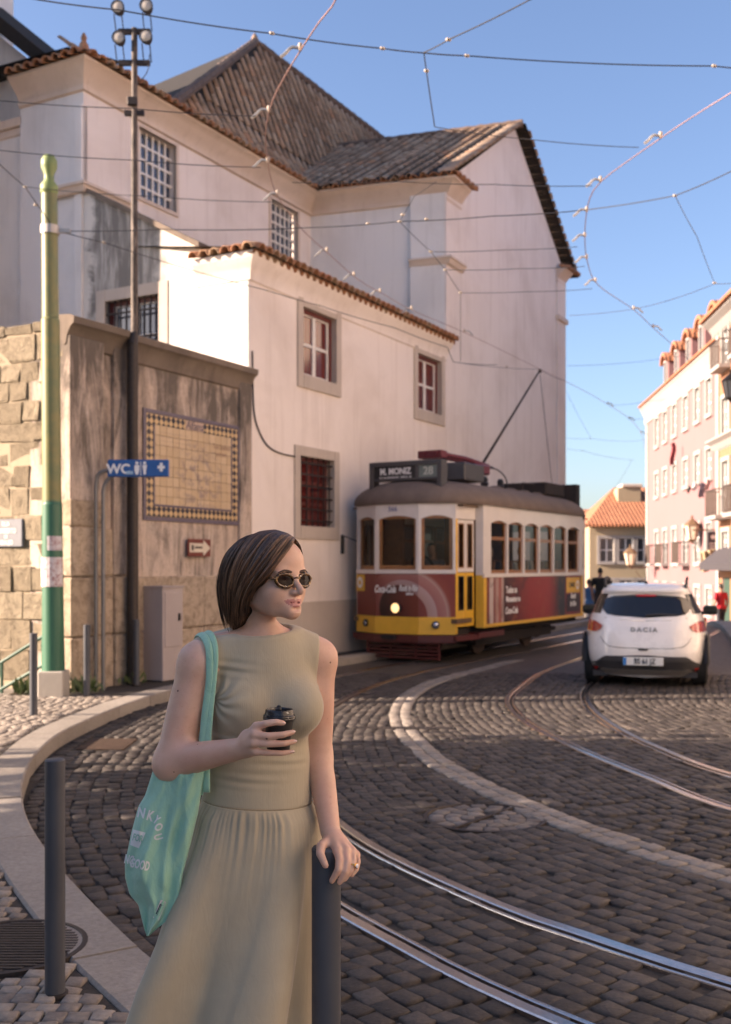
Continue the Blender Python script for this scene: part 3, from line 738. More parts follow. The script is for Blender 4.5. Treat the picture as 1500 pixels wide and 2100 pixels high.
roof.poly([nave_pt(0, .3), nave_pt(mL + .3, .3), pC + E1 * mL + E2 * 5 + Vector((0, 0, 10.8)), pC + E2 * 5 + Vector((0, 0, 10.8))])
roof.poly([pC + E2 * 1.6 - E1 * .4 + Vector((0, 0, 10.3)), pC - E2 * .4 - E1 * .4 + Vector((0, 0, 10.3)), pC + E1 * 1 + Vector((0, 0, 10.75)), pC + E1 * 1 + E2 * 2 + Vector((0, 0, 10.75))])
hg = pA + E1 * half; RZ = APX + .12; SL = 7.0
ev = pA + NR * .45; zE = EAVE + .03
def tr_pt(s, k): return (ev + E3 * s).lerp(hg + E3 * s, k) + Vector((0, 0, zE + (RZ - zE) * k))
roof.grid([[tr_pt(-.22, 0), tr_pt(SL, 0)], [tr_pt(-.22, 1), tr_pt(SL, 1)]])
ev2 = pD + E1 * .5
roof.grid([[ev2 - E3 * .28 + Vector((0, 0, zE - .1)), ev2 + E3 * SL + Vector((0, 0, zE - .1))], [hg - E3 * .28 + Vector((0, 0, RZ)), hg + E3 * SL + Vector((0, 0, RZ))]])
ro = roof.build('roof', M_TILEBED, CH, recalc=False)
fr = []
K = []; sl = 0; step = 0.30
samples = [nave_pt(0, k / 200) for k in range(201)]
acc = 0; pos = [0.0]
for k in range(1, 201):
    acc += (samples[k] - samples[k - 1]).length
    if acc >= step: pos.append(k / 200); acc = 0
m = 0.15
while m < 17.5:
    for k in pos[:-1]:
        p = nave_pt(m, k); q = nave_pt(m, min(1, k + .02)); u = (q - p).normalized(); z = p.z
        if z > 10.8 and m < hip_m(z + .35) + .1: continue
        if z > 11.0 and m > 12.8 and z < 12: continue
        a = E1.copy(); nn = a.cross(u)
        if nn.z < 0: a = -a; nn = -nn
        fr.append((p + nn * .012 + a * random.uniform(-.006, .006), a, (u + a * random.uniform(-.015, .015)).normalized(), nn * .8))
    m += 0.30
u_tr = (tr_pt(0, 1) - tr_pt(0, 0)).normalized(); Ltr = (tr_pt(0, 1) - tr_pt(0, 0)).length
s = 0.42
fr2 = []
while s < 6.2:
    k = 0.0
    while k < Ltr - .1:
        p = tr_pt(s, k / Ltr); a = -E3; nn = a.cross(u_tr)
        if nn.z < 0: a = -a; nn = -nn
        fr2.append((p + nn * .012 + a * random.uniform(-.006, .006), a, (u_tr + a * random.uniform(-.015, .015)).normalized(), nn * .8)); k += .31
    s += .31
allt = fr + fr2
# hips and ridges use the same cover tiles, end to end
def ridge_line(a, b, up=Vector((0, 0, 1)), sc=1.1):
    d = (b - a); n = int(d.length / .34); t = d / n; tn = t.normalized(); out = []
    for k in range(n):
        sd = tn.cross(up).normalized(); nn = sd.cross(tn); out.append((a + t * k - nn * .055, sd * sc, tn, nn * sc))
    return out
rl = ridge_line(tr_pt(1.75, 0) + Vector((0, 0, .06)), tr_pt(1.75, 1) + Vector((0, 0, .06)), sc=1.2)
for qa, qb in ((nave_pt(mL, .3), Tp), (Tp, nave_pt(mR, 1)), (tr_pt(-.2, 1), tr_pt(5.9, 1))):
    nn_ = int((qb - qa).length / .12); mb = MB(); mb.tube([qa.lerp(qb, k / nn_) + Vector((0, 0, .01)) for k in range(nn_ + 1)], [.10 + .012 * ((k % 3) == 0) + random.uniform(-.006, .006) for k in range(nn_ + 1)], 8); mb.build('ridge_cap', M_RIDGE, ro, smooth=True)
for k in range(int(Ltr / .3)):      # verge of the gable: tiles laid across the rake
    p = tr_pt(-.30, (k + .5) * .3 / Ltr); nn = E3.cross(u_tr); nn = nn if nn.z > 0 else -nn; rl.append((p + nn * .02, u_tr * 1.5, E3, nn))
    p2 = (ev2 - E3 * .32 + Vector((0, 0, zE - .1))).lerp(hg - E3 * .32 + Vector((0, 0, RZ)), (k + .5) * .3 / Ltr); u3 = (hg - ev2 + Vector((0, 0, RZ - zE))).normalized(); n3 = u3.cross(E3); n3 = n3 if n3.z > 0 else -n3; rl.append((p2 + n3 * .0, -u3 * 1.5, E3, n3))
lay_tiles(ro, allt + rl, 300)
mb = MB(); mb.lathe([(.14, 0), (.10, .10), (.07, .2), (0, .3)], tuple(Tp - Vector((0, 0, .05))), n=10); mb.build('finial', M_TILE, ro, smooth=True)
mb = MB(); cp = pC - E2 * .2 - E1 * .2 + Vector((0, 0, 10.4)); mb.lathe([(.10, 0), (.08, .1), (.04, .16), (.055, .22), (.02, .3), (0, .31)], tuple(cp), n=8); mb.build('finial', M_ETILE, ro, smooth=True)
out1, out2 = -E2, -E1
eave_row(ro, pC + out1 * .42 - E1 * .3 + Vector((0, 0, EAVE - .02)), pB + out1 * .42 - E1 * .40 + Vector((0, 0, EAVE - .02)), out1)
eave_row(ro, pC + out2 * .42 + E2 * 1.45 + Vector((0, 0, EAVE - .02)), pC + out2 * .42 - E2 * .3 + Vector((0, 0, EAVE - .02)), out2)
eave_row(ro, pB + NR * .42 - E3 * .42 + Vector((0, 0, EAVE - .02)), pA + NR * .42 - E3 * .40 + Vector((0, 0, EAVE - .02)), NR)
eave_row(ro, pA + out1 * .42 - E1 * .30 + Vector((0, 0, EAVE - .02)), pA + out1 * .42 + E1 * .9 + Vector((0, 0, EAVE - .02)), out1)
eave_row(ro, pD + out1 * .38 - E1 * .7 + Vector((0, 0, EAVE - .08)), pD + out1 * .38 + E1 * .4 + Vector((0, 0, EAVE - .08)), out1)

# ------------------------------------------------------------------ the annex
def m_weathered_shade():
    "weathered whitewash; its dark upper patch also has cast shade put into the colour"
    n = NT('weathered_shaded_whitewash'); p = n.pos(); s_ = n.n('ShaderNodeVectorMath', operation='SUBTRACT'); n.l(p, s_.inputs[0]); s_.inputs[1].default_value = tuple(pF); d = n.n('ShaderNodeVectorMath', operation='DOT_PRODUCT'); n.l(s_.outputs[0], d.inputs[0]); d.inputs[1].default_value = tuple(E2)
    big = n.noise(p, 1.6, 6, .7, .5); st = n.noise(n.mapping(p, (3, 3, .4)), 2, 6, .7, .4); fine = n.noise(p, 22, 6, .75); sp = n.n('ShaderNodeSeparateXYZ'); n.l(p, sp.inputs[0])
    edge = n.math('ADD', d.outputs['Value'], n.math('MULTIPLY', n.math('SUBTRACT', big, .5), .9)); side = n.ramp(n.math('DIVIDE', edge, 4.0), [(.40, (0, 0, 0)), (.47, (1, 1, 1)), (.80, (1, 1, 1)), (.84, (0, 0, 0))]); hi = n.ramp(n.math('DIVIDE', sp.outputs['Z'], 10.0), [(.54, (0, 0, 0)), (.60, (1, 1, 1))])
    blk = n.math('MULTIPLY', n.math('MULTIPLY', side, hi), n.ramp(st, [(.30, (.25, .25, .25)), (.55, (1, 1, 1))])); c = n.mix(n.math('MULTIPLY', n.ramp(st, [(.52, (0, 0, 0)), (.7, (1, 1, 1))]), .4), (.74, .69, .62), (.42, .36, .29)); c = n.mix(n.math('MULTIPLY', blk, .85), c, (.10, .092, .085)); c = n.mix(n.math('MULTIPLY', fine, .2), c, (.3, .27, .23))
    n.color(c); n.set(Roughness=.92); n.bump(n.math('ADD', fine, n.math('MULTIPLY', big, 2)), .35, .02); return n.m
M_STAIN_SHADE = m_weathered_shade()  # black weathering and painted shade share one dark patch
AX = thing('annex_house', 'two-storey rose plastered annex with maroon windows built against the church', 'house', tuple(pF))
AE = 6.55
wA = px_rect(W_ANX, 618, 625, 690, 788); wA = (*[W_ANX.hit(u, 700)[0] for u in (620, 688)], W_ANX.hit(688, 788)[1], W_ANX.hit(620, 628)[1])
wB = (*[W_ANX.hit(u, 800)[0] for u in (856, 904)], wA[2], wA[3])
wC = (*[W_ANX.hit(u, 1000)[0] for u in (614, 684)], W_ANX.hit(684, 1083)[1], W_ANX.hit(614, 934)[1])
wC = (wC[0], wC[1], W_ANX.hit(614, 1078)[1], W_ANX.hit(614, 934)[1])
mb = MB(); holed(mb, W_ANX, 0, 7.49, -.3, AE, [wA, wB, wC], 0.2, 0, 1); mb.quad(pA0 - Vector((0, 0, .3)), pA0 + E2 * 1.2 - Vector((0, 0, .3)), pA0 + E2 * 1.2 + Vector((0, 0, AE)), pA0 + Vector((0, 0, AE))); mb.build('front_wall', [M_PINK, M_SURR], AX)
wE = (*[W_END.hit(u, 640)[0] for u in (326, 216)], 4.4, W_END.hit(326, 602)[1])
mb = MB(); holed(mb, W_END, 0, 3.46, 3.0, AE, [wE], 0.25)
mb.poly([W_END.P(.95, AE), W_END.P(3.46, AE), W_END.P(3.46, 8.12), W_END.P(.95, AE + .22)]); mb.build('end_wall', M_STAIN_SHADE, AX)
mb = MB(); W_END.box(mb, .02, .97, 4.0, AE - .35, -.1, .012); mb.build('whitewash_patch', M_WPL, AX)
cp_ = MB(); d = W_END.P(3.46, 8.12) - W_END.P(.95, AE + .22); cp_.prism([W_END.P(.95, AE + .22, .06), W_END.P(3.46, 8.12, .06), W_END.P(3.46, 8.2, .06), W_END.P(.95, AE + .32, .06)], E1 * .35); cp_.build('coping', M_DARKSTONE, AX)
ACORN = [(0, -.42), (.03, -.4), (.04, -.3), (.09, -.2), (.17, -.1), (.19, -.06), (.19, 0), (0, .01)]
mb = MB(); cornice(mb, [pF + E2 * 1.0, pF, pF + E1 * 7.49], [o2, o1 + o2, o1], AE, ACORN); mb.build('cornice', M_PINK, AX, smooth=True)
rf = MB(); rf.grid([[pF - E1 * .3 + o1 * .3 + Vector((0, 0, AE)), pA0 + o1 * .3 + Vector((0, 0, AE))], [pC + E1 * .1 + Vector((0, 0, 7.2)), pB + Vector((0, 0, 7.2))]]); arf = rf.build('roof', M_TILEBED, AX)
eave_row(arf, pF + o1 * .30 - E1 * .2 + Vector((0, 0, AE)), pA0 + o1 * .30 + Vector((0, 0, AE)), o1, .2)
eave_row(arf, pF + o1 * .22 - E1 * .2 + Vector((0, 0, AE - .07)), pA0 + o1 * .22 + Vector((0, 0, AE - .07)), o1, .2, 0, .2)
eave_row(arf, pF + o2 * .28 + E2 * 1.0 + Vector((0, 0, AE)), pF + o2 * .28 - E2 * .25 + Vector((0, 0, AE)), o2, .2)
def surround(W, w, t, parent, out=.035, mat=None, sill=.1):
    b0, b1, y0, y1 = w; mb = MB()
    W.box(mb, b0 - t, b0, y0 - t * 1.3, y1 + t, -.02, out, 0, .006); W.box(mb, b1, b1 + t, y0 - t * 1.3, y1 + t, -.02, out, 0, .006)
    W.box(mb, b0, b1, y1, y1 + t, -.02, out - .004, 0, .006); W.box(mb, b0, b1, y0 - t * 1.3, y0, -.02, out + .006, 0, .006)
    return mb.build('window_surround', mat or M_SURR, parent)
def casement(W, w, parent, rows=2, frame=M_MAROON, sash=M_WJOIN, pane=M_PANE_R, dep=-.1):
    b0, b1, y0, y1 = w; mb = MB(); t = .07
    W.box(mb, b0, b0 + t, y0, y1, dep - .06, dep + .02, 0); W.box(mb, b1 - t, b1, y0, y1, dep - .06, dep + .02, 0); W.box(mb, b0 + t, b1 - t, y1 - t, y1, dep - .06, dep + .018, 0); W.box(mb, b0 + t, b1 - t, y0, y0 + t * .6, dep - .06, dep + .018, 0)
    win = mb.build('window', frame, parent); i0, i1, j0, j1 = b0 + t, b1 - t, y0 + t * .6, y1 - t; mid = (i0 + i1) / 2; st = .05
    sb = MB()
    for (c0, c1) in ((i0, mid), (mid, i1)):
        W.box(sb, c0, c0 + st, j0, j1, dep - .05, dep - .004); W.box(sb, c1 - st, c1, j0, j1, dep - .05, dep - .004)
        for k in range(rows + 1):
            z = j0 + (j1 - j0) * k / rows; W.box(sb, c0 + st, c1 - st, max(j0, z - st / 2), min(j1, z + st / 2), dep - .048, dep - .008)
    sb.build('sash', sash, win)
    for (c0, c1) in ((i0, mid), (mid, i1)):
        for k in range(rows):
            pb = MB(); z0, z1 = j0 + (j1 - j0) * k / rows, j0 + (j1 - j0) * (k + 1) / rows; W.rect(pb, c0 + st * .5, c1 - st * .5, z0, z1, dep - .03); pb.build('pane', pane, win, recalc=False)
    return win
surround(W_ANX, wA, .17, AX); surround(W_ANX, wB, .17, AX); surround(W_ANX, wC, .17, AX)
casement(W_ANX, wA, AX); casement(W_ANX, wB, AX)
wn = casement(W_ANX, wC, AX, 3, M_MAROON, M_MAROON, M_PANE_R, -.16)
def grille(W, w, nv, nh, parent, out=-.03, r=.013):
    b0, b1, y0, y1 = w
    for k in range(nv): x = b0 + (b1 - b0) * (k + .5) / nv; mb = MB(); mb.tube([W.P(x, y0, out), W.P(x, y1, out)], r, 6); mb.build('bar', M_BARS, parent)
    for k in range(nh): z = y0 + (y1 - y0) * (k + .5) / nh; mb = MB(); W.box(mb, b0, b1, z - .014, z + .014, out - .012, out + .012); mb.build('bar', M_BARS, parent)
grille(W_ANX, wC, 6, 6, wn)
surround(W_END, wE, .2, AX, .02, M_SURR); wn = casement(W_END, wE, AX, 3, M_MAROON, M_WJOIN, M_PANE_B, -.14); grille(W_END, wE, 9, 4, wn)
mb = MB(); W_ANX.box(mb, .0, 7.49, -.3, 1.05, .0, .03); mb.build('plinth', M_SURR, AX)
# loose cable on the wall
cb = MB(); cpts = [W_ANX.hit(u, v) for u, v in ((516, 720), (517, 800), (520, 850), (530, 885), (548, 915), (575, 930), (612, 938))]
cb.tube(catmull([W_ANX.P(a, z, .02) for a, z in cpts], .1), .012, 6); tag(cb.build('wall_cable', M_BARS), 'thin dark cable drooping across the rose annex wall', 'cable')

# ------------------------------------------------------------------ retaining wall with coping
RW = thing('retaining_wall', 'tall stained retaining wall with moulded coping carrying the tile panel', 'wall', tuple(pE))
TOP = 4.82; LR = 3.98
mb = MB(); W_RTN.box(mb, 0.0, LR, -.3, TOP - .3, -.6, 0); mb.build('wall_face', M_RTN, RW)
pil = [W_RTN.hit(u, 1000)[0] for u in (136, 160, 200, 240, 262)]
mb = MB(); W_RTN.box(mb, -.02, pil[2] + .02, 1.55, TOP - .3, -.1, .10, 0, .01); mb.build('pilaster', M_RTN, RW)
mb = MB(); W_RTN.box(mb, pil[2] + .25, pil[4], 1.55, TOP - .3, -.1, .06, 0, .01); mb.build('pilaster', M_RTN, RW)
mb = MB(); W_RTN.box(mb, LR - .32, LR - .005, .0, TOP - .3, -.1, .05, 0, .01); mb.build('pilaster', M_RTN, RW)
CPR = [(0, -.34), (.03, -.32), (.05, -.22), (.10, -.12), (.14, -.09), (.16, -.08), (.17, 0.0), (.10, .03), (-.3, .06)]
mb = MB(); cornice(mb, [pE + E2 * .0 + o2 * .0, pE + E1 * 0, pF], [o2 + o1, o1 + o2 * .0, o1], TOP - .08, CPR)
mb = MB(); mb.sweep([(pE + E1 * -.03 + Vector((0, 0, TOP - .08)), o1, Vector((0, 0, 1))), (pE + E1 * .95 + Vector((0, 0, TOP - .08)), o1 * 1.25, Vector((0, 0, 1))), (pE + E1 * 1.0 + Vector((0, 0, TOP - .1)), o1, Vector((0, 0, 1))), (pF + Vector((0, 0, TOP - .1)), o1, Vector((0, 0, 1)))], CPR, caps=True)
mb.build('coping', M_DARKSTONE, RW, smooth=True)
# plinth stones: three courses, each stone its own
zc = [-.1, .78, 1.53, 2.15, 2.5]
for (u0, u1, n0, n1, o) in ((-.03, pil[2] + .04, 0, 4, .13), (pil[2] + .05, pil[2] + .24, 0, 3, .06), (pil[2] + .25, pil[4] + .02, 0, 2, .09), (pil[4] + .03, 2.0, 0, 2, .05), (2.01, 2.75, 0, 2, .052), (2.76, 3.4, 0, 2, .05), (3.41, LR - .02, 0, 2, .055)):
    for k in range(n0, n1):
        mb = MB(); W_RTN.box(mb, u0, u1, zc[k] + .008, zc[k + 1] - .008, -.1, o + random.uniform(-.006, .006), 0, .018); mb.build('plinth_stone', M_BASE, RW)

# ------------------------------------------------------------------ rough ashlar wall
SW = thing('stone_wall', 'rough sunlit ashlar wall at the left edge with a street name plate', 'wall', tuple(pE + E2 * .05))
mb = MB(); W_STONE.box(mb, .03, 6.0, -2.2, TOP - .12, -.5, -.006); mb.build('core', M_MORTAR, SW)
z = -1.6; course = 0
while z < TOP - .15:
    h = random.uniform(.24, .40); h = min(h, TOP - .08 - z)
    x = .02
    while x < 5.6:
        w = random.uniform(.28, .66) if x > .1 else random.uniform(.3, .6)
        if h > .12:
            mb = MB(); W_STONE.box(mb, x + .005, x + w - .005, z + .005, z + h - .005, -.2, random.uniform(-.006, .022), 0, .016)
            mb.v = [tuple(Vector(p) + Vector((random.gauss(0, .011), random.gauss(0, .008), random.gauss(0, .011)))) for p in mb.v]; mb.build('stone_block', M_ASHLAR, SW)
        x += w
    z += h
# ================================================================== houses down the street on the right
SA = Vector((0.0914, 0.9958, 0)); SN = Vector((-0.9958, 0.0914, 0))
def m_facade(name, base, dirt): return m_plaster(name, base, dirt, 0.3, 0.2)
M_PINKH = m_facade('pink_facade', (0.25, 0.135, 0.135), (0.21, 0.115, 0.11)); M_SALM = m_facade('salmon_facade', (0.31, 0.15, 0.08), (0.25, 0.12, 0.065))
M_CREAM = m_facade('cream_facade', (0.35, 0.285, 0.19), (0.28, 0.225, 0.145)); M_WHITEH = m_facade('white_facade', (0.33, 0.31, 0.295), (0.26, 0.235, 0.22))
def m_terra():
    n = NT('terracotta_roof'); p = n.pos(); w = n.n('ShaderNodeTexWave', bands_direction='X'); w.inputs['Scale'].default_value = 1.4; w.inputs['Distortion'].default_value = .4; n.l(p, w.inputs['Vector'])
    nz = n.noise(p, 3, 5); n.color(n.ramp(nz, [(0.3, (0.26, 0.10, 0.05)), (0.7, (0.40, 0.17, 0.085))])); n.set(Roughness=.9); n.bump(w.outputs['Fac'], .5, .06); return n.m
M_TERRA = m_terra(); M_PANE_W = glass_dark('street_pane', (0.06, 0.07, 0.075), 0.15)
M_WROUGHT = simple('wrought_iron', (0.05, 0.03, 0.022), 0.6, 0.3)
M_GREENP = simple('green_door_paint', (0.035, 0.07, 0.05), 0.5); M_MIST = simple('pale_window_paint', (0.70, 0.70, 0.68), 0.5)
def far_window(W, a0, a1, z0, z1, parent, surr=M_WHITEH, pane=M_PANE_W, rows=3):
    mb = MB(); t = .16
    W.box(mb, a0 - t, a0, z0 - t, z1 + t, -.05, .06); W.box(mb, a1, a1 + t, z0 - t, z1 + t, -.05, .06); W.box(mb, a0, a1, z1, z1 + t, -.05, .055); W.box(mb, a0 - .05, a1 + .05, z0 - t, z0, -.05, .10)
    w = mb.build('window', surr, parent)
    sb = MB(); mid = (a0 + a1) / 2; W.box(sb, mid - .04, mid + .04, z0, z1, -.12, -.06); W.box(sb, a0, a0 + .05, z0, z1, -.12, -.06); W.box(sb, a1 - .05, a1, z0, z1, -.12, -.06)
    for k in range(rows + 1): z = z0 + (z1 - z0) * k / rows; W.box(sb, a0, a1, max(z0, z - .03), min(z1, z + .03), -.118, -.065)
    sb.build('sash', M_MIST, w)
    for c0, c1 in ((a0, mid), (mid, a1)):
        pb = MB(); W.rect(pb, c0, c1, z0, z1, -.1); pb.build('pane', pane, w, recalc=False)
    return w
def balcony(W, a0, a1, z, parent, d=.55, h=.95):
    mb = MB(); W.box(mb, a0, a1, z - .14, z, -.02, d, 0, .01); b = mb.build('balcony', M_WHITEH, parent)
    rb = MB(); n = int((a1 - a0) / .13)
    for k in range(n + 1):
        x = a0 + (a1 - a0) * k / n; rb.tube([W.P(x, z, d - .04), W.P(x, z + h, d - .04)], .014, 4)
    for sgn in (a0, a1):
        for k in range(4): rb.tube([W.P(sgn, z, d * k / 4), W.P(sgn, z + h, d * k / 4)], .014, 4)
        W.box(rb, sgn - .02, sgn + .02, z + h - .02, z + h + .02, 0, d - .02)
    W.box(rb, a0, a1, z + h - .022, z + h + .022, d - .06, d - .02); W.box(rb, a0, a1, z + .08, z + .11, d - .05, d - .03); rb.build('railing', M_WROUGHT, b)
# pink house
W_PK = Wall((15.8, 60), -SA, SN); PK = thing('pink_house', 'tall pale pink house with white cornice and four arched dormers', 'house', (15.8, 60, -2.3))
LPK = 21.0; ZE = 10.55
hz = lambda v, u=1432: W_PK.hit(u, v)[1]
cols = [W_PK.hit(u, 1000)[0] for u in (1348.5, 1366, 1385, 1408, 1432, 1456)]
rowsz = [(hz(863), hz(795)), (hz(988), hz(932)), (hz(1130), hz(1077)), (hz(1255), hz(1205))]
holes = []; wins = []
for ri, (z0, z1) in enumerate(rowsz):
    for ci, c in enumerate(cols):
        w = (c - .48, c + .48, z0 - (.5 if ri == 2 else 0), z1); holes.append(w); wins.append((ri, ci, w))
mb = MB(); holed(mb, W_PK, 0, LPK, -5, ZE, holes, .14, 0, 1); W_PK.rect(mb, 0, .55, -5, ZE - .9, .03, 1)
mb.quad(W_PK.P(0, -5), W_PK.P(0, ZE), W_PK.P(0, ZE, -9), W_PK.P(0, -5, -9)); mb.build('wall', [M_PINKH, M_WHITEH], PK, recalc=False)
for ri, ci, w in wins:
    far_window(W_PK, *w, PK, pane=M_PANE_W if (ri + ci) % 3 else glass_dark('shaded_pane', (0.03, 0.03, 0.035), .1))
    if ri == 2 and ci in (0, 3): balcony(W_PK, w[0] - .3, w[1] + .3, w[2] - .02, PK)
    if ri == 2 and ci == 1: balcony(W_PK, w[0] - .3, w[1] + .3, w[2] - .02, PK, .4)
mb = MB(); mb.sweep([(W_PK.P(-.1, ZE), SN, Vector((0, 0, 1))), (W_PK.P(LPK, ZE), SN, Vector((0, 0, 1)))], [(0, -1.0), (.08, -.95), (.1, -.55), (.2, -.35), (.3, -.15), (.35, -.1), (.35, 0), (0, .02)], caps=True); mb.build('cornice', M_WHITEH, PK)
mb = MB(); mb.quad(W_PK.P(-.1, ZE - .02, .42), W_PK.P(LPK, ZE - .02, .42), W_PK.P(LPK, ZE + .7, -3.5), W_PK.P(-.1, ZE + .7, -3.5)); mb.poly([W_PK.P(-.1, ZE - .02, .42), W_PK.P(-.1, ZE + .7, -3.5), W_PK.P(-.1, ZE - .02, -8)])
W_PK.box(mb, -.1, LPK, ZE - .0, ZE + .09, .2, .44); rf_ = mb.build('roof', M_TERRA, PK, recalc=False)
for u in (1362, 1384, 1408, 1434, 1462):
    c = W_PK.hit(u, 740)[0]; hw = .64; d0 = -.12
    mb = MB(); N = 10; arch = [W_PK.P(c - hw, ZE + .1, d0)] + [W_PK.P(c - hw * math.cos(math.pi * k / N), ZE + 1.5 + hw * .62 * math.sin(math.pi * k / N), d0) for k in range(N + 1)] + [W_PK.P(c + hw, ZE + .1, d0)]
    mb.prism(arch, -SN * 2.6)
    dm = mb.build('dormer', M_PINKH, PK)
    mb = MB(); a2 = [W_PK.P(c - (hw + .16) * math.cos(math.pi * k / N), ZE + 1.5 + (hw + .2) * .66 * math.sin(math.pi * k / N), d0 + .2) for k in range(N + 1)]; a3 = [W_PK.P(c - (hw - .02) * math.cos(math.pi * k / N), ZE + 1.5 + (hw - .02) * .62 * math.sin(math.pi * k / N), d0 + .2) for k in range(N + 1)]
    mb.prism(a2 + a3[::-1], -SN * 2.7); mb.build('dormer_roof', M_TERRA, dm)
    mb = MB(); W_PK.box(mb, c - .26, c + .26, ZE + .4, ZE + 1.55, d0 - .02, d0 + .012); mb.build('dormer_pane', glass_dark('shaded_pane'), dm)
    mb = MB(); W_PK.box(mb, c - .38, c - .26, ZE + .3, ZE + 1.65, d0, d0 + .06); W_PK.box(mb, c + .26, c + .38, ZE + .3, ZE + 1.65, d0, d0 + .06); W_PK.box(mb, c - .38, c + .38, ZE + 1.55, ZE + 1.68, d0, d0 + .058); mb.build('dormer_frame', M_WHITEH, dm)
# salmon house
W_OR = Wall((13.5, 41), -SA, SN); OR = thing('salmon_house', 'salmon orange house with white window trim and iron balcony at the right edge', 'house', (13.5, 41, -1.2))
hz = lambda v: W_OR.hit(1490, v)[1]; LO = 12
zz = [(hz(745), hz(668)), (hz(985), hz(880)), (hz(1135), hz(1075)), (-1.0, hz(1175))]; zz[1] = (hz(1058), hz(945)); zz = [(hz(745), hz(672)), (hz(880) - .2, hz(815)), (hz(1050), hz(945)), (hz(1150), hz(1090))]
c0s = [1.5, 4.3, 7.1, 9.9]; holes = [(c - .5, c + .5, z0, z1) for c in c0s for z0, z1 in zz] + [(c - .6, c + .6, -1.0, hz(1185)) for c in c0s]
mb = MB(); holed(mb, W_OR, 0, LO, -4, 11.1, holes, .16, 0, 1); W_OR.rect(mb, 0, .42, -4, 10.6, .03, 1); mb.quad(W_OR.P(0, -4), W_OR.P(0, 11.1), W_OR.P(0, 11.1, -9), W_OR.P(0, -4, -9)); mb.build('wall', [M_SALM, M_WHITEH], OR, recalc=False)
for c in c0s:
    for k, (z0, z1) in enumerate(zz): far_window(W_OR, c - .5, c + .5, z0, z1, OR)
    mb = MB(); W_OR.box(mb, c - .58, c + .58, -1, hz(1185), -.14, -.08); mb.build('door', M_GREENP, OR)
    balcony(W_OR, c - .85, c + .85, hz(1058), OR, .6); balcony(W_OR, c - .75, c + .75, hz(752), OR, .45, .9)
for z, s in ((11.0, .8), (hz(895), .6)):
    mb = MB(); mb.sweep([(W_OR.P(-.3, z), SN, Vector((0, 0, 1))), (W_OR.P(LO, z), SN, Vector((0, 0, 1)))], [(0, -.7 * s), (.1 * s, -.6 * s), (.3 * s, -.3 * s), (.6 * s, -.1 * s), (.6 * s, 0), (0, .02)], caps=True); mb.build('cornice', M_WHITEH, OR)
mb = MB(); mb.quad(W_OR.P(-.3, 11.0, .6), W_OR.P(LO, 11.0, .6), W_OR.P(LO, 11.6, -3), W_OR.P(-.3, 11.6, -3)); W_OR.box(mb, -.3, LO, 11.0, 11.12, .3, .62); mb.build('roof', M_TERRA, OR, recalc=False)
# cream house closing the view
W_CR = Wall((13.45, 64), (1, -.06), (-.06, -1)); CR = thing('cream_house', 'low cream house with terracotta roof closing the end of the street', 'house', (13.45, 64, -2.6))
hz = lambda v: W_CR.hit(1283, v)[1]; cc = [W_CR.hit(u, 1120)[0] for u in (1245, 1284, 1322)]
holes = [(c - .42, c + .42, z0, z1) for c in cc for z0, z1 in ((hz(1152), hz(1104)), (hz(1240), hz(1190)))]
mb = MB(); holed(mb, W_CR, 0, 9, -5, hz(1076), holes, .14); mb.quad(W_CR.P(0, -5), W_CR.P(0, hz(1076)), W_CR.P(0, hz(1076), -8), W_CR.P(0, -5, -8)); mb.build('wall', M_CREAM, CR, recalc=False)
for h in holes: far_window(W_CR, *h, CR, rows=2)
mb = MB(); z = hz(1076); mb.quad(W_CR.P(-.3, z, .35), W_CR.P(9, z, .35), W_CR.P(9, z + 2.6, -5), W_CR.P(2.3, z + 2.6, -5)); mb.poly([W_CR.P(-.3, z, .35), W_CR.P(2.3, z + 2.6, -5), W_CR.P(-.3, z, -8)]); W_CR.box(mb, -.3, 9, z - .12, z + .02, .1, .35); mb.build('roof', M_TERRA, CR, recalc=False)
mb = MB(); a0, a1 = W_CR.hit(1266, 1030, -3)[0], W_CR.hit(1314, 1030, -3)[0]; zt = W_CR.hit(1290, 1000, -3)[1]; W_CR.box(mb, a0, a1, z, zt, -4.2, -2.8, 0, .03); W_CR.box(mb, a0 + .25, a1 + .08, zt, zt + .22, -4.3, -2.7, 1, .04); mb.build('chimney', [M_CREAM, M_SURR], CR)
# white house with a red hipped roof, left of it
WH = thing('white_house', 'white house with red tiled roof just behind the rear of the tram', 'house', (13.0, 72, -3)); W_WH = Wall((11.5, 72), (1, 0), (0, -1))
hz = lambda v: W_WH.hit(1220, v)[1]; z = hz(1082)
holes = [(c - .5, c + .5, z0, z1) for c in (.9, 3.2, 5.6) for z0, z1 in ((hz(1150), hz(1112)), (hz(1230), hz(1185)))]
mb = MB(); holed(mb, W_WH, -6, 9, -5, z, holes, .14); mb.build('wall', M_WHITEH, WH, recalc=False)
for h in holes: far_window(W_WH, *h, WH)
mb = MB(); mb.quad(W_WH.P(-6, z, .4), W_WH.P(6.2, z, .4), W_WH.P(5.0, z + 1.45, -4), W_WH.P(-4, z + 1.45, -4)); mb.poly([W_WH.P(6.2, z, .4), W_WH.P(6.2, z, -8), W_WH.P(5.0, z + 1.45, -4)]); mb.build('roof', M_TERRA, WH, recalc=False)
# kerb of the far right pavement
mb = MB(); pts = catmull([(6.2, 13.6, 0), (6.05, 15.5, 0), (6.35, 17.5, 0), (7.6, 22, 0), (9.3, 28, 0), (10.6, 34, 0)], .5)
mb.sweep([(p + Vector((0, 0, crest(p.y))), a, b) for p, a, b in frames(pts)], [(0, -.05), (0, .12), (.02, .14), (8, .15), (8, -.05)], caps=True); o = mb.build('far_pavement', M_KERB); tag(o, kind='structure')
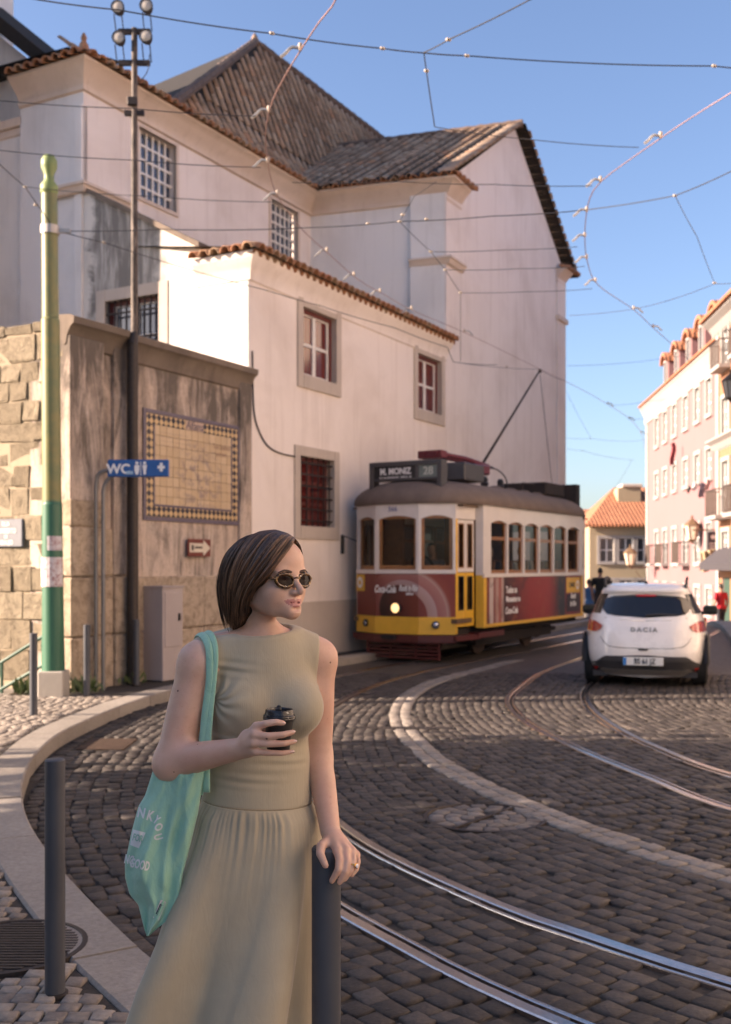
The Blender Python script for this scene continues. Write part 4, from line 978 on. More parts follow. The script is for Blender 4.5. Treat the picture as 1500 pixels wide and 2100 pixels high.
# street lanterns on brackets
M_LGLASS = simple('lantern_glass', (0.62, 0.52, 0.40), 0.3); M_LIRON = simple('lantern_iron', (0.16, 0.10, 0.055), 0.6, 0.3)
def lantern(p, h, wall_pt, label):
    t = thing('street_lantern', label, 'lantern', tuple(wall_pt), 'wall lanterns along the street'); k = h / 1.0; x, y, z = p
    mb = MB(); mb.lathe([(.02 * k, 1.0 * k), (.05 * k, .95 * k), (.03 * k, .9 * k), (.12 * k, .82 * k), (.30 * k, .66 * k), (.31 * k, .62 * k), (.0, .62 * k)], (x, y, z), n=6); mb.build('hood', M_LIRON, t)
    mb = MB(); mb.lathe([(.27 * k, .62 * k), (.16 * k, .1 * k), (0, .1 * k)], (x, y, z), n=6); mb.build('glass', M_LGLASS, t)
    mb = MB()
    for j in range(6):
        th = j * math.pi / 3; a = Vector(p).orthogonal()
        # ribs on the corners of the lathe above
    ax = Vector((0, 0, 1)).orthogonal().normalized(); ay = Vector((0, 0, 1)).cross(ax)
    for j in range(6):
        th = j * math.pi / 3; d = ax * math.cos(th) + ay * math.sin(th); mb.tube([Vector(p) + d * .275 * k + Vector((0, 0, .62 * k)), Vector(p) + d * .165 * k + Vector((0, 0, .1 * k))], .018 * k, 4)
    mb.lathe([(.17 * k, .1 * k), (.12 * k, .04 * k), (.05 * k, 0), (0, -.06 * k)], (x, y, z), n=6); mb.build('frame', M_LIRON, t)
    mb = MB(); w = Vector(wall_pt); q = Vector(p) + Vector((0, 0, -.05 * k)); mb.tube([w, q], .03, 6); mb.tube(catmull([w + Vector((0, 0, -.7 * k)), w.lerp(q, .35) + Vector((0, 0, -.5 * k)), w.lerp(q, .7) + Vector((0, 0, -.12 * k))], .1), .02, 5); mb.build('bracket', M_LIRON, t)
P = px(1420, 1112, 46.0); a, z = W_PK.hit(1442, 1112); lantern(tuple(P), 1.15, tuple(W_PK.P(a - 1.0, P.z, 0)), 'lantern on an iron bracket against the pink house')
P = px(1293, 1163, 57.0); lantern(tuple(P), 1.2, (P.x + 1.25, P.y + 1.2, P.z), 'lantern hanging before the cream house at the street end')
P = px(1500, 822, 30.0); lantern(tuple(P), .88, (12.5, 30.0, P.z - .1), 'large lantern cut off by the right edge beside the salmon house')
# hanging banner, cloth, awning, washing
sg = thing('hanging_sign', 'dark hanging shop sign on the pink house above the beige blind', 'sign', tuple(px(1462, 1110, 42.5)))
y = 42.5; a, b = px(1452, 1090, y), px(1473, 1131, y); mb = MB(); mb.box(a.x, b.x, y - .03, y + .03, b.z, a.z); mb.build('board', simple('sign_black', (0.035, 0.028, 0.035), .5), sg)
mb = MB(); mb.lathe([(0, 0), (.09, 0), (.09, .01), (0, .01)], ((a.x + b.x) / 2, y - .045, a.z - .22), (0, 1, 0), 10); mb.build('emblem', simple('sign_pale', (.55, .45, .4), .6), sg)
for k in range(3): mb = MB(); mb.box(a.x + .06, b.x - .06, y - .042, y - .031, b.z + .1 + k * .1, b.z + .14 + k * .1); mb.build('lettering', simple('sign_pale', (.55, .45, .4), .6), sg)
mb = MB(); mb.tube([(a.x - .6, y, a.z + .06), (14.2, y, a.z + .06)], .03, 6); mb.build('bracket', M_LIRON, sg)
y = 42.2; rows = []
for i in range(8):
    rows.append([px(1435 + 30 * j / 10 + 4 * math.sin(i * .5) * (1 - j / 10), 1132 + 36 * i / 7 - 6 * (j / 10) + 8 * math.sin(j / 10 * math.pi) * i / 7, y + .12 * math.sin(j * 1.6)) for j in range(11)])
mb = MB(); mb.grid(rows); o = mb.build('window_blind', simple('beige_canvas', (.42, .33, .20), .9), None, smooth='all'); tag(o, 'beige cloth blind draped from a balcony of the pink house', 'blind'); o.modifiers.new('thickness', 'SOLIDIFY').thickness = .02
mb = MB(); aw = [W_OR.P(.5, 2.35, 0), W_OR.P(6, 2.35, 0), W_OR.P(6, 1.75, .75), W_OR.P(.5, 1.75, .75)]; mb.poly(aw); mb.poly([aw[0], aw[3], W_OR.P(.5, 1.7, 0)]); mb.quad(aw[2], aw[3], aw[3] - Vector((0, 0, .25)), aw[2] - Vector((0, 0, .25))); o = mb.build('awning', simple('awning_canvas', (.045, .04, .045), .9), None); o.modifiers.new('thickness', 'SOLIDIFY').thickness = .015; tag(o, 'dark shop awning on the salmon house at the right edge', 'awning')
def cloth(u, v, w, h, col, lab, y=44.0):
    rows = [[px(u + w * j / 6 + 2 * math.sin(i), v + h * i / 6 + 1.5 * math.sin(j * 1.3), y + .06 * math.sin(j * 2 + i)) for j in range(7)] for i in range(7)]
    mb = MB(); mb.grid(rows); o = mb.build('laundry', col, None, smooth='all'); o.modifiers.new('thickness', 'SOLIDIFY').thickness = .012; tag(o, lab, 'laundry', 'washing hung on the pink house')
cloth(1434, 990, 12, 30, simple('grey_cloth', (.2, .17, .2), .9), 'grey garment hanging from a line on the pink house'); cloth(1447, 983, 9, 22, simple('rose_cloth', (.5, .33, .3), .9), 'pale rose garment hanging beside the grey one')
cloth(1411, 997, 5, 14, simple('black_cloth', (.03, .03, .03), .9), 'small black garment on the washing line of the pink house'); cloth(1421, 990, 10, 16, simple('white_cloth', (.7, .68, .65), .9), 'white garment between the black and grey washing')
cloth(1376, 908, 9, 46, simple('maroon_cloth', (.25, .05, .06), .9), 'narrow maroon banner hanging from an upper pink house window', 50.0)
# ================================================================== what stands left of the frame and shades the near street
TB = thing('church_tower', 'white church tower standing just outside the left edge of the view', 'tower', (-9.6, 18.0, 0))
mb = MB(); mb.box(-12.5, -7.25, 17.2, 22, -1, 15.5, 0, .05); mb.build('wall', M_WPL, TB)
mb = MB(); mb.box(-12.8, -7.0, 16.95, 22.3, 15.5, 15.9, 0, .08); mb.build('cornice', M_TRIM, TB)
mb = MB(); mb.add([(-12.8, 16.95, 15.9), (-7.0, 16.95, 15.9), (-7.0, 22.3, 15.9), (-12.8, 22.3, 15.9), (-9.9, 19.4, 19)], [(0, 1, 4), (1, 2, 4), (2, 3, 4), (3, 0, 4)]); mb.build('roof', M_TERRA, TB)
SB = thing('corner_house', 'plastered corner house left of the camera whose shadow covers the near street', 'house', (-14, 2, 0))
W_SB = Wall((-9.5, -12), (0, 1), (1, 0)); hl = [(y, y + 1, z, z + 1.7) for y in (2, 5, 8, 11, 14) for z in (1.2, 4.6)]
mb = MB(); holed(mb, W_SB, 0, 16.6, -1, 8.2, hl, .16); mb.quad((-9.5, 4.6, -1), (-9.5, 4.6, 8.2), (-20, 4.6, 8.2), (-20, 4.6, -1)); mb.quad((-9.5, -12, -1), (-20, -12, -1), (-20, -12, 8.2), (-9.5, -12, 8.2)); mb.quad((-20, 4.6, -1), (-20, 4.6, 8.2), (-20, -12, 8.2), (-20, -12, -1)); mb.build('wall', M_WHITEH, SB, recalc=False)
for h in hl: far_window(W_SB, *h, SB)
mb = MB(); mb.add([(-9.0, 5.0, 8.2), (-9.0, -12.4, 8.2), (-20.4, -12.4, 8.2), (-20.4, 5.0, 8.2), (-14.7, 1, 10.6), (-14.7, -8, 10.6)], [(0, 1, 5, 4), (1, 2, 5), (2, 3, 4, 5), (3, 0, 4)]); mb.build('roof', M_TERRA, SB)
def m_leaf():
    n = NT('leaf_green'); n.color(n.ramp(n.rnd(), [(0, (.035, .06, .018)), (.6, (.06, .10, .03)), (1, (.10, .12, .035))])); n.set(Roughness=.6); n.b.inputs['Subsurface Weight'].default_value = 0; return n.m
M_LEAF = m_leaf(); M_BARK = simple('bark', (.10, .075, .055), .95, 0, .4, 12, .6)
def tree(base, h, crown_r, label, n=2600, leaf=.16):
    t = thing('street_tree', label, 'tree', base, None); b = Vector(base); mb = MB(); top = b + Vector((.2, .1, h * .55))
    mb.tube(catmull([b + Vector((0, 0, -.2)), b + Vector((.05, 0, h * .3)), top], .3), [.17 - .09 * k / 12 for k in range(40)][:len(catmull([b + Vector((0, 0, -.2)), b + Vector((.05, 0, h * .3)), top], .3))], 8)
    cl = []
    for k in range(9):
        a = k * 2.4; d = Vector((math.cos(a) * crown_r * .7, math.sin(a) * crown_r * .7, h * .16 + random.uniform(-.3, .7))); e = top + d; cl.append(e); mb.tube([top - Vector((0, 0, random.uniform(0, h * .15))), top.lerp(e, .5) + Vector((0, 0, .2)), e], [.07, .045, .015], 5)
    mb.build('trunk', M_BARK, t)
    C = np.array([tuple(c) for c in cl + [top + Vector((0, 0, h * .3))]]); idx = RNG.integers(0, len(C), n); P = C[idx] + RNG.normal(0, crown_r * .26, (n, 3)); A = RNG.normal(0, 1, (n, 3)); A /= np.linalg.norm(A, axis=1)[:, None]; Bv = np.cross(A, RNG.normal(0, 1, (n, 3))); Bv /= np.linalg.norm(Bv, axis=1)[:, None]
    s = leaf * RNG.uniform(.6, 1.2, (n, 1)); V = np.stack([P - A * s, P + Bv * s * .45, P + A * s, P - Bv * s * .45], 1).reshape(-1, 3) - np.array(base); Fq = np.arange(n * 4).reshape(n, 4)
    link('crown', np_mesh('crown', V, Fq, M_LEAF), t)
tree((-8.2, 7.9, 0), 4.8, 1.45, 'leafy street tree just left of the frame beside the pavement', 1700)
tree((-9.8, 5.6, 0), 5.6, 1.7, 'second leafy tree left of the frame nearer the corner house', 1900)
# houses facing the church on the near right side, outside the frame; their sunlit fronts throw warm light back
M_PALE = m_facade('pale_facade', (0.62, 0.53, 0.45), (0.45, 0.38, 0.32))
def opposite(o, L, H, mat, label, seedk):
    Wo = Wall(o, -SA, SN); t = thing('opposite_house', label, 'house', (o[0], o[1], 0), 'houses on the near right side of the street'); n = int(L / 2.9)
    hl = [(1 + k * 2.9, 2.1 + k * 2.9, z, z + 1.9) for k in range(n) for z in (.9, 4.2, 7.4) if z + 2.2 < H]
    mb = MB(); holed(mb, Wo, 0, L, -2, H, hl, .15); mb.quad(Wo.P(0, -2), Wo.P(0, H), Wo.P(0, H, -8), Wo.P(0, -2, -8)); mb.quad(Wo.P(L, -2), Wo.P(L, -2, -8), Wo.P(L, H, -8), Wo.P(L, H)); mb.build('wall', mat, t, recalc=False)
    for h in hl: far_window(Wo, *h, t)
    mb = MB(); mb.quad(Wo.P(-.2, H, .5), Wo.P(L + .2, H, .5), Wo.P(L + .2, H + 2.4, -4), Wo.P(-.2, H + 2.4, -4)); mb.build('roof', M_TERRA, t, recalc=False)
opposite((10.85, 25.9), 12.5, 9.6, M_PALE, 'white fronted house beyond the right edge opposite the church', 1)
opposite((9.15, 13.2), 21, 10.5, M_PALE, 'cream fronted house right of the camera opposite the corner house', 2)
# ================================================================== poles and overhead wires
M_WIRE = simple('dark_wire', (0.055, 0.055, 0.06), 0.5, .4); M_COPPER = simple('contact_wire_copper', (0.34, 0.20, 0.17), 0.45, .6); M_PORC = simple('porcelain_insulator', (0.40, 0.33, 0.26), 0.5); M_GALV = simple('galvanised_fitting', (0.45, 0.42, 0.38), 0.5, .6)
WZ = 5.9
def on_z(u, v, z=WZ): y = (z - HC) * FP / (V0 - v); return Vector(((u - U0) / FP * y, y, z))
def contact(pts, label, hangers):
    P = catmull([on_z(u, v) for u, v in pts], .25); t = thing('contact_wire', label, 'wire', tuple(P[0]), 'tram contact wires')
    mb = MB(); mb.tube(P, .006, 6); mb.build('conductor', M_COPPER, t, smooth=True)
    for (u, v, sd) in hangers:
        p = on_z(u, v); q = min(P, key=lambda w: (w - p).length); i = P.index(q); tn = (P[min(i + 1, len(P) - 1)] - P[max(0, i - 1)]).normalized(); s = Vector((tn.y, -tn.x, 0)).normalized() * sd
        if s.x * sd > 0 and sd < 0: s = -s
        s = Vector((-1 if sd < 0 else 1, 0, 0)) * 1.0
        mb = MB(); mb.lathe([(0, -.005), (.011, 0), (.019, .016), (.015, .028), (.020, .04), (.015, .062), (0, .07)], tuple(q), n=10, m=0); mb.tube(catmull([q + Vector((0, 0, .02)), q + s * .07 + Vector((0, 0, .03)), q + s * .12 + Vector((0, 0, -.02)), q + s * .16 + Vector((0, 0, -.05))], .03), .014, 6, 1); mb.build('hanger', [M_PORC, M_GALV], t, smooth=True)
    return P
CW1 = contact([(712, -60), (690, 0), (655, 45), (625, 90), (588, 150), (560, 205), (546, 262), (548, 320), (566, 395), (618, 468), (680, 525), (735, 573), (790, 605), (850, 638), (960, 685), (1108, 757), (1190, 797), (1250, 831), (1295, 862), (1318, 893), (1322, 920)],
        'copper contact wire curving from the top edge over the tram', [(612, 105, -1), (556, 222, -1), (543, 335, -1), (570, 402, -1), (676, 520, -1), (728, 566, -1), (788, 602, -1), (848, 632, -1), (960, 682, 1), (1250, 829, 1), (1290, 858, 1), (1316, 888, 1)])
CW2 = contact([(1850, -40), (1700, 55), (1560, 150), (1500, 190), (1420, 240), (1340, 294), (1240, 366), (1213, 400), (1203, 440), (1200, 490), (1206, 540), (1228, 585), (1300, 635), (1340, 672), (1376, 704), (1420, 745)],
        'pale contact wire bending down through the sky at the right', [(1322, 290, -1), (1230, 365, -1), (1203, 428, -1), (1200, 490, -1), (1203, 530, -1), (1225, 580, -1), (1300, 632, 1), (1340, 672, 1)])
SPAN_LABELS = iter(['thin span wire crossing the sky above the church gable', 'uppermost thin wire crossing the church wall at the left', 'second thin wire from the top crossing the church wall at the left', 'third thin wire crossing the barred church windows at the left',
    'short wire rising to the cornice of the white transept', 'wire zigzagging down before the white transept wall', 'highest of three thin wires crossing the lower gable wall', 'middle of three thin wires crossing the lower gable wall', 'lowest of three thin wires crossing the lower gable wall',
    'thin wire along the transept eaves reaching the pale contact wire', 'short wire hanging steeply in the sky near the right edge', 'thin wire rising from the gable corner to the right edge', 'faint level wire from the gable to the pink house dormers', 'wire crossing behind the tip of the trolley pole',
    'short steep wire beside the gable edge above the tram rear', 'level wire over the street just above the tram roof height', 'lowest level wire over the street right of the tram roof', 'faint wire slanting down towards the chimney of the cream house', 'short wire reaching the pink house from the higher wire joint', 'short wire reaching the pink house from the lower wire joint'])
def span(pts, beads=(), r=.004, lab=None):
    lab = lab or next(SPAN_LABELS)
    P = [px(*p) for p in pts]; t = thing('span_wire', lab, 'wire', tuple(P[0]), 'span wires over the street')
    mb = MB()
    for a, b in zip(P, P[1:]):
        n = 10; mb.tube([a.lerp(b, k / n) - Vector((0, 0, .010 * (a - b).length * 4 * (k / n) * (1 - k / n))) for k in range(n + 1)], r, 5)
    mb.build('cable', M_WIRE, t, smooth=True)
    for (u, v, y) in beads:
        q = px(u, v, y); mb = MB(); mb.lathe([(0, -.024), (.009, -.02), (.015, -.01), (.012, 0), (.0155, .01), (.009, .02), (0, .024)], tuple(q), (1, .1, -.1), n=9); mb.build('insulator', M_PORC, t, smooth=True)
span([(60, -4, 8), (245, 20, 8.3), (555, 68, 8.6), (785, 99, 8.8), (868, 108, 8.9), (960, 114, 9), (1465, 135, 9), (1560, 143, 9), (1950, 172, 9)], [(785, 99, 8.8), (958, 114, 9), (1465, 135, 9), (558, 68, 8.6)], .0055, 'thickest dark span wire crossing the whole sky near the top edge')
span([(868, 108, 8.9), (920, 81, 8.4), (1085, 0, 8), (1150, -30, 8)], [(920, 81, 8.4)], .0055, 'twisted span wire rising to the top edge from the thick crossing wire')
span([(870, 110, 8.9), (875, 145, 9.2), (892, 260, 10)], [(875, 145, 9.2)], .0055, 'short twisted wire hanging straight down from the thick crossing wire')
span([(892, 260, 10), (1100, 287, 10.4), (1310, 302, 10.6)]); span([(0, 206, 9.2), (270, 222, 9.4), (525, 238, 9.6)]); span([(0, 308, 10), (270, 328, 10), (535, 343, 10.2)])
span([(-30, 308, 11), (52, 383, 12), (112, 468, 12.75)], [(52, 383, 12), (73, 420, 12.3)], .0055, 'wire slanting down from the left edge to the green pole'); span([(52, 383, 12), (300, 402, 12), (560, 414, 12.2)])
span([(118, 473, 12.75), (330, 470, 12.6), (625, 467, 12.5), (820, 454, 12.2), (1010, 443, 12), (1195, 431, 11.8), (1385, 401, 11), (1510, 346, 10), (1850, 200, 9)], [(820, 454, 12.2), (875, 449, 12.2), (755, 458, 12.3), (1385, 401, 11)], .0055, 'long span wire running from the green pole to the right edge')
span([(118, 473, 12.75), (213, 497, 13), (550, 596, 14.5), (655, 626, 15), (810, 672, 16), (918, 712, 17), (930, 742, 17.5), (1020, 748, 19)], [(213, 497, 13), (550, 596, 14.5), (655, 626, 15)], .0055, 'wire sloping from the green pole across the rose annex')
span([(820, 454, 12.2), (850, 402, 12.6), (895, 372, 13)], [(826, 440, 12.2)]); span([(820, 454, 12.2), (884, 516, 12.8), (914, 553, 13.3), (945, 600, 14), (945, 740, 16)], [(884, 516, 12.8), (914, 553, 13.3), (945, 600, 14)])
span([(884, 516, 12.8), (1040, 512, 13), (1185, 506, 13.2)]); span([(914, 553, 13.3), (1060, 551, 13.6), (1200, 546, 13.8)]); span([(945, 600, 14), (1080, 598, 14.4), (1215, 592, 14.7)])
span([(600, 374, 10.5), (820, 372, 10.8), (1015, 378, 10.9), (1215, 381, 11)]); span([(1385, 401, 11), (1430, 485, 12), (1466, 580, 13)], [(1466, 580, 13)]); span([(1168, 647, 17), (1300, 634, 16), (1466, 582, 13), (1530, 577, 12), (1850, 560, 11)])
span([(1165, 750, 24), (1340, 738, 26), (1420, 725, 27)]); span([(930, 742, 17.5), (1108, 757, 20), (1160, 780, 24)], [(1040, 752, 19)]); span([(1163, 805, 30), (1212, 897, 34)]); span([(1163, 898, 30), (1212, 899, 32), (1325, 902, 38)], [(1212, 899, 32)])
span([(1163, 920, 30), (1195, 924, 31), (1300, 943, 36)], [(1195, 924, 31)]); span([(1297, 943, 37), (1236, 1036, 45)]); span([(1250, 832, 28), (1330, 822, 30), (1400, 812, 33)]); span([(1290, 860, 30), (1365, 850, 33)])

# green and yellow tram pole
gx, gy = -3.72, 12.72; GP = thing('tram_pole', 'tall green and mustard painted tram pole on a concrete block', 'pole', (gx, gy, PZ))
def m_pole():
    n = NT('two_tone_pole'); p = n.pos(); sp = n.n('ShaderNodeSeparateXYZ'); n.l(p, sp.inputs[0]); nz = n.noise(p, 5, 6, .7); f = n.noise(p, 24, 6, .8)
    z = n.math('ADD', sp.outputs['Z'], n.math('MULTIPLY', nz, .08)); c = n.mix(n.ramp(n.math('MULTIPLY', z, .2), [(0.492, (0, 0, 0)), (0.498, (1, 1, 1))]), (.03, .13, .075), n.mix(n.ramp(nz, [(.4, (0, 0, 0)), (.65, (1, 1, 1))]), (.21, .195, .07), (.14, .17, .07)))
    n.color(n.mix(n.ramp(f, [(.66, (0, 0, 0)), (.74, (1, 1, 1))]), c, (.22, .12, .05))); n.set(Roughness=.45); return n.m
lean = Vector((-.055, 0, 0))
mb = MB()
prof = [(.135, .30), (.125, 1.2), (.118, 2.4), (.110, 2.42), (.108, 4.6), (.098, 4.62), (.094, 6.1)]
for a, b in zip(prof, prof[1:]):
    q0 = Vector((gx, gy, a[1])) + lean * (a[1] / 6.5); q1 = Vector((gx, gy, b[1])) + lean * (b[1] / 6.5); mb.tube([q0, q1], [a[0], b[0]], 20, caps=False)
mb.build('shaft', m_pole(), GP, smooth=True)
mb = MB(); mb.lathe([(.094, 6.1), (.105, 6.12), (.105, 6.2), (.06, 6.26), (.06, 6.34), (.095, 6.42), (.095, 6.5), (.06, 6.56), (0, 6.58)], (gx + lean.x, gy, 0), n=20); mb.build('cap', simple('cap_green', (.20, .26, .09), .5), GP, smooth=True)
mb = MB(); mb.box(gx - .15, gx + .15, gy - .15, gy + .15, PZ - .02, .42, 0, .012); mb.build('base', m_plaster('concrete', (.46, .42, .36), (.25, .21, .17), .5, .4), GP)
def sticker(name, th0, th1, z0, z1, r, mat):
    mb = MB(); N = 8; mb.grid([[(gx + lean.x * z / 6.5 + math.sin(t) * r, gy - math.cos(t) * r, z) for t in [th0 + (th1 - th0) * k / N for k in range(N + 1)]] for z in (z0, z1)]); mb.build(name, mat, GP, recalc=False)
def m_paper():
    n = NT('torn_poster'); p = n.pos(); f = n.noise(p, 22, 5, .7, .6); n.color(n.ramp(f, [(.42, (.62, .60, .60)), (.56, (.52, .42, .42)), (.66, (.30, .10, .09)), (.72, (.55, .48, .45))])); n.set(Roughness=.8); return n.m
MP_ = m_paper(); sticker('poster', -1.3, 1.35, 1.42, 1.77, .132, MP_); sticker('poster', -.2, 1.3, 1.85, 2.02, .130, MP_)
mb = MB(); mb.tube([(gx + lean.x * .8, gy, 5.62), (gx + lean.x * .8, gy, 5.72)], .112, 16); mb.box(gx + .03, gx + .2, gy - .02, gy + .02, 5.64, 5.69); mb.build('wire_clamp', M_GALV, GP)
# floodlight pole against the retaining wall
fa = W_RTN.hit(276, 1000, .2)[0]; fb = W_RTN.P(fa, PZ, .2); zt = HC + (V0 - 58) * fb.y / FP
FL = thing('floodlight_pole', 'thin rusty pole with four round floodlights rising before the church', 'pole', tuple(fb))
def m_rustpole():
    n = NT('peeling_pole'); p = n.pos(); nz = n.noise(n.mapping(p, (1, 1, .35)), 9, 6, .75); n.color(n.ramp(nz, [(.38, (.04, .032, .027)), (.55, (.13, .10, .08)), (.75, (.30, .25, .21))])); n.set(Roughness=.75); return n.m
M_RP = m_rustpole()
mb = MB(); mb.tube([fb, fb + Vector((0, 0, zt - PZ))], [.055, .04], 12); mb.build('shaft', M_RP, FL, smooth=True)
mb = MB(); mb.tube([fb + Vector((-.02, -.03, .0)), fb + Vector((-.02, -.03, 4.45))], .075, 12); mb.tube([fb + Vector((-.02, -.03, 4.45)), fb + Vector((0, 0, 4.62))], [.075, .05], 12); mb.build('sleeve', M_IRON, FL, smooth=True)
zof = lambda v: HC + (V0 - v) * fb.y / FP; sx = fb.y / FP
for v, w in ((65, 33), (129, 32), (232, 20)):
    z = zof(v); mb = MB(); mb.box(fb.x - w * sx, fb.x + w * sx, fb.y - .03, fb.y + .03, z - .03, z + .03); mb.build('crossbar', M_BARS, FL)
mb = MB(); mb.box(fb.x - .08, fb.x + .05, fb.y - .09, fb.y - .02, zof(220), zof(203), 0, .01); mb.build('clamp_box', M_BARS, FL)
M_LENS = simple('floodlight_lens', (.42, .38, .32), .15, 0, .2, 14, 0, .5)
for (u, v, zc_) in ((247, 24, 65), (305, 21, 65), (249, 86, 65), (304, 83, 65)):
    c = Vector((fb.x + (u - 277) * sx, fb.y - .12, zof(v))); mb = MB(); mb.lathe([(.055, .13), (.076, .07), (.088, .0), (.088, -.02), (.078, -.02), (.078, -.005), (0, -.012)], tuple(c), (0, 1, 0), 22); fl = mb.build('floodlight', M_BARS, FL, smooth=True)
    mb = MB(); mb.lathe([(0, -.024), (.045, -.02), (.078, -.008)], tuple(c), (0, 1, 0), 22); mb.build('lens', M_LENS, fl, smooth=True)
    zb = zof(128 if v > 60 else 65); mb = MB()
    for d in (-.05, .05): mb.tube([c + Vector((d, 0, -.09)), Vector((c.x + d, fb.y, zb))], .008, 5)
    mb.build('yoke', M_BARS, fl)
mb = MB(); mb.tube(catmull([(fb.x + .05, fb.y - .04, zof(175)), (fb.x + .18, fb.y - .05, zof(150)), (fb.x + .21, fb.y - .05, zof(115))], .06), .006, 5); mb.build('lead', M_BARS, FL)
# bollards
def bollard(x, y, r, label, cap=None, lean=0.0):
    t = thing('bollard', label, 'bollard', (x, y, PZ), 'grey steel bollards along the kerb'); h = .85
    mb = MB(); mb.lathe([(r, -.02), (r, h - .006), (r - .004, h - .001), (r * .6, h + .001), (0, h + .001)], (x, y, PZ), n=28); mb.build('tube', M_BOLL, t, smooth=True)
    mb = MB(); mb.lathe([(r + .012, -.01), (r + .011, .004), (r, .006)], (x, y, PZ), n=24); mb.build('collar', M_IRON, t)
def m_boll():
    n = NT('bollard_paint'); p = n.pos(); f = n.noise(p, 30, 6, .8); g2 = n.noise(p, 5, 4)
    c = n.mix(n.ramp(f, [(.68, (0, 0, 0)), (.76, (1, 1, 1))]), n.ramp(g2, [(.3, (.050, .054, .064)), (.7, (.066, .070, .080))]), (.13, .11, .09)); n.color(c); n.set(Roughness=.5); n.bump(f, .12, .002); return n.m
M_BOLL = m_boll()
b1 = gpx(113, 2037, PZ); bollard(b1.x, b1.y, .036, 'dark grey bollard standing alone at the lower left of the pavement')
BW = Vector((-.098, 2.66, 0)); bollard(BW.x, BW.y, .0365, 'dark grey bollard under the hand of the woman')
for (u, v, l) in ((69, 1467, 'bollard nearest the green pole, darkest of the three far ones'), (178, 1428, 'middle bollard of the three before the retaining wall'), (280, 1405, 'bollard standing before the grey metal cabinet')):
    q = gpx(u, v, PZ); bollard(q.x, q.y, .04, l)
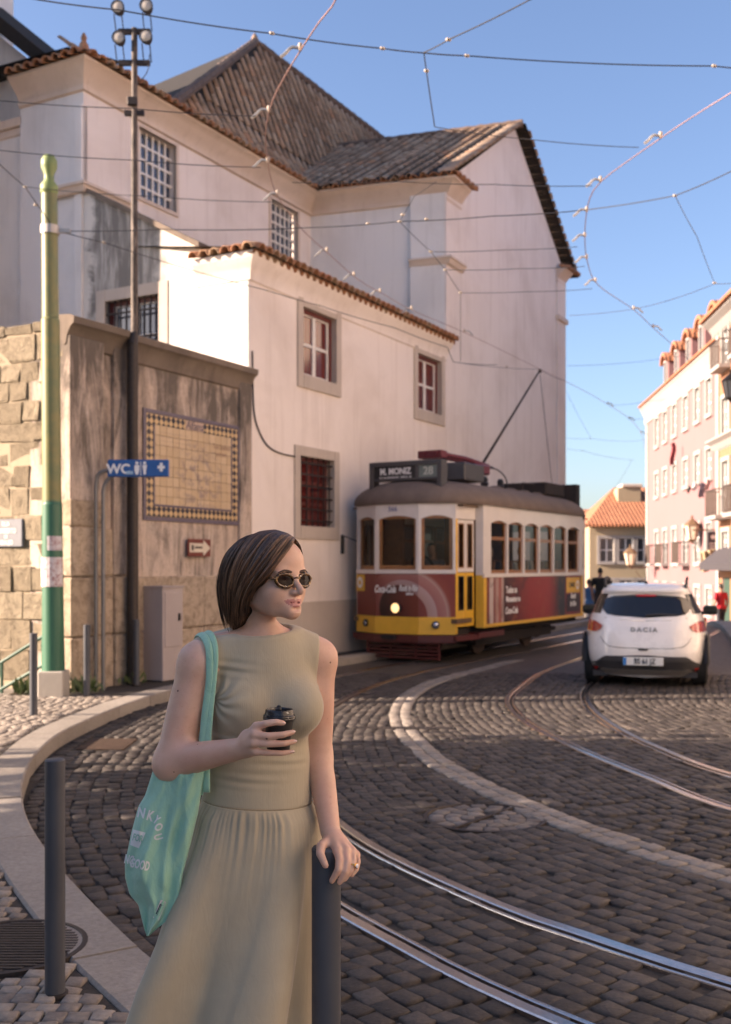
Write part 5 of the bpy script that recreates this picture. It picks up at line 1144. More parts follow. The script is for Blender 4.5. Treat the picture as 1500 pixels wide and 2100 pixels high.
# ================================================================== soft-blended bodies: one continuous surface each
class Field:
    def __init__(s, lo, hi, h):
        s.h = h; s.lo = np.array(lo, float); n = np.ceil((np.array(hi) - s.lo) / h).astype(int) + 1; s.n = n; s.f = np.full(n, 1.0, np.float32)
        s.ax = [s.lo[i] + np.arange(n[i]) * h for i in range(3)]
    def _sub(s, lo, hi, m):
        a = np.maximum(0, np.floor((np.array(lo) - m - s.lo) / s.h).astype(int)); b = np.minimum(s.n, np.ceil((np.array(hi) + m - s.lo) / s.h).astype(int) + 1)
        if np.any(b <= a): return None, None
        sl = tuple(slice(a[i], b[i]) for i in range(3)); X = np.meshgrid(*[s.ax[i][sl[i]] for i in range(3)], indexing='ij', sparse=True); return sl, X
    def merge(s, sl, d, k, op='add'):
        d = d.astype(np.float32); f = s.f[sl]
        if op == 'add':
            if k > 0: q = np.maximum(k - np.abs(f - d), 0) / k; s.f[sl] = np.minimum(f, d) - q * q * k * .25
            else: s.f[sl] = np.minimum(f, d)
        else:
            d = -d
            if k > 0: q = np.maximum(k - np.abs(f - d), 0) / k; s.f[sl] = np.maximum(f, d) + q * q * k * .25
            else: s.f[sl] = np.maximum(f, d)
    def cone(s, a, b, ra, rb, k=.02, op='add'):
        a, b = np.array(a, float), np.array(b, float); r = max(ra, rb); sl, X = s._sub(np.minimum(a, b) - r, np.maximum(a, b) + r, k + 4 * s.h)
        if sl is None: return s
        ab = b - a; L2 = (ab ** 2).sum() + 1e-12; P = [X[i] - a[i] for i in range(3)]; t = np.clip((P[0] * ab[0] + P[1] * ab[1] + P[2] * ab[2]) / L2, 0, 1)
        d = np.sqrt((P[0] - t * ab[0]) ** 2 + (P[1] - t * ab[1]) ** 2 + (P[2] - t * ab[2]) ** 2) - (ra + (rb - ra) * t); s.merge(sl, d, k, op); return s
    def chain(s, pts, rs, k=.02, op='add'):
        "one limb: its segments joined plainly, then blended into the body once"
        A = np.array([tuple(p) for p in pts], float); r = max(rs); sl, X = s._sub(A.min(0) - r, A.max(0) + r, k + 4 * s.h)
        if sl is None: return s
        D = None
        for i in range(len(A) - 1):
            a, ab = A[i], A[i + 1] - A[i]; L2 = (ab ** 2).sum() + 1e-12; P = [X[j] - a[j] for j in range(3)]; t = np.clip((P[0] * ab[0] + P[1] * ab[1] + P[2] * ab[2]) / L2, 0, 1)
            d = np.sqrt((P[0] - t * ab[0]) ** 2 + (P[1] - t * ab[1]) ** 2 + (P[2] - t * ab[2]) ** 2) - (rs[i] + (rs[i + 1] - rs[i]) * t); D = d if D is None else np.minimum(D, d)
        s.merge(sl, D, k, op); return s
    def ell(s, c, r, k=.02, op='add', R=None):
        c, r = np.array(c, float), np.array(r, float); m = r.max(); sl, X = s._sub(c - m, c + m, k + 4 * s.h)
        if sl is None: return s
        P = [X[i] - c[i] for i in range(3)]
        if R is not None: R = np.array(R); P = [R[0][i] * P[0] + R[1][i] * P[1] + R[2][i] * P[2] for i in range(3)]   # R columns are the axes
        q = [P[i] / r[i] for i in range(3)]; k0 = np.sqrt(q[0] ** 2 + q[1] ** 2 + q[2] ** 2); g = np.sqrt((q[0] / r[0]) ** 2 + (q[1] / r[1]) ** 2 + (q[2] / r[2]) ** 2) + 1e-9
        s.merge(sl, k0 * (k0 - 1) / g, k, op); return s
    def mesh(s, smooth=2):
        f = s.f; neg = f < 0; n = s.n; c = tuple(x - 1 for x in n)
        cnt = np.zeros(c, np.int8)
        for dx in (0, 1):
            for dy in (0, 1):
                for dz in (0, 1): cnt += neg[dx:dx + c[0], dy:dy + c[1], dz:dz + c[2]]
        act = np.argwhere((cnt > 0) & (cnt < 8)); idx = np.full(c, -1, np.int64); idx[tuple(act.T)] = np.arange(len(act))
        acc = np.zeros((len(act), 3)); num = np.zeros(len(act)); cor = np.array([(x, y, z) for x in (0, 1) for y in (0, 1) for z in (0, 1)])
        for i in range(8):
            for j in range(i + 1, 8):
                if np.abs(cor[i] - cor[j]).sum() != 1: continue
                a = f[tuple((act + cor[i]).T)]; b = f[tuple((act + cor[j]).T)]; m = (a < 0) != (b < 0); t = np.where(m, a / np.where(m, a - b, 1), 0)
                acc += m[:, None] * (cor[i] + t[:, None] * (cor[j] - cor[i])); num += m
        V = s.lo + (act + acc / num[:, None]) * s.h; Fs = []
        for ax in range(3):
            u, v = (ax + 1) % 3, (ax + 2) % 3; sl0 = [slice(None)] * 3; sl1 = [slice(None)] * 3; sl0[ax] = slice(0, -1); sl1[ax] = slice(1, None)
            A, B = neg[tuple(sl0)], neg[tuple(sl1)]; e = np.argwhere(A != B); e = e[(e[:, u] > 0) & (e[:, v] > 0) & (e[:, u] < n[u] - 1) & (e[:, v] < n[v] - 1)]
            du = np.zeros(3, int); du[u] = 1; dv = np.zeros(3, int); dv[v] = 1
            q = np.stack([idx[tuple((e - du - dv).T)], idx[tuple((e - dv).T)], idx[tuple(e.T)], idx[tuple((e - du).T)]], 1); flip = ~A[tuple(e.T)]; q[flip] = q[flip][:, ::-1]; Fs.append(q)
        F = np.concatenate(Fs); F = F[(F >= 0).all(1)]
        for _ in range(smooth):
            S = np.zeros_like(V); C = np.zeros(len(V))
            for a, b in ((0, 1), (1, 2), (2, 3), (3, 0)):
                np.add.at(S, F[:, a], V[F[:, b]]); np.add.at(C, F[:, a], 1); np.add.at(S, F[:, b], V[F[:, a]]); np.add.at(C, F[:, b], 1)
            V = V * .5 + .5 * S / np.maximum(C, 1)[:, None]
        return V, F
def painted(name, V, F, mats, rule, parent, smooth=True):
    "mesh whose faces take the material the rule gives for their centre"
    off = np.array(tuple(OFF.get(parent.name, Vector()))) if parent is not None else 0
    me = np_mesh(name, V - off, F, mats, smooth); cen = V[F].mean(1); mi = rule(cen).astype(np.int32); me.polygons.foreach_set('material_index', mi); me.update(); return link(name, me, parent)
M_SKIN_F = simple('skin_far', (.42, .25, .18), .55); M_HAIR_F = simple('hair_dark', (.03, .02, .016), .6)
def figure(loc, face, shirt, trousers, label, seated=False, parent=None, scale=1.0, name='person', arms='down', tag_it=True):
    "background figure: one continuous body, coloured by its clothes"
    h = .018; Fd = Field((-.42, -.42, -.02), (.42, .45, 1.85), h); sx = (-1, 1)
    hip = .92 if not seated else .12; sh = hip + .50
    Fd.ell((0, 0, hip + .02), (.17, .12, .13), .06); Fd.ell((0, 0, hip + .25), (.155, .105, .22), .08); Fd.ell((0, .0, sh - .05), (.19, .10, .11), .08)
    Fd.cone((0, 0, sh), (0, .01, sh + .13), .055, .052, .03); Fd.ell((0, .015, sh + .22), (.078, .098, .118), .02)
    for s in sx:
        el = (s * .25, -.02, sh - .30); Fd.chain([(s * .19, 0, sh - .02), el, (s * .24, .06, sh - .54)], [.06, .046, .036], .04); Fd.ell((s * .24, .08, sh - .60), (.03, .045, .06), .02)
        if not seated: st = .10 * s; Fd.chain([(s * .09, 0, hip), (s * .10, st * .5 + .02, hip - .44), (s * .10, st - .03, .09)], [.095, .07, .05], .04); Fd.ell((s * .10, st + .05, .045), (.05, .13, .045), .03)
        else: Fd.chain([(s * .09, 0, hip), (s * .10, .36, hip + .03)], [.09, .07], .04)
    V, F = Fd.mesh(1); V *= scale; cz, sz = math.cos(face), math.sin(face); W = V.copy(); W[:, 0] = V[:, 0] * cz - V[:, 1] * sz; W[:, 1] = V[:, 0] * sz + V[:, 1] * cz
    L0 = V / scale
    def rule(c):
        cc = np.empty_like(c); q = c - np.array(loc); cc[:, 0] = (q[:, 0] * cz + q[:, 1] * sz) / scale; cc[:, 1] = (-q[:, 0] * sz + q[:, 1] * cz) / scale; cc[:, 2] = q[:, 2] / scale
        m = np.where(cc[:, 2] > sh + .03, 0, np.where((cc[:, 2] > hip - .02) , 1, 2)); m[(np.abs(cc[:, 0]) > .19) & (cc[:, 2] < sh - .22)] = 0; m[(cc[:, 2] > sh + .17) & ((cc[:, 1] < .03) | (cc[:, 2] > sh + .29))] = 3; return m
    W = W + np.array(loc); t = parent
    if parent is None: t = thing(name, label, 'person', loc)
    return painted('body' if parent is None else name, W, F, [M_SKIN_F, shirt, trousers, M_HAIR_F], rule, t)
# ================================================================== the tram
TO = Vector((0.54, 18.4, 0)); TB_ = Vector((.5105, .86, 0)).normalized(); TN = Vector((TB_.y, -TB_.x, 0))
def T(x, L, z=0.0): return TO + TN * x + TB_ * L + Vector((0, 0, z))
TR_ = thing('tram', 'yellow and white vintage tram with red advertising, route board 28, in the shade', 'tram', tuple(T(0, 3.5, 0)))
M_TWHITE = simple('tram_cream_paint', (.66, .60, .55), .4, 0, .06, 4, 0, .2); M_TYEL = simple('tram_yellow_paint', (.72, .40, .035), .38, 0, .08, 4, 0, .3); M_TMAR = simple('tram_maroon_paint', (.10, .018, .015), .45, 0, .2, 5)
M_TROOF = simple('tram_roof_canvas', (.15, .112, .092), .85, 0, .2, 3, .2); M_TWOOD = simple('varnished_wood', (.26, .105, .03), .35, 0, .25, 9, 0, .3); M_TDARK = simple('tram_underframe', (.022, .015, .013), .8, 0, .4); M_TGREY = simple('tram_grey_metal', (.075, .072, .075), .5, .3, .15); M_TINT = simple('tram_interior', (.13, .075, .04), .6)
M_TBLACK = simple('tram_black', (.015, .014, .015), .5); M_LETW = simple('white_lettering', (.74, .72, .70), .5, 0, .03)
def m_tglass():
    n = NT('tram_glass'); t = n.t; out = t.nodes['Material Output']; tr = n.n('ShaderNodeBsdfTransparent'); tr.inputs[0].default_value = (.50, .48, .45, 1); gl = n.n('ShaderNodeBsdfGlossy'); gl.inputs['Roughness'].default_value = .03; mx = n.n('ShaderNodeMixShader'); fz = n.n('ShaderNodeFresnel'); fz.inputs[0].default_value = 1.38
    n.l(n.math('ADD', fz.outputs[0], .0), mx.inputs[0]); n.l(tr.outputs[0], mx.inputs[1]); n.l(gl.outputs[0], mx.inputs[2]); n.l(mx.outputs[0], out.inputs[0]); return n.m
M_TGL = m_tglass()
def m_ad_front():
    "printed poster: red ground, dark disc and pale rings"
    n = NT('front_advert'); p = n.pos(); c = T(.04, .0, .95)
    sub = n.n('ShaderNodeVectorMath', operation='SUBTRACT'); n.l(p, sub.inputs[0]); sub.inputs[1].default_value = tuple(c)
    ln = n.n('ShaderNodeVectorMath', operation='LENGTH'); n.l(sub.outputs[0], ln.inputs[0]); d = ln.outputs['Value']
    s2 = n.n('ShaderNodeVectorMath', operation='SUBTRACT'); n.l(p, s2.inputs[0]); s2.inputs[1].default_value = tuple(T(.1, 0, .8)); l2 = n.n('ShaderNodeVectorMath', operation='LENGTH'); n.l(s2.outputs[0], l2.inputs[0])
    ring = n.ramp(l2.outputs['Value'], [(0.0, (.12, .02, .012)), (.46, (.17, .03, .02)), (.465, (.33, .20, .18)), (.62, (.40, .27, .26)), (.63, (.30, .11, .10)), (.78, (.36, .16, .14)), (.79, (.42, .27, .23)), (.86, (.24, .045, .025)), (1, (.20, .03, .02))])
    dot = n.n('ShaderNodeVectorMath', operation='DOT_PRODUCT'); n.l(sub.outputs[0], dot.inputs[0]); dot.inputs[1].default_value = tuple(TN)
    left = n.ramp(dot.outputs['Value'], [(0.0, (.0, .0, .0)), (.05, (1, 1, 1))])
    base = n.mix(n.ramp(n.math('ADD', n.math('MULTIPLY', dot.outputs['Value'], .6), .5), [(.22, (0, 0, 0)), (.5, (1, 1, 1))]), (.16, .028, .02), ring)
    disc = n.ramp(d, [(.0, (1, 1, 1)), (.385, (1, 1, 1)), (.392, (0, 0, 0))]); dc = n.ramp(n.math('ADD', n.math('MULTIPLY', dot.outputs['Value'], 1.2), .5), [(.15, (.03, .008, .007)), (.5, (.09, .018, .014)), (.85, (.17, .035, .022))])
    n.color(n.mix(disc, base, dc)); n.set(Roughness=.4); return n.m
def m_ad_side():
    n = NT('side_advert'); p = n.pos(); sub = n.n('ShaderNodeVectorMath', operation='SUBTRACT'); n.l(p, sub.inputs[0]); sub.inputs[1].default_value = tuple(T(1.19, .97, 0))
    dot = n.n('ShaderNodeVectorMath', operation='DOT_PRODUCT'); n.l(sub.outputs[0], dot.inputs[0]); dot.inputs[1].default_value = tuple(TB_); x = n.math('DIVIDE', dot.outputs['Value'], 5.18)
    base = n.ramp(x, [(0, (.20, .02, .012)), (.045, (.20, .02, .012)), (.05, (.50, .40, .36)), (.08, (.50, .40, .36)), (.085, (.18, .02, .014)), (.115, (.42, .28, .24)), (.14, (.30, .05, .03)), (.16, (.45, .33, .29)), (.18, (.05, .012, .01)), (.24, (.09, .018, .012)), (.42, (.26, .022, .014)), (.60, (.28, .024, .016)), (.70, (.10, .014, .012)), (.72, (.02, .015, .018)), (.78, (.02, .015, .018)), (.79, (.16, .016, .02)), (.86, (.22, .016, .02)), (1, (.12, .012, .014))])
    nz = n.noise(p, 3.2, 5, .6, 1.2); c = n.mix(n.math('MULTIPLY', n.ramp(nz, [(.55, (0, 0, 0)), (.68, (1, 1, 1))]), .55), base, (.30, .10, .04)); n2 = n.noise(p, 2.0, 4, .5, .8); c = n.mix(n.math('MULTIPLY', n.ramp(n2, [(.56, (0, 0, 0)), (.7, (1, 1, 1))]), .7), c, (.035, .012, .01)); n.color(c); n.set(Roughness=.35); return n.m
M_ADF, M_ADS = m_ad_front(), m_ad_side()
def facet(a, b):
    d = (b - a); n_ = Vector((d.y, -d.x, 0)).normalized(); mid = (a + b) / 2
    if n_.dot(mid - T(0, 3.5)) < 0: n_ = -n_
    return Wall(a, d, n_), d.length
def side_set(xs_):               # mirrored plan points
    return xs_
def twindow(W, w, arch=.05, mid=None, nm='window', wood=True, jam=.055, dep=-.05):
    b0, b1, z0, z1 = w; mb = MB(); t = jam
    W.box(mb, b0, b0 + t, z0, z1, dep - .03, dep + .012); W.box(mb, b1 - t, b1, z0, z1, dep - .03, dep + .012); W.box(mb, b0 + t, b1 - t, z0, z0 + t * 1.4, dep - .03, dep + .01); W.box(mb, b0 + t, b1 - t, z1 - t, z1, dep - .03, dep + .01)
    if mid: W.box(mb, b0 + t, b1 - t, mid - .03, mid + .03, dep - .03, dep + .011)
    win = mb.build(nm, M_TWOOD if wood else M_TWHITE, TR_)
    N = 8; pts = [W.P(b0, z1, .004)] + [W.P(b0 + (b1 - b0) * k / N, z1 - arch * (2 * k / N - 1) ** 2, .004) for k in range(N + 1)] + [W.P(b1, z1, .004)]
    sp = MB()
    for k in range(N):
        p, q = pts[k + 1], pts[k + 2]; A, B = W.P(b0 + (b1 - b0) * k / N, z1 + .01, .004), W.P(b0 + (b1 - b0) * (k + 1) / N, z1 + .01, .004); sp.prism([p, q, B, A], W.n * -.035)
    sp.build('arch', M_TWHITE, win)
    for (c0, c1) in (((z0 + t, mid - .03), (mid + .03, z1 - t)) if mid else ((z0 + t, z1 - t),)):
        g = MB(); W.rect(g, b0 + t, b1 - t, c0, c1, dep - .01); g.build('pane', M_TGL, win, recalc=False)
    return win
def panel(W, a0, a1, z0, z1, mat, name, out=0.0, th=.04): mb = MB(); W.box(mb, a0, a1, z0, z1, out - th, out, 0, .004); return mb.build(name, mat, TR_)
front_pts = [(-.98, .30), (-.42, 0.0), (.42, 0.0), (.98, .30)]
FAC = [facet(T(*front_pts[i]), T(*front_pts[i + 1])) for i in range(3)]
for i, (W, l) in enumerate(FAC):
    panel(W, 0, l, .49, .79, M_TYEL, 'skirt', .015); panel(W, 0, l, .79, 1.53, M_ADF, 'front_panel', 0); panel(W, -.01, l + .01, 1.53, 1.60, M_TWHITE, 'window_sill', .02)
    mg = .05; hole = (mg, l - mg, 1.60, 2.53)
    mb = MB(); holed(mb, W, 0, l, 1.60, 2.75, [hole], .08); mb.build('window_wall', M_TWHITE, TR_); twindow(W, hole, .06, None)
    panel(W, -.01, l + .01, .35, .48, M_TMAR, 'bumper_beam', .03, .12); panel(W, -.02, l + .02, 2.735, 2.775, M_TMAR, 'roof_trim', .035)
# sides (both), door bays and saloon
for sd in (1, -1):
    Wd, ld = facet(T(sd * .98, .30), T(sd * 1.05, .95)); Ws, ls = facet(T(sd * 1.19, .97), T(sd * 1.19, 6.15)); Wp, lp = facet(T(sd * 1.05, .95), T(sd * 1.19, .97)); Wr, lr = facet(T(sd * 1.19, 6.15), T(sd * 1.02, 6.17)); We, le = facet(T(sd * 1.02, 6.17), T(sd * .95, 7.0))
    panel(Wd, -.01, ld + .01, 2.47, 2.75, M_TWHITE, 'header'); panel(Wd, 0, .06, .5, 2.47, M_TWHITE if sd < 0 else M_TYEL, 'door_post', .005)
    for k in range(2):            # folding door leaves
        x0, x1 = .07 + k * (ld - .08) / 2, .07 + (k + 1) * (ld - .08) / 2 - .012
        mb = MB(); ts = .045
        for (z0, z1, m_) in ((1.56, 2.46, 0), (.62, 1.55, 1)):
            Wd.box(mb, x0, x0 + ts, z0, z1, -.06, -.02, m_); Wd.box(mb, x1 - ts, x1, z0, z1, -.06, -.02, m_); Wd.box(mb, x0 + ts, x1 - ts, z1 - .06, z1, -.06, -.021, m_); Wd.box(mb, x0 + ts, x1 - ts, z0, z0 + (.07 if m_ == 0 else .28), -.06, -.021, m_)
        dr = mb.build('door', [M_TWHITE, M_TYEL], TR_)
        for (z0, z1) in ((1.63, 2.40), (.90, 1.49)):
            g = MB(); Wd.rect(g, x0 + ts, x1 - ts, z0, z1, -.04); g.build('pane', M_TGL, dr, recalc=False); g = MB()
            for (p, q, r_, s_) in ((x0 + ts, x0 + ts + .02, z0, z1), (x1 - ts - .02, x1 - ts, z0, z1), (x0 + ts, x1 - ts, z1 - .02, z1), (x0 + ts, x1 - ts, z0, z0 + .02)): Wd.box(g, p, q, r_, s_, -.055, -.018)
            g.build('wood_trim', M_TWOOD if z0 > 1.5 else M_TBLACK, dr)
    panel(Wd, -.05, ld + .05, .38, .47, M_TMAR, 'door_step', .06, .4)
    panel(Wp, 0, lp, 1.5, 2.76, M_TWHITE, 'corner_post', .0, .08); panel(Wp, 0, lp, .58, 1.5, M_TYEL, 'corner_post', .0, .08)
    ws = []; n6 = 6; a0 = .30; a1 = ls - .18; pitch = (a1 - a0) / n6
    for k in range(n6): ws.append((a0 + k * pitch + .035, a0 + (k + 1) * pitch - .035, 1.53, 2.48))
    mb = MB(); holed(mb, Ws, 0, ls, 1.53, 2.78, ws, .07); mb.build('window_wall', M_TWHITE, TR_)
    for w in ws: twindow(Ws, w, .06, 2.16, jam=.045)
    panel(Ws, -.01, ls + .01, 1.46, 1.53, M_TWHITE, 'window_sill', .025); panel(Ws, .13, ls - .12, .64, 1.46, M_ADS, 'side_panel', .004); panel(Ws, 0, .13, .58, 1.46, M_TYEL, 'edge_strip', .008); panel(Ws, ls - .12, ls, .58, 1.46, M_TYEL, 'edge_strip', .008); panel(Ws, .13, ls - .12, .58, .64, M_TYEL, 'edge_strip', .008)
    panel(Wr, 0, lr, .58, 2.76, M_TYEL, 'rear_post', 0, .08); mb = MB(); holed(mb, We, 0, le, 1.5, 2.76, [(.1, le - .1, 1.6, 2.45)], .05); We.rect(mb, 0, le, .5, 1.5, 0); mb.build('rear_side', M_TWHITE, TR_)
    if sd > 0: W_SIDE, L_SIDE = Ws, ls
Wb, lb = facet(T(.95, 7.0), T(-.95, 7.0)); mb = MB(); holed(mb, Wb, 0, lb, .5, 2.76, [(.1, .6, 1.6, 2.45), (.7, 1.2, 1.6, 2.45), (1.3, 1.8, 1.6, 2.45)], .05); mb.build('rear_wall', M_TWHITE, TR_)
# yellow operator panel and event panel at the rear of the side, round emblem at the front
side_r = TB_; ax = W_SIDE; L = L_SIDE
panel(ax, L - 1.02, L - .22, 1.10, 1.42, M_TYEL, 'yellow_panel', .01, .01); panel(ax, L - 1.02, L - .22, .70, 1.07, simple('event_panel_black', (.03, .008, .012), .4), 'event_panel', .01, .01)
lettering('lettering', 'CARRIS', .13, ax.P(L - .72, 1.26, .013), TB_, (0, 0, 1), M_TGREY, TR_, .004, .8)
def ring(W, a, z, r0, r1, out, mat, nm):
    mb = MB(); N = 20; mb.grid([[W.P(a + r * math.cos(2 * math.pi * k / N), z + r * math.sin(2 * math.pi * k / N), out) for k in range(N)] for r in (r0, r1)], wrap=True); mb.build(nm, mat, TR_, recalc=False)
ring(ax, L - .36, 1.26, .05, .10, .013, M_LETW, 'emblem')
lettering('lettering', 'Rock\nin Rio', .16, ax.P(L - .64, .95, .013), TB_, (0, .0, 1), M_LETW, TR_, .006, .9, .25)
lettering('lettering', 'Todos os', .17, ax.P(.98, 1.22, .008), TB_, (0, 0, 1), M_LETW, TR_, .006, .8, 0, 'LEFT'); lettering('lettering', 'Momentos no', .15, ax.P(.98, 1.05, .008), TB_, (0, 0, 1), M_LETW, TR_, .006, .8, 0, 'LEFT'); lettering('lettering', 'Coca-Cola', .17, ax.P(.94, .84, .008), TB_, (0, 0, 1), M_LETW, TR_, .006, .8, .3, 'LEFT')
W0_, l0_ = FAC[0]; W1_, l1_ = FAC[1]; W2_, l2_ = FAC[2]
mb = MB(); W0_.box(mb, .0, .26, 1.22, 1.51, -.01, .012); mb.build('yellow_panel', M_TYEL, TR_); ring(W0_, .12, 1.37, .045, .10, .016, M_LETW, 'emblem')
right_c = W1_.d if W1_.d.dot(TN) > 0 else -W1_.d
lettering('lettering', 'Coca-Cola', .175, T(-.235, 0, 1.26) - TB_ * .006, TN, (0, 0, 1), M_LETW, TR_, .006, .56, .35); lettering('lettering', 'Rock in Rio', .145, T(.225, 0, 1.28) - TB_ * .006, TN, (0, .0, 1), M_LETW, TR_, .006, .52, .3)
lettering('lettering', 'Lisboa', .07, T(.25, 0, 1.19) - TB_ * .006, TN, (0, 0, 1), M_LETW, TR_, .003, .8, .2); lettering('lettering', '566', .12, T(-.08, 0, 2.645) - TB_ * .004, TN, (0, 0, 1), simple('fleet_number_blue', (.12, .13, .26), .5), TR_, .002)
# lights
def m_lamp():
    n = NT('lit_headlamp'); n.color((.9, .7, .4)); n.b.inputs['Emission Color'].default_value = (1, .62, .26, 1); n.b.inputs['Emission Strength'].default_value = .55; return n.m
hc_ = T(.0, 0, .94); mb = MB(); mb.lathe([(.075, 0), (.10, -.02), (.098, -.07), (.085, -.075), (.08, -.05)], tuple(hc_), tuple(TB_), 24); hl_ = mb.build('headlight', M_TGREY, TR_, smooth=True); mb = MB(); mb.lathe([(.082, -.055), (.05, -.072), (0, -.078)], tuple(hc_), tuple(TB_), 24); mb.build('lens', m_lamp(), hl_, smooth=True)
M_CHROME = simple('lamp_glass', (.6, .62, .68), .1, .7)
for x, Lx in ((-.68, .14), (.68, .14)):
    c = T(x, Lx, .66) - TB_ * .0; Wf = W0_ if x < 0 else W2_; c = c + Wf.n * .015; mb = MB(); mb.lathe([(.066, 0), (.066, .03), (.054, .035), (.05, .02)], tuple(c), tuple(Wf.n), 18); m1 = mb.build('marker_light', M_TBLACK, TR_, smooth=True); mb = MB(); mb.lathe([(.05, .02), (.03, .035), (0, .04)], tuple(c), tuple(Wf.n), 18); mb.build('lens', M_CHROME, m1, smooth=True)
mb = MB(); mb.obox(T(-.12, -.05, .44), TN * .14, TB_ * .05, Vector((0, 0, .035))); mb.build('coupler', M_TDARK, TR_)
# roof
half_plan = [(0, -.05), (.42, -.05), (.75, .10), (1.03, .27), (1.12, .6), (1.23, .9), (1.26, 2), (1.26, 3.5), (1.26, 5.2), (1.23, 6.15), (1.1, 6.6), (.98, 6.95), (.5, 7.15), (0, 7.18)]
plan = half_plan + [(-x, l) for x, l in half_plan[-2:0:-1]]
mb = MB(); rows = []
for k in range(10):
    th = math.pi / 2 * k / 9 * .985; c = math.cos(th) ** .75; z = 2.765 + .44 * math.sin(th) ** 1.0; rows.append([T(x * c, 3.55 + (l - 3.55) * (1 - (1 - c) * .26) , z) for x, l in plan])
rows.insert(0, [T(x * .985, 3.55 + (l - 3.55) * .995, 2.73) for x, l in plan]); mb.grid(rows, wrap=True); mb.poly(rows[-1]); mb.poly(rows[0]); rfT = mb.build('roof', M_TROOF, TR_, smooth='all')
for x in (-.98, .98):
    mb = MB(); pts = [T(x * math.copysign(1, 1) * c_, l, z_) for c_, l, z_ in ((.1, .13, 2.93), (.5, .18, 2.95), (.9, .5, 2.94), (1.0, 1.1, 2.93))]; mb.tube(catmull(pts, .1), .018, 5); mb.build('gutter', M_TROOF, rfT)
for l in (2.75, 3.45, 4.15, 4.85):
    for x in (.62, -.62): mb = MB(); mb.lathe([(.24, 0), (.235, .08), (.19, .16), (.10, .21), (0, .225)], tuple(T(x, l, 2.98)), n=14); mb.build('roof_vent', M_TROOF, rfT, smooth='all')
# destination box
bx = MB(); W_ = Wall(T(-.72, .28), TN, -TB_)
for a0, a1, z0, z1, o0, o1 in ((0, 1.44, 3.42, 3.50, -.22, 0), (0, .09, 2.98, 3.42, -.22, 0), (1.35, 1.44, 2.98, 3.42, -.22, 0), (.09, 1.35, 3.16, 3.20, -.22, -.0), (.93, .99, 3.20, 3.42, -.1, -.004), (.0, 1.44, 3.2, 3.42, -.24, -.2)): W_.box(bx, a0, a1, z0, z1, o0, o1, 0, .005)
db = bx.build('destination_box', M_TGREY, TR_)
mb = MB(); W_.box(mb, .09, .93, 3.20, 3.42, -.1, -.03); mb.build('route_board', M_TBLACK, db); mb = MB(); W_.box(mb, .99, 1.35, 3.20, 3.42, -.1, -.03); mb.build('number_board', simple('number_roller', (.16, .19, .17), .4), db)
lettering('lettering', 'M. MONIZ', .155, W_.P(.52, 3.325, -.026), TN, (0, 0, 1), M_LETW, db, .006, .88); lettering('lettering', '28', .2, W_.P(1.17, 3.31, -.026), TN, (0, 0, 1), simple('roller_digits', (.5, .5, .42), .5), db, .004); lettering('lettering', 'E R  R.CONCEICAO  GRACA  28', .045, W_.P(.52, 3.222, -.026), TN, (0, 0, 1), M_LETW, db, .001)
# roof gear
mb = MB(); mb.obox(T(.42, 1.55, 3.36), TN * .34, TB_ * .42, Vector((0, 0, .16)), 0, .02); mb.build('resistor_box', M_TGREY, TR_)
mb = MB(); mb.obox(T(.3, 5.4, 3.28), TN * .55, TB_ * .55, Vector((0, 0, .13)), 0, .02); mb.obox(T(.2, 6.55, 3.22), TN * .75, TB_ * .12, Vector((0, 0, .24)), 0, .01); mb.build('rear_route_box', M_TDARK, TR_)
M_TBASE = simple('trolley_base_red', (.13, .012, .02), .45); tb = MB()
for y0 in (-.12, .12): tb.tube([T(.1 + y0, 1.0, 3.70), T(.15 + y0, 2.2, 3.69), T(.2 + y0, 3.1, 3.62)], .045, 6)
tb.obox(T(.1, 1.15, 3.68), TN * .24, TB_ * .12, Vector((0, 0, .07)), 0, .01); tb.obox(T(.2, 2.75, 3.53), TN * .2, TB_ * .3, Vector((0, 0, .10)), 0, .03); tb.lathe([(.14, -.08), (.16, 0), (.14, .08), (.0, .1)], tuple(T(.2, 2.75, 3.40)), n=14); tbo = tb.build('trolley_base', M_TBASE, TR_, smooth=True)
tip = on_z(1108, 757) - Vector((0, 0, .02)); root = T(.2, 3.05, 3.62)
mb = MB(); mb.tube([root, root.lerp(tip, .5), tip], [.03, .024, .018], 8); mb.tube([root, root - (tip - root) * .06], .035, 8); tp = mb.build('trolley_pole', M_TDARK, TR_, smooth=True)
mb = MB(); mb.lathe([(.03, -.03), (.05, -.015), (.035, 0), (.05, .015), (.03, .03)], tuple(tip - Vector((0, 0, .02))), tuple(TN), 12); mb.build('trolley_wheel', M_TDARK, tp)
mb = MB(); mb.tube([tip - Vector((0, 0, .1)), T(.5, 6.2, 3.2)], .006, 4); mb.build('trolley_rope', M_TDARK, tp)
mb = MB(); mb.tube(catmull([T(.2, 3.0, 3.55), T(.3, 3.5, 3.6), T(.35, 3.9, 3.45), T(.35, 4.0, 3.2)], .1), .014, 5); mb.tube(catmull([T(.1, 2.2, 3.62), T(.2, 2.9, 3.66), T(.3, 3.4, 3.62)], .1), .014, 5); mb.build('power_lead', M_TBLACK, TR_)
for l in (2.55, 3.3): mb = MB(); mb.lathe([(.06, 0), (.085, .05), (.06, .09), (.085, .13), (.055, .17), (.07, .21), (.04, .27)], tuple(T(.5, l, 3.1)), n=12); mb.build('insulator', M_TBLACK, TR_, smooth=True)
mb = MB(); mb.tube([T(.6, 4.2, 3.35), T(.6, 6.1, 3.40), T(.6, 6.25, 3.2)], .018, 5); mb.tube([T(.6, 4.2, 3.35), T(.6, 4.2, 3.1)], .018, 5); mb.build('roof_rail', M_TDARK, TR_)
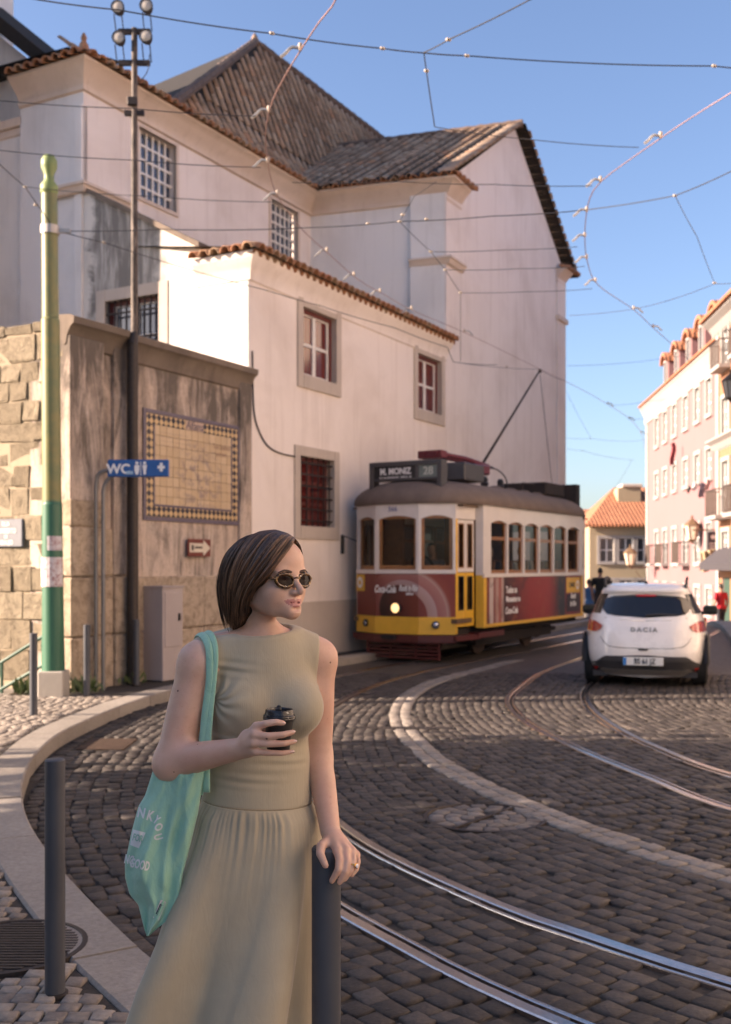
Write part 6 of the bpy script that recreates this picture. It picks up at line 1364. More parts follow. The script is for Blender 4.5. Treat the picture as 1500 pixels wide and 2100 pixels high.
# running gear
mb = MB(); mb.obox(T(0, 3.55, .52), TN * .92, TB_ * 3.2, Vector((0, 0, .06))); mb.obox(T(.0, 3.5, .32), TN * .75, TB_ * 1.9, Vector((0, 0, .1))); mb.build('underframe', M_TDARK, TR_)
for l in (2.3, 4.7):
    for x in (-.45, .45):
        mb = MB(); mb.lathe([(0, -.05), (.30, -.05), (.37, -.03), (.36, .04), (.30, .05), (.1, .03), (0, .05)], tuple(T(x, l, .37)), tuple(TN), 24); mb.build('wheel', M_RUST, TR_, smooth=True)
    for x in (-.68, .68): mb = MB(); mb.obox(T(x, l, .40), TN * .07, TB_ * .16, Vector((0, 0, .12)), 0, .02); mb.build('axle_box', M_TDARK, TR_)
for x in (-.7, .7):
    mb = MB(); mb.tube([T(x, 1.4, .33), T(x, 5.7, .33)], .05, 6); mb.tube(catmull([T(x, 1.9, .3), T(x, 2.3, .22), T(x, 2.7, .3)], .1), .04, 6); mb.tube(catmull([T(x, 4.3, .3), T(x, 4.7, .22), T(x, 5.1, .3)], .1), .04, 6); mb.build('truck_frame', M_TDARK, TR_)
mb = MB(); Wg = Wall(T(-.72, .2), TN, -TB_)
for k in range(5): Wg.box(mb, 0, 1.44, .06 + k * .062, .095 + k * .062, -.02 + .0, .02 - k * .0, 0)
for a in (0, .45, .95, 1.40): Wg.box(mb, a, a + .04, .05, .40, -.045, -.021)
mb.build('lifeguard', M_TMAR, TR_)
mb = MB(); mb.obox(T(1.0, 1.5, .45), TN * .12, TB_ * .55, Vector((0, 0, .05))); mb.build('side_step', M_TMAR, TR_)
# interior
mb = MB(); mb.obox(T(0, 3.55, .72), TN * 1.02, TB_ * 3.3, Vector((0, 0, .04))); mb.obox(T(0, 3.55, 2.70), TN * 1.1, TB_ * 3.2, Vector((0, 0, .015))); mb.build('floor', M_TINT, TR_)
for s_ in (-1, 1):
    for l_ in (1.02, 6.1): mb = MB(); mb.obox(T(s_ * .78, l_, 1.7), TN * .36, TB_ * .03, Vector((0, 0, 1.0))); mb.build('bulkhead', M_TWOOD, TR_)
for l in (1.5, 2.3, 3.1, 3.9, 4.7, 5.5):
    for s_ in (-1, 1): mb = MB(); mb.obox(T(s_ * .72, l, 1.16), TN * .36, TB_ * .2, Vector((0, 0, .05)), 0, .02); mb.obox(T(s_ * .72, l + .22, 1.45), TN * .36, TB_ * .03, Vector((0, 0, .32)), 0, .02); mb.build('seat', M_TWOOD, TR_)
mb = MB(); mb.obox(T(-.1, .35, 1.35), TN * .14, TB_ * .12, Vector((0, 0, .3)), 0, .03); mb.tube([T(.28, .5, 1.4), T(.28, .42, 1.66)], .02, 6); cir = [T(.28 + .2 * math.cos(a), .42 - .1 * math.sin(a), 1.68 + .17 * math.sin(a)) for a in [2 * math.pi * k / 16 for k in range(16)]]; mb.tube(cir, .018, 6, closed=True); mb.build('controls', M_TBLACK, TR_)
ax_f = math.atan2(-TB_.x * -1, -TB_.y * 1) ; face_fwd = math.atan2(TB_.x, -TB_.y)
SHIRTS = [simple('shirt_grey', (.25, .25, .27), .9), simple('shirt_navy', (.03, .04, .08), .9), simple('shirt_black', (.02, .02, .02), .9), simple('shirt_pale', (.5, .46, .42), .9), simple('shirt_ochre', (.35, .22, .07), .9)]; TRS = simple('trousers_dark', (.035, .035, .045), .9)
pl = [(.35, .75, 0, 'driver in a grey shirt seated behind the right front tram window', 1.0), (.72, 1.62, 2, 'passenger in black at the first side window of the tram', .98), (.72, 2.42, 1, 'passenger in navy at the second side window of the tram', .96), (.70, 3.2, 3, 'passenger in a pale top at the third side window of the tram', .95), (.70, 4.0, 3, 'passenger in a pale top at the fourth side window of the tram', 1.0), (.72, 4.8, 4, 'passenger in ochre at the fifth side window of the tram', .95)]
for x, l, si, lab, sc_ in pl:
    figure(tuple(T(x, l - .1, 1.12)), face_fwd, SHIRTS[si], TRS, lab, True, None, sc_)
# mirror
mb = MB(); m0 = T(-.98, .32, 2.1); m1 = m0 - TN * .28 - TB_ * .1; mb.tube(catmull([m0, m0 - TN * .12 - TB_ * .08 + Vector((0, 0, .06)), m1 + Vector((0, 0, .12))], .06), .012, 5); mi_ = mb.build('mirror_arm', M_TGREY, TR_); mb = MB(); mb.obox(m1 + Vector((0, 0, -.05)), TN * .06, TB_ * .02, Vector((0, 0, .17)), 0, .015); mb.build('mirror', M_TBLACK, mi_)
# ================================================================== the white car seen from behind
CY = R(-16.5); CO = Vector((3.80, 14.55, 0.0))
CAR = thing('car', 'white hatchback car with roof bars driving away beside the tram', 'car', tuple(CO), None, CY)
M_CWHITE = simple('car_pearl_paint', (.80, .77, .73), .28, 0, .03, 3, 0, .8); M_CPLAS = simple('car_black_plastic', (.035, .033, .034), .6, 0, .15, 20, .1); M_CSILV = simple('car_skid_silver', (.30, .28, .26), .4, .4); M_CGLASS = glass_dark('car_glass', (.012, .013, .015), .03); M_TYRE = simple('tyre_rubber', (.02, .019, .018), .85, 0, .3, 25, .2)
def m_tail():
    n = NT('tail_lamp'); n.color(n.ramp(n.noise(n.obj(), 14, 2), [(.35, (.30, .012, .01)), (.65, (.50, .05, .03))])); n.set(Roughness=.15); n.b.inputs['Coat Weight'].default_value = 1; return n.m
M_TAIL = m_tail(); M_FOG = simple('fog_lamp_red', (.55, .03, .02), .2, 0, .1, 10, 0, .8)
#       z, half width, rear y, front y
SL_ = [(.16, .74, .16, 3.85), (.24, .82, .06, 3.95), (.36, .855, .01, 4.0), (.50, .865, .0, 4.0), (.62, .862, .02, 3.98), (.74, .852, .045, 3.9), (.86, .83, .08, 3.5), (.94, .79, .13, 3.0), (1.00, .765, .18, 2.75), (1.10, .72, .28, 2.5), (1.20, .675, .38, 2.25), (1.27, .64, .43, 2.05), (1.305, .625, .37, 1.95), (1.345, .60, .40, 1.85), (1.385, .56, .52, 1.75), (1.41, .49, .72, 1.6), (1.42, .36, .95, 1.4)]
NEX = 4.2
def interp(z, k):
    for a, b in zip(SL_, SL_[1:]):
        if z <= b[0]: f = max(0, (z - a[0]) / (b[0] - a[0])); return a[k] * (1 - f) + b[k] * f
    return SL_[-1][k]
def rear_y(x, z):
    w, r, f = interp(z, 1), interp(z, 2), interp(z, 3); yc = (r + f) / 2; q = min(.9999, abs(x) / w); return yc - (yc - r) * (1 - q ** NEX) ** (1 / NEX)
def CL(x, y, z): return Vector((x, y, z))       # vertices are local to the car
def cbuild(mb, name, mat, parent=None, smooth=False): return link(name, mb.mesh(name, mat, Vector(), smooth), parent or CAR)
mb = MB(); rows = []; N = 64
for (z, w, r, f) in SL_:
    yc, hl = (r + f) / 2, (f - r) / 2; row = []
    for k in range(N):
        t = 2 * math.pi * (k + .5) / N; c, s_ = math.cos(t), math.sin(t); row.append(CL(w * math.copysign(abs(c) ** (2 / NEX), c), yc + hl * math.copysign(abs(s_) ** (2 / NEX), s_), z))
    rows.append(row)
mb.grid(rows, wrap=True); mb.poly(rows[-1]); mb.poly(rows[0][::-1])
nf = len(SL_) - 1
for i in range(nf):
    for k in range(N):
        t = 2 * math.pi * (k + .5) / N; z = (SL_[i][0] + SL_[i + 1][0]) / 2
        if 1.0 <= z <= 1.27 and (abs(math.cos(t)) > .5 and (math.sin(t) > -.75) or math.sin(t) > .5): mb.mi[i * N + k] = 1
        if z < .26: mb.mi[i * N + k] = 2
body = cbuild(mb, 'body', [M_CWHITE, M_CGLASS, M_CPLAS], None, 'all')
SPX = 150.0
def car_px(x5, y5):             # measured on the enlarged rear view
    return ((x5 / 5 + 1180 - 1326.5) / SPX + .0, HC - (y5 / 5 + 1170 - V0) / SPX)
def patch(poly, off, mat, name, parent=None, th=.012, nr=14, nc=16, close=True):
    zs = [p[1] for p in poly]; z0, z1 = min(zs), max(zs); rows = []
    for i in range(nr + 1):
        z = z0 + (z1 - z0) * (i / nr * .996 + .002); xs = []
        for a, b in zip(poly, poly[1:] + poly[:1]):
            if (a[1] - z) * (b[1] - z) < 0: xs.append(a[0] + (b[0] - a[0]) * (z - a[1]) / (b[1] - a[1]))
        if len(xs) < 2: continue
        xl, xr = min(xs), max(xs); rows.append([CL(xl + (xr - xl) * j / nc, rear_y(xl + (xr - xl) * j / nc, z) - off, z) for j in range(nc + 1)])
    mb = MB(); mb.grid(rows); h = len(rows); bk = [[p + Vector((0, th, 0)) for p in r] for r in rows]
    mb.grid([r for r in bk]); ring = lambda rr: rr[0] + [r[-1] for r in rr[1:]] + rr[-1][::-1][1:] + [r[0] for r in rr[::-1][1:-1]]
    a, b = ring(rows), ring(bk); mb.grid([a, b], wrap=True); return cbuild(mb, name, mat, parent, True)
P5 = lambda L: [car_px(*p) for p in L]
def sym(L): return L + [(1490 - x, y) for x, y in L[::-1]]
win = patch(P5(sym([(745, 252), (500, 258), (375, 275), (318, 308), (296, 360), (305, 415), (350, 455), (480, 478), (745, 488)])), .012, M_CGLASS, 'rear_window')
patch(P5([(640, 254), (850, 254), (840, 272), (650, 272)]), .03, M_FOG, 'brake_light', None, .02, 3, 6)
patch(P5([(130, 515), (235, 530), (312, 575), (285, 615), (235, 640), (128, 640), (118, 580)]), .016, M_TAIL, 'tail_light'); patch(P5([(1360, 515), (1255, 530), (1178, 575), (1205, 615), (1255, 640), (1362, 640), (1372, 580)]), .016, M_TAIL, 'tail_light')
patch(P5(sym([(745, 868), (400, 872), (330, 885), (240, 950), (130, 975), (90, 985), (95, 1075), (150, 1105), (745, 1112)])), .010, M_CPLAS, 'bumper', None, .012, 18, 30)
patch(P5(sym([(745, 1052), (650, 1050), (620, 1030), (300, 1020), (240, 1072), (330, 1085), (620, 1105), (745, 1108)])), .026, M_CSILV, 'skid_plate', None, .02, 10, 26)
for s_ in (0, 1):
    f = (lambda p: p) if not s_ else (lambda p: (1490 - p[0], p[1])); patch(P5([f(p) for p in ((140, 1000), (260, 1008), (245, 1048), (145, 1038))]), .022, M_FOG, 'fog_light', None, .012, 5, 8)
hs = MB(); seam = [car_px(x, y) for x, y in sym([(740, 800), (480, 796), (370, 780), (320, 735), (290, 690)])]
hs.tube([CL(x, rear_y(x, z) - .002, z) for x, z in seam], .005, 5); cbuild(hs, 'hatch_seam', M_CPLAS)
patch(P5([(672, 803), (778, 803), (765, 822), (685, 822)]), .012, M_CPLAS, 'handle', None, .01, 3, 6)
hs = MB(); ridge = [car_px(x, y) for x, y in sym([(740, 520), (500, 512), (330, 495)])]; hs.tube([CL(x, rear_y(x, z) + .004, z) for x, z in ridge], .012, 6); cbuild(hs, 'hatch_crease', M_CWHITE, None, 'all')
pp = P5([(525, 888), (925, 888), (925, 972), (525, 972)]); x0, x1, zt_, zb_ = pp[0][0], pp[1][0], pp[0][1], pp[2][1]; yr = rear_y(0, .36) - .035
mb = MB(); mb.box(x0, x1, yr, yr + .02, zb_, zt_, 0, .004); pl_ = cbuild(mb, 'number_plate', simple('plate_white', (.72, .72, .68), .4)); mb = MB(); mb.box(x0 + .002, x0 + .045, yr - .003, yr + .002, zb_ + .004, zt_ - .004); cbuild(mb, 'country_band', simple('plate_blue', (.02, .2, .55), .4), pl_)
def cletter(body_, size, x, y, z, mat, parent, sx=1.0, bold=0.0):
    me = text_mesh(body_, size, extrude=.003, bold=bold)
    for v in me.vertices: v.co = Vector((x + v.co.x * sx, y - v.co.z, z + v.co.y))
    me.materials.clear(); me.materials.append(mat); return link('lettering', me, parent)
cletter('BS 61 JZ', .105, (x0 + x1) / 2 + .02, yr - .005, (zb_ + zt_) / 2, simple('plate_ink', (.04, .04, .045), .5), pl_, .78, .002)
bx_, bz_ = car_px(730, 610); cletter('D A C I A', .085, bx_, rear_y(0, bz_) - .012, bz_, simple('badge_chrome', (.42, .41, .40), .3, .5), CAR, 1.0, .004)
mb = MB(); mb.tube([CL(.02, rear_y(0, .98) - .03, .985), CL(.2, rear_y(.2, 1.0) - .03, 1.0), CL(.42, rear_y(.4, 1.02) - .03, .99)], .012, 5); cbuild(mb, 'wiper', M_CPLAS)
for sx_ in (-1, 1):
    mb = MB(); mb.tube(catmull([CL(sx_ * .55, .62, 1.36), CL(sx_ * .565, .78, 1.47), CL(sx_ * .57, 1.0, 1.485), CL(sx_ * .57, 1.7, 1.47), CL(sx_ * .55, 1.95, 1.36)], .06), .028, 8, flat=.7); cbuild(mb, 'roof_bar', M_CPLAS, None, 'all')
    mx = CL(sx_ * .92, 2.35, .98); mb = MB(); mb.obox(mx, (.11, 0, 0), (0, .06, 0), (0, 0, .075), 0, .035); mi2 = cbuild(mb, 'mirror', M_CWHITE if 0 else M_CPLAS, None, True); mb = MB(); mb.tube([CL(sx_ * .76, 2.4, .93), CL(sx_ * .86, 2.36, .94)], .03, 6); cbuild(mb, 'mirror_arm', M_CPLAS, mi2); mb = MB(); mb.box(mx.x - .09, mx.x + .09, mx.y - .064, mx.y - .058, mx.z - .055, mx.z + .055); cbuild(mb, 'mirror_glass', M_CGLASS, mi2)
    for wy in (.72, 3.22):
        cw = CL(sx_ * .735, wy, .315); mb = MB(); mb.lathe([(.2, -.10), (.29, -.105), (.315, -.085), (.315, .085), (.29, .105), (.2, .10)], tuple(cw), (1, 0, 0), 30); wh = cbuild(mb, 'wheel', M_TYRE, None, True); mb = MB(); mb.lathe([(.21, -.09), (.2, .06), (.06, .09 * sx_), (0, .09 * sx_)], tuple(cw), (1, 0, 0), 20); cbuild(mb, 'rim', M_CSILV, wh)
        mb = MB(); th = [math.pi * k / 14 for k in range(15)]; mb.grid([[CL(sx_ * xo, wy + rr * math.cos(t), .315 + rr * math.sin(t)) for t in th] for xo, rr in ((.80, .34), (.868, .345), (.868, .395), (.845, .41))]); cbuild(mb, 'wheel_arch', M_CPLAS, None, 'all')
mb = MB(); mb.lathe([(.03, 0), (.022, .03), (.006, .05), (.003, .26), (0, .265)], (0.0, .9, 1.405), (0, -.25, 1), 8); cbuild(mb, 'antenna', M_CPLAS)
mb = MB(); mb.box(-.7, .7, .25, 3.7, .13, .2); cbuild(mb, 'underbody', M_CPLAS)
# people further down the street
RED_T = simple('red_shirt', (.55, .03, .045), .9); BLUE_T = simple('blue_shirt', (.07, .19, .38), .9); WHITE_T = simple('white_trousers', (.6, .58, .55), .9)
p = px(1479, 1215, 36); figure((p.x, p.y, crest(36)), .3, RED_T, TRS, 'person in a red shirt walking away by the shops at the right edge', scale=1.0)
p = px(1209, 1240, 33); figure((p.x, p.y, crest(33)), .6, BLUE_T, WHITE_T, 'person in a blue top and white trousers behind the tram', scale=.93)
p = px(1224, 1240, 30); figure((p.x + .1, p.y, crest(30)), -.4, SHIRTS[2], TRS, 'person in black standing between the tram and the white car', scale=.93)
# ================================================================== the woman leaning on the bollard
YW = 2.74
WM = thing('person', 'woman in a sleeveless olive dress and sunglasses holding a coffee cup', 'person', (px(520, 1160, YW).x, YW, PZ))
def m_skin():
    n = NT('skin'); p = n.pos(); nz = n.noise(p, 18, 4, .6); sp = n.noise(p, 150, 3, .5)
    c = n.ramp(nz, [(.35, (.58, .35, .25)), (.7, (.66, .42, .315))]); c = n.mix(n.math('MULTIPLY', n.ramp(sp, [(.62, (0, 0, 0)), (.76, (1, 1, 1))]), .3), c, (.40, .19, .12)); c = n.mix(n.math('MULTIPLY', n.ramp(n.noise(p, 7, 3, .5), [(.5, (0, 0, 0)), (.72, (1, 1, 1))]), .35), c, (.60, .29, .21))
    vo = n.n('ShaderNodeTexVoronoi'); vo.inputs['Scale'].default_value = 22; n.l(p, vo.inputs['Vector']); sx_ = n.n('ShaderNodeSeparateColor'); n.l(vo.outputs['Color'], sx_.inputs[0]); c = n.mix(n.math('MULTIPLY', n.ramp(vo.outputs['Distance'], [(.045, (1, 1, 1)), (.07, (0, 0, 0))]), n.ramp(sx_.outputs[0], [(.55, (0, 0, 0)), (.6, (1, 1, 1))])), c, (.13, .06, .04))
    n.color(c); n.set(Roughness=.5); n.b.inputs['Subsurface Weight'].default_value = .25; n.b.inputs['Subsurface Radius'].default_value = (.012, .005, .003); n.b.inputs['Subsurface Scale'].default_value = .5; n.bump(n.noise(p, 420, 3, .6), .12, .0008); return n.m
M_SKIN = m_skin(); M_LIP = simple('lips', (.40, .155, .14), .38, 0, .1, 40); M_BROW = simple('eyebrow', (.075, .045, .032), .8); M_NAIL = simple('nail', (.66, .46, .40), .2, 0, .04); M_TEETH = simple('teeth', (.72, .68, .62), .3)
def m_dress(name, ribs):
    n = NT(name); p = n.pos(); big = n.noise(p, 7, 4, .6); wv = n.noise(p, 900, 2, .5)
    n.color(n.mix(n.math('MULTIPLY', wv, .35), n.ramp(big, [(.3, (.40, .345, .245)), (.7, (.45, .395, .285))]), (.33, .275, .18))); n.set(Roughness=.9); n.b.inputs['Sheen Weight'].default_value = .25; n.b.inputs['Sheen Roughness'].default_value = .4
    h = n.math('MULTIPLY', n.noise(n.mapping(p, (30, 30, 9)), 1.2, 4, .6, .6), 2.0)
    if ribs:
        w = n.n('ShaderNodeTexWave', bands_direction='X'); w.inputs['Scale'].default_value = 62; w.inputs['Distortion'].default_value = .2; n.l(p, w.inputs['Vector']); h = n.math('ADD', h, n.math('MULTIPLY', w.outputs['Fac'], .10))
    n.bump(h, .22, .004); return n.m
M_SEAM = simple('seam_shadow_thread', (.26, .21, .13), .95)
M_DRESS, M_SKIRT = m_dress('olive_rib_knit', True), m_dress('olive_cotton', False)
def A3(v): return np.array(tuple(v), float)
TH = R(48); HF = np.array([math.sin(TH), -math.cos(TH), 0]); HS = np.array([math.cos(TH), math.sin(TH), 0]); HU = np.array([0, 0, 1.0]); HR = np.stack([HF, HS, HU], 1)
HO = A3(px(547, 1188, YW))
def H(f, s, u): return HO + HF * f + HS * s + HU * u
PH = R(20); TF_ = np.array([math.sin(PH), -math.cos(PH), 0]); TS = np.array([math.cos(PH), math.sin(PH), 0]); TRm = np.stack([TS, TF_, HU], 1)
def torso(Fd, gr=0.0, k=.05):
    def e(u, v, y, a, b, c, kk=k): Fd.ell(A3(px(u, v, y)), (a + gr, b + gr, c + gr), kk, 'add', TRm)
    e(527, 1660, 2.77, .143, .112, .13); e(530, 1560, 2.76, .132, .098, .15); e(541, 1420, 2.765, .142, .098, .14); e(533, 1345, 2.775, .150, .07, .062)
    e(494, 1447, 2.695, .062, .062, .066, .045); e(612, 1452, 2.715, .061, .062, .064, .045)
    Fd.cone(A3(px(430, 1338, 2.725)), A3(px(520, 1322, 2.77)), .040 + gr, .055 + gr, .04); Fd.cone(A3(px(636, 1334, 2.81)), A3(px(560, 1318, 2.78)), .036 + gr, .055 + gr, .04)
BD = Field((-.60, 2.42, .1), (.05, 2.98, 1.80), .003)
torso(BD, -.008)
# legs under the skirt
for u0, u1, yy, kx in ((488, 470, 2.74, 0), (572, 560, 2.80, 0)):
    hp = A3(px(u0, 1700, yy)); kn = np.array([hp[0] - .02, yy - .02, .60]); an = np.array([hp[0] - .03, yy + .02, .20]); BD.chain([hp, kn, an], [.075, .052, .036], .04); BD.chain([an, an + np.array([0, .01, -.04]), an + np.array([-.01, -.13, -.055])], [.034, .03, .02], .02)
# neck and head
BD.chain([A3(px(541, 1330, 2.775)), H(-.032, -.004, -.105), H(-.024, 0, -.03)], [.056, .046, .052], .022)
he = lambda f, s, u, a, b, c, k=.02, op='add': BD.ell(H(f, s, u), (a, b, c), k, op, HR)
he(.0, 0, .030, .100, .0765, .086); he(.052, 0, .045, .047, .060, .048, .03); he(.036, 0, -.026, .062, .056, .062, .035)
for s in (-1, 1):
    BD.chain([H(.004, s * .050, -.046), H(.055, s * .028, -.076), H(.092, s * .008, -.083)], [.018, .0155, .0125], .022)
    he(.066, s * .039, -.026, .026, .022, .020, .022); he(.055, s * .031, -.050, .028, .024, .024, .03); he(.090, s * .027, .019, .013, .026, .010, .014)
he(.096, 0, -.080, .0150, .019, .0145, .016); he(.084, 0, -.058, .021, .027, .024, .022)
for s in (-1, 1): he(.108, s * .031, -.001, .013, .018, .010, .012, 'sub'); he(.082, s * .031, -.003, .0135, .0145, .0125, .006)
BD.chain([H(.099, 0, .012), H(.110, 0, -.008), H(.1265, 0, -.0265), H(.1255, 0, -.030)], [.0085, .0076, .0086, .0086], .012)
for s in (-1, 1): he(.109, s * .0118, -.0320, .0105, .0064, .0066, .008); he(.1165, s * .0060, -.0410, .0028, .0026, .003, .002, 'sub')
he(.110, 0, -.0345, .012, .006, .006, .006)
for s in (-1, 1): he(.1005, s * .0085, -.0525, .0062, .0125, .0040, .005); BD.chain([H(.103, s * .006, -.0540), H(.0965, s * .017, -.0545), H(.085, s * .0285, -.0520)], [.0042, .0036, .0022], .004)
he(.0995, 0, -.0645, .0068, .0155, .0052, .005); BD.chain([H(.0995, 0, -.0625), H(.0945, -.014, -.0595), H(.085, -.0285, -.0525)], [.0042, .0035, .0021], .004); BD.chain([H(.0995, 0, -.0625), H(.0945, .014, -.0595), H(.085, .0285, -.0525)], [.0042, .0035, .0021], .004)
BD.chain([H(.112, 0, -.0588), H(.1025, -.0135, -.0578), H(.0895, -.0295, -.0520)], [.0022, .0022, .0018], .002, 'sub'); BD.chain([H(.112, 0, -.0588), H(.1025, .0135, -.0578), H(.0895, .0295, -.0520)], [.0022, .0022, .0018], .002, 'sub')
he(.112, 0, -.0735, .007, .018, .0035, .006, 'sub')
for s in (-1, 1): he(-.008, s * .0755, -.014, .017, .007, .030, .006); he(-.004, s * .0800, -.014, .009, .004, .018, .004, 'sub')
# right arm, bent, hand round the cup
rs, re_, rw = A3(px(410, 1360, 2.70)), A3(px(352, 1566, 2.665)), A3(px(494, 1535, 2.555))
BD.chain([rs, (rs * .55 + re_ * .45), re_], [.050, .049, .042], .03); BD.cone(rs, A3(px(445, 1342, 2.73)), .046, .042, .04); BD.chain([re_, re_ * .65 + rw * .35 + np.array([0, 0, .002]), rw], [.041, .038, .0255], .03)
CUPC = A3(px(571, 1500, 2.548))
def finger(pts, rs_, k=.006): BD.chain([A3(px(*p)) for p in pts], rs_, k)
kn = [(527, 1490, 2.515), (522, 1506, 2.508), (521, 1523, 2.508), (524, 1541, 2.517)]
for q, r in zip(kn, (.0115, .012, .0115, .0105)): BD.cone(rw, A3(px(*q)), .0205, r, .007)
BD.cone(A3(px(510, 1512, 2.545)), A3(px(512, 1535, 2.545)), .02, .02, .012)
finger([kn[0], (546, 1484, 2.502), (566, 1481, 2.503), (580, 1483, 2.507)], [.0098, .0088, .0080, .0068]); finger([kn[1], (550, 1510, 2.497), (580, 1507, 2.500), (600, 1502, 2.512)], [.0100, .0090, .0080, .0068])
finger([kn[2], (551, 1526, 2.499), (582, 1525, 2.502), (603, 1521, 2.516)], [.0098, .0086, .0078, .0066]); finger([kn[3], (552, 1544, 2.512), (578, 1545, 2.514), (598, 1542, 2.524)], [.0088, .0076, .0068, .0058])
finger([(508, 1515, 2.55), (528, 1500, 2.575), (552, 1488, 2.597), (574, 1480, 2.599)], [.016, .0125, .0105, .008], .01)
# left arm, straight, hand on the bollard
ls, le_, lw = A3(px(652, 1350, 2.83)), A3(px(654, 1552, 2.82)), A3(px(678, 1706, 2.705))
BD.chain([ls, (ls * .5 + le_ * .5), le_], [.046, .042, .034], .03); BD.cone(ls, A3(px(625, 1338, 2.81)), .042, .04, .04); BD.chain([le_, le_ * .65 + lw * .35, lw], [.035, .034, .0255], .02)
kl = [(692, 1744, 2.632), (709, 1744, 2.640), (722, 1747, 2.652), (731, 1753, 2.668)]
for q, r in zip(kl, (.0120, .0120, .0112, .0100)): BD.cone(lw, A3(px(*q)), .020, r, .007)
finger([kl[0], (696, 1764, 2.612), (694, 1783, 2.602), (681, 1807, 2.606)], [.0105, .0095, .0088, .0072]); finger([kl[1], (712, 1766, 2.617), (709, 1787, 2.606), (697, 1810, 2.608)], [.0105, .0092, .0085, .0070])
finger([kl[2], (725, 1766, 2.630), (720, 1785, 2.616), (708, 1803, 2.612)], [.0100, .0088, .0080, .0066]); finger([kl[3], (734, 1768, 2.652), (731, 1783, 2.642), (722, 1795, 2.634)], [.0088, .0078, .0070, .0060])
finger([(680, 1722, 2.685), (659, 1736, 2.640), (657, 1751, 2.618), (668, 1775, 2.606)], [.017, .0125, .0105, .0082], .008)
Vb, Fb = BD.mesh(2)
def body_rule(c):
    q = c - HO; f, s, u = q @ HF, q @ HS, q[:, 2]; m = np.zeros(len(c), int)
    w = np.clip(1 - (np.abs(s) / .0295) ** 2, 0, 1)
    cu_ = -.0560 + .0035 * (s / .0295) ** 2; up_ = cu_ + .0085 * w ** .7 - .003 * np.exp(-(s / .004) ** 2); lo_ = cu_ - .0140 * w ** .7
    m[(u < up_) & (u > lo_) & (f > .082) & (np.abs(s) < .0295)] = 1
    m[(u < -.0575) & (u > -.0605) & (f > .085) & (f < .101) & (s > .002) & (s < .016)] = 3
    return m
body_o = painted('body', Vb, Fb, [M_SKIN, M_LIP, M_BROW, M_TEETH], body_rule, WM)
def surf(s_, u_):
    "front surface of the face at this side and height"
    for f_ in np.arange(.145, .02, -.0006):
        i = np.round((H(f_, s_, u_) - BD.lo) / BD.h).astype(int)
        if BD.f[tuple(i)] < 0: return f_
    return .05
for sg in (-1, 1):
    P_ = []
    for k in range(9):
        a = .013 + .038 * k / 8; u_ = .0185 + .0045 * math.sin(min(1, k / 6) * 1.57) - .006 * max(0, (k - 5) / 3) ** 1.4; P_.append(Vector(H(surf(sg * a, u_) + .0002, sg * a, u_)))
    mb = MB(); mb.tube(P_, [.0020, .0034, .0037, .0036, .0033, .0029, .0024, .0018, .0008], 8, flat=.35, upv=(0, 0, 1)); mb.build('eyebrow', M_BROW, WM, smooth='all')
def nail(pa, pb, w, out):
    "nail plate near the tip pb of a finger coming from pa"
    a, b = px(*pa), px(*pb); t = (b - a).normalized(); o = Vector(out) - t * Vector(out).dot(t); o.normalize(); sd = t.cross(o); c = b + t * .000 + o * .0062; mb = MB()
    rows = [[c + t * (i - 1.5) * .0042 + sd * (w * x * (1 if i < 3 else .8)) + o * (-.0032 * x * x * 2 + (.0006 if 0 < i < 3 else -.0004)) for x in (-1, -.5, 0, .5, 1)] for i in range(4)]; mb.grid(rows); ob = mb.build('fingernail', M_NAIL, WM, smooth='all'); ob.modifiers.new('thickness', 'SOLIDIFY').thickness = .0008
nail((566, 1481, 2.503), (580, 1483, 2.507), .0046, (0, -1, .25)); nail((580, 1507, 2.500), (600, 1502, 2.512), .0046, (.1, -1, .3)); nail((582, 1525, 2.502), (603, 1521, 2.516), .0046, (.15, -1, .25)); nail((578, 1545, 2.514), (598, 1542, 2.524), .004, (.15, -1, .2)); nail((657, 1751, 2.618), (668, 1775, 2.606), .005, (0, -1, .1))
# ring
rc = A3(px(724.5, 1776, 2.622)); mb = MB(); axd = (Vector(A3(px(720, 1785, 2.616))) - Vector(A3(px(725, 1766, 2.630)))).normalized(); a_ = axd.orthogonal().normalized(); b_ = axd.cross(a_); M_GOLD = simple('gold', (.75, .45, .13), .2, 1.0)
mb.tube([Vector(rc) + a_ * .0094 * math.cos(t) + b_ * .0094 * math.sin(t) for t in [2 * math.pi * k / 20 for k in range(20)]], .0017, 6, closed=True); sd_ = Vector((.8, -.55, .1)); sd_ = (sd_ - axd * sd_.dot(axd)).normalized()
rg = thing('ring', 'gold ring with a white oval stone on the hand resting on the bollard', 'ring', tuple(rc)); mb.lathe([(.006, 0), (.0068, .003), (.0055, .0035)], tuple(Vector(rc) + sd_ * .008), tuple(sd_), 14); mb.build('band', M_GOLD, rg, smooth=True)
mb = MB(); mb.lathe([(.0056, .003), (.0048, .0055), (0, .0068)], tuple(Vector(rc) + sd_ * .008), tuple(sd_), 14); mb.build('stone', simple('white_stone', (.75, .72, .74), .15), rg, smooth=True)
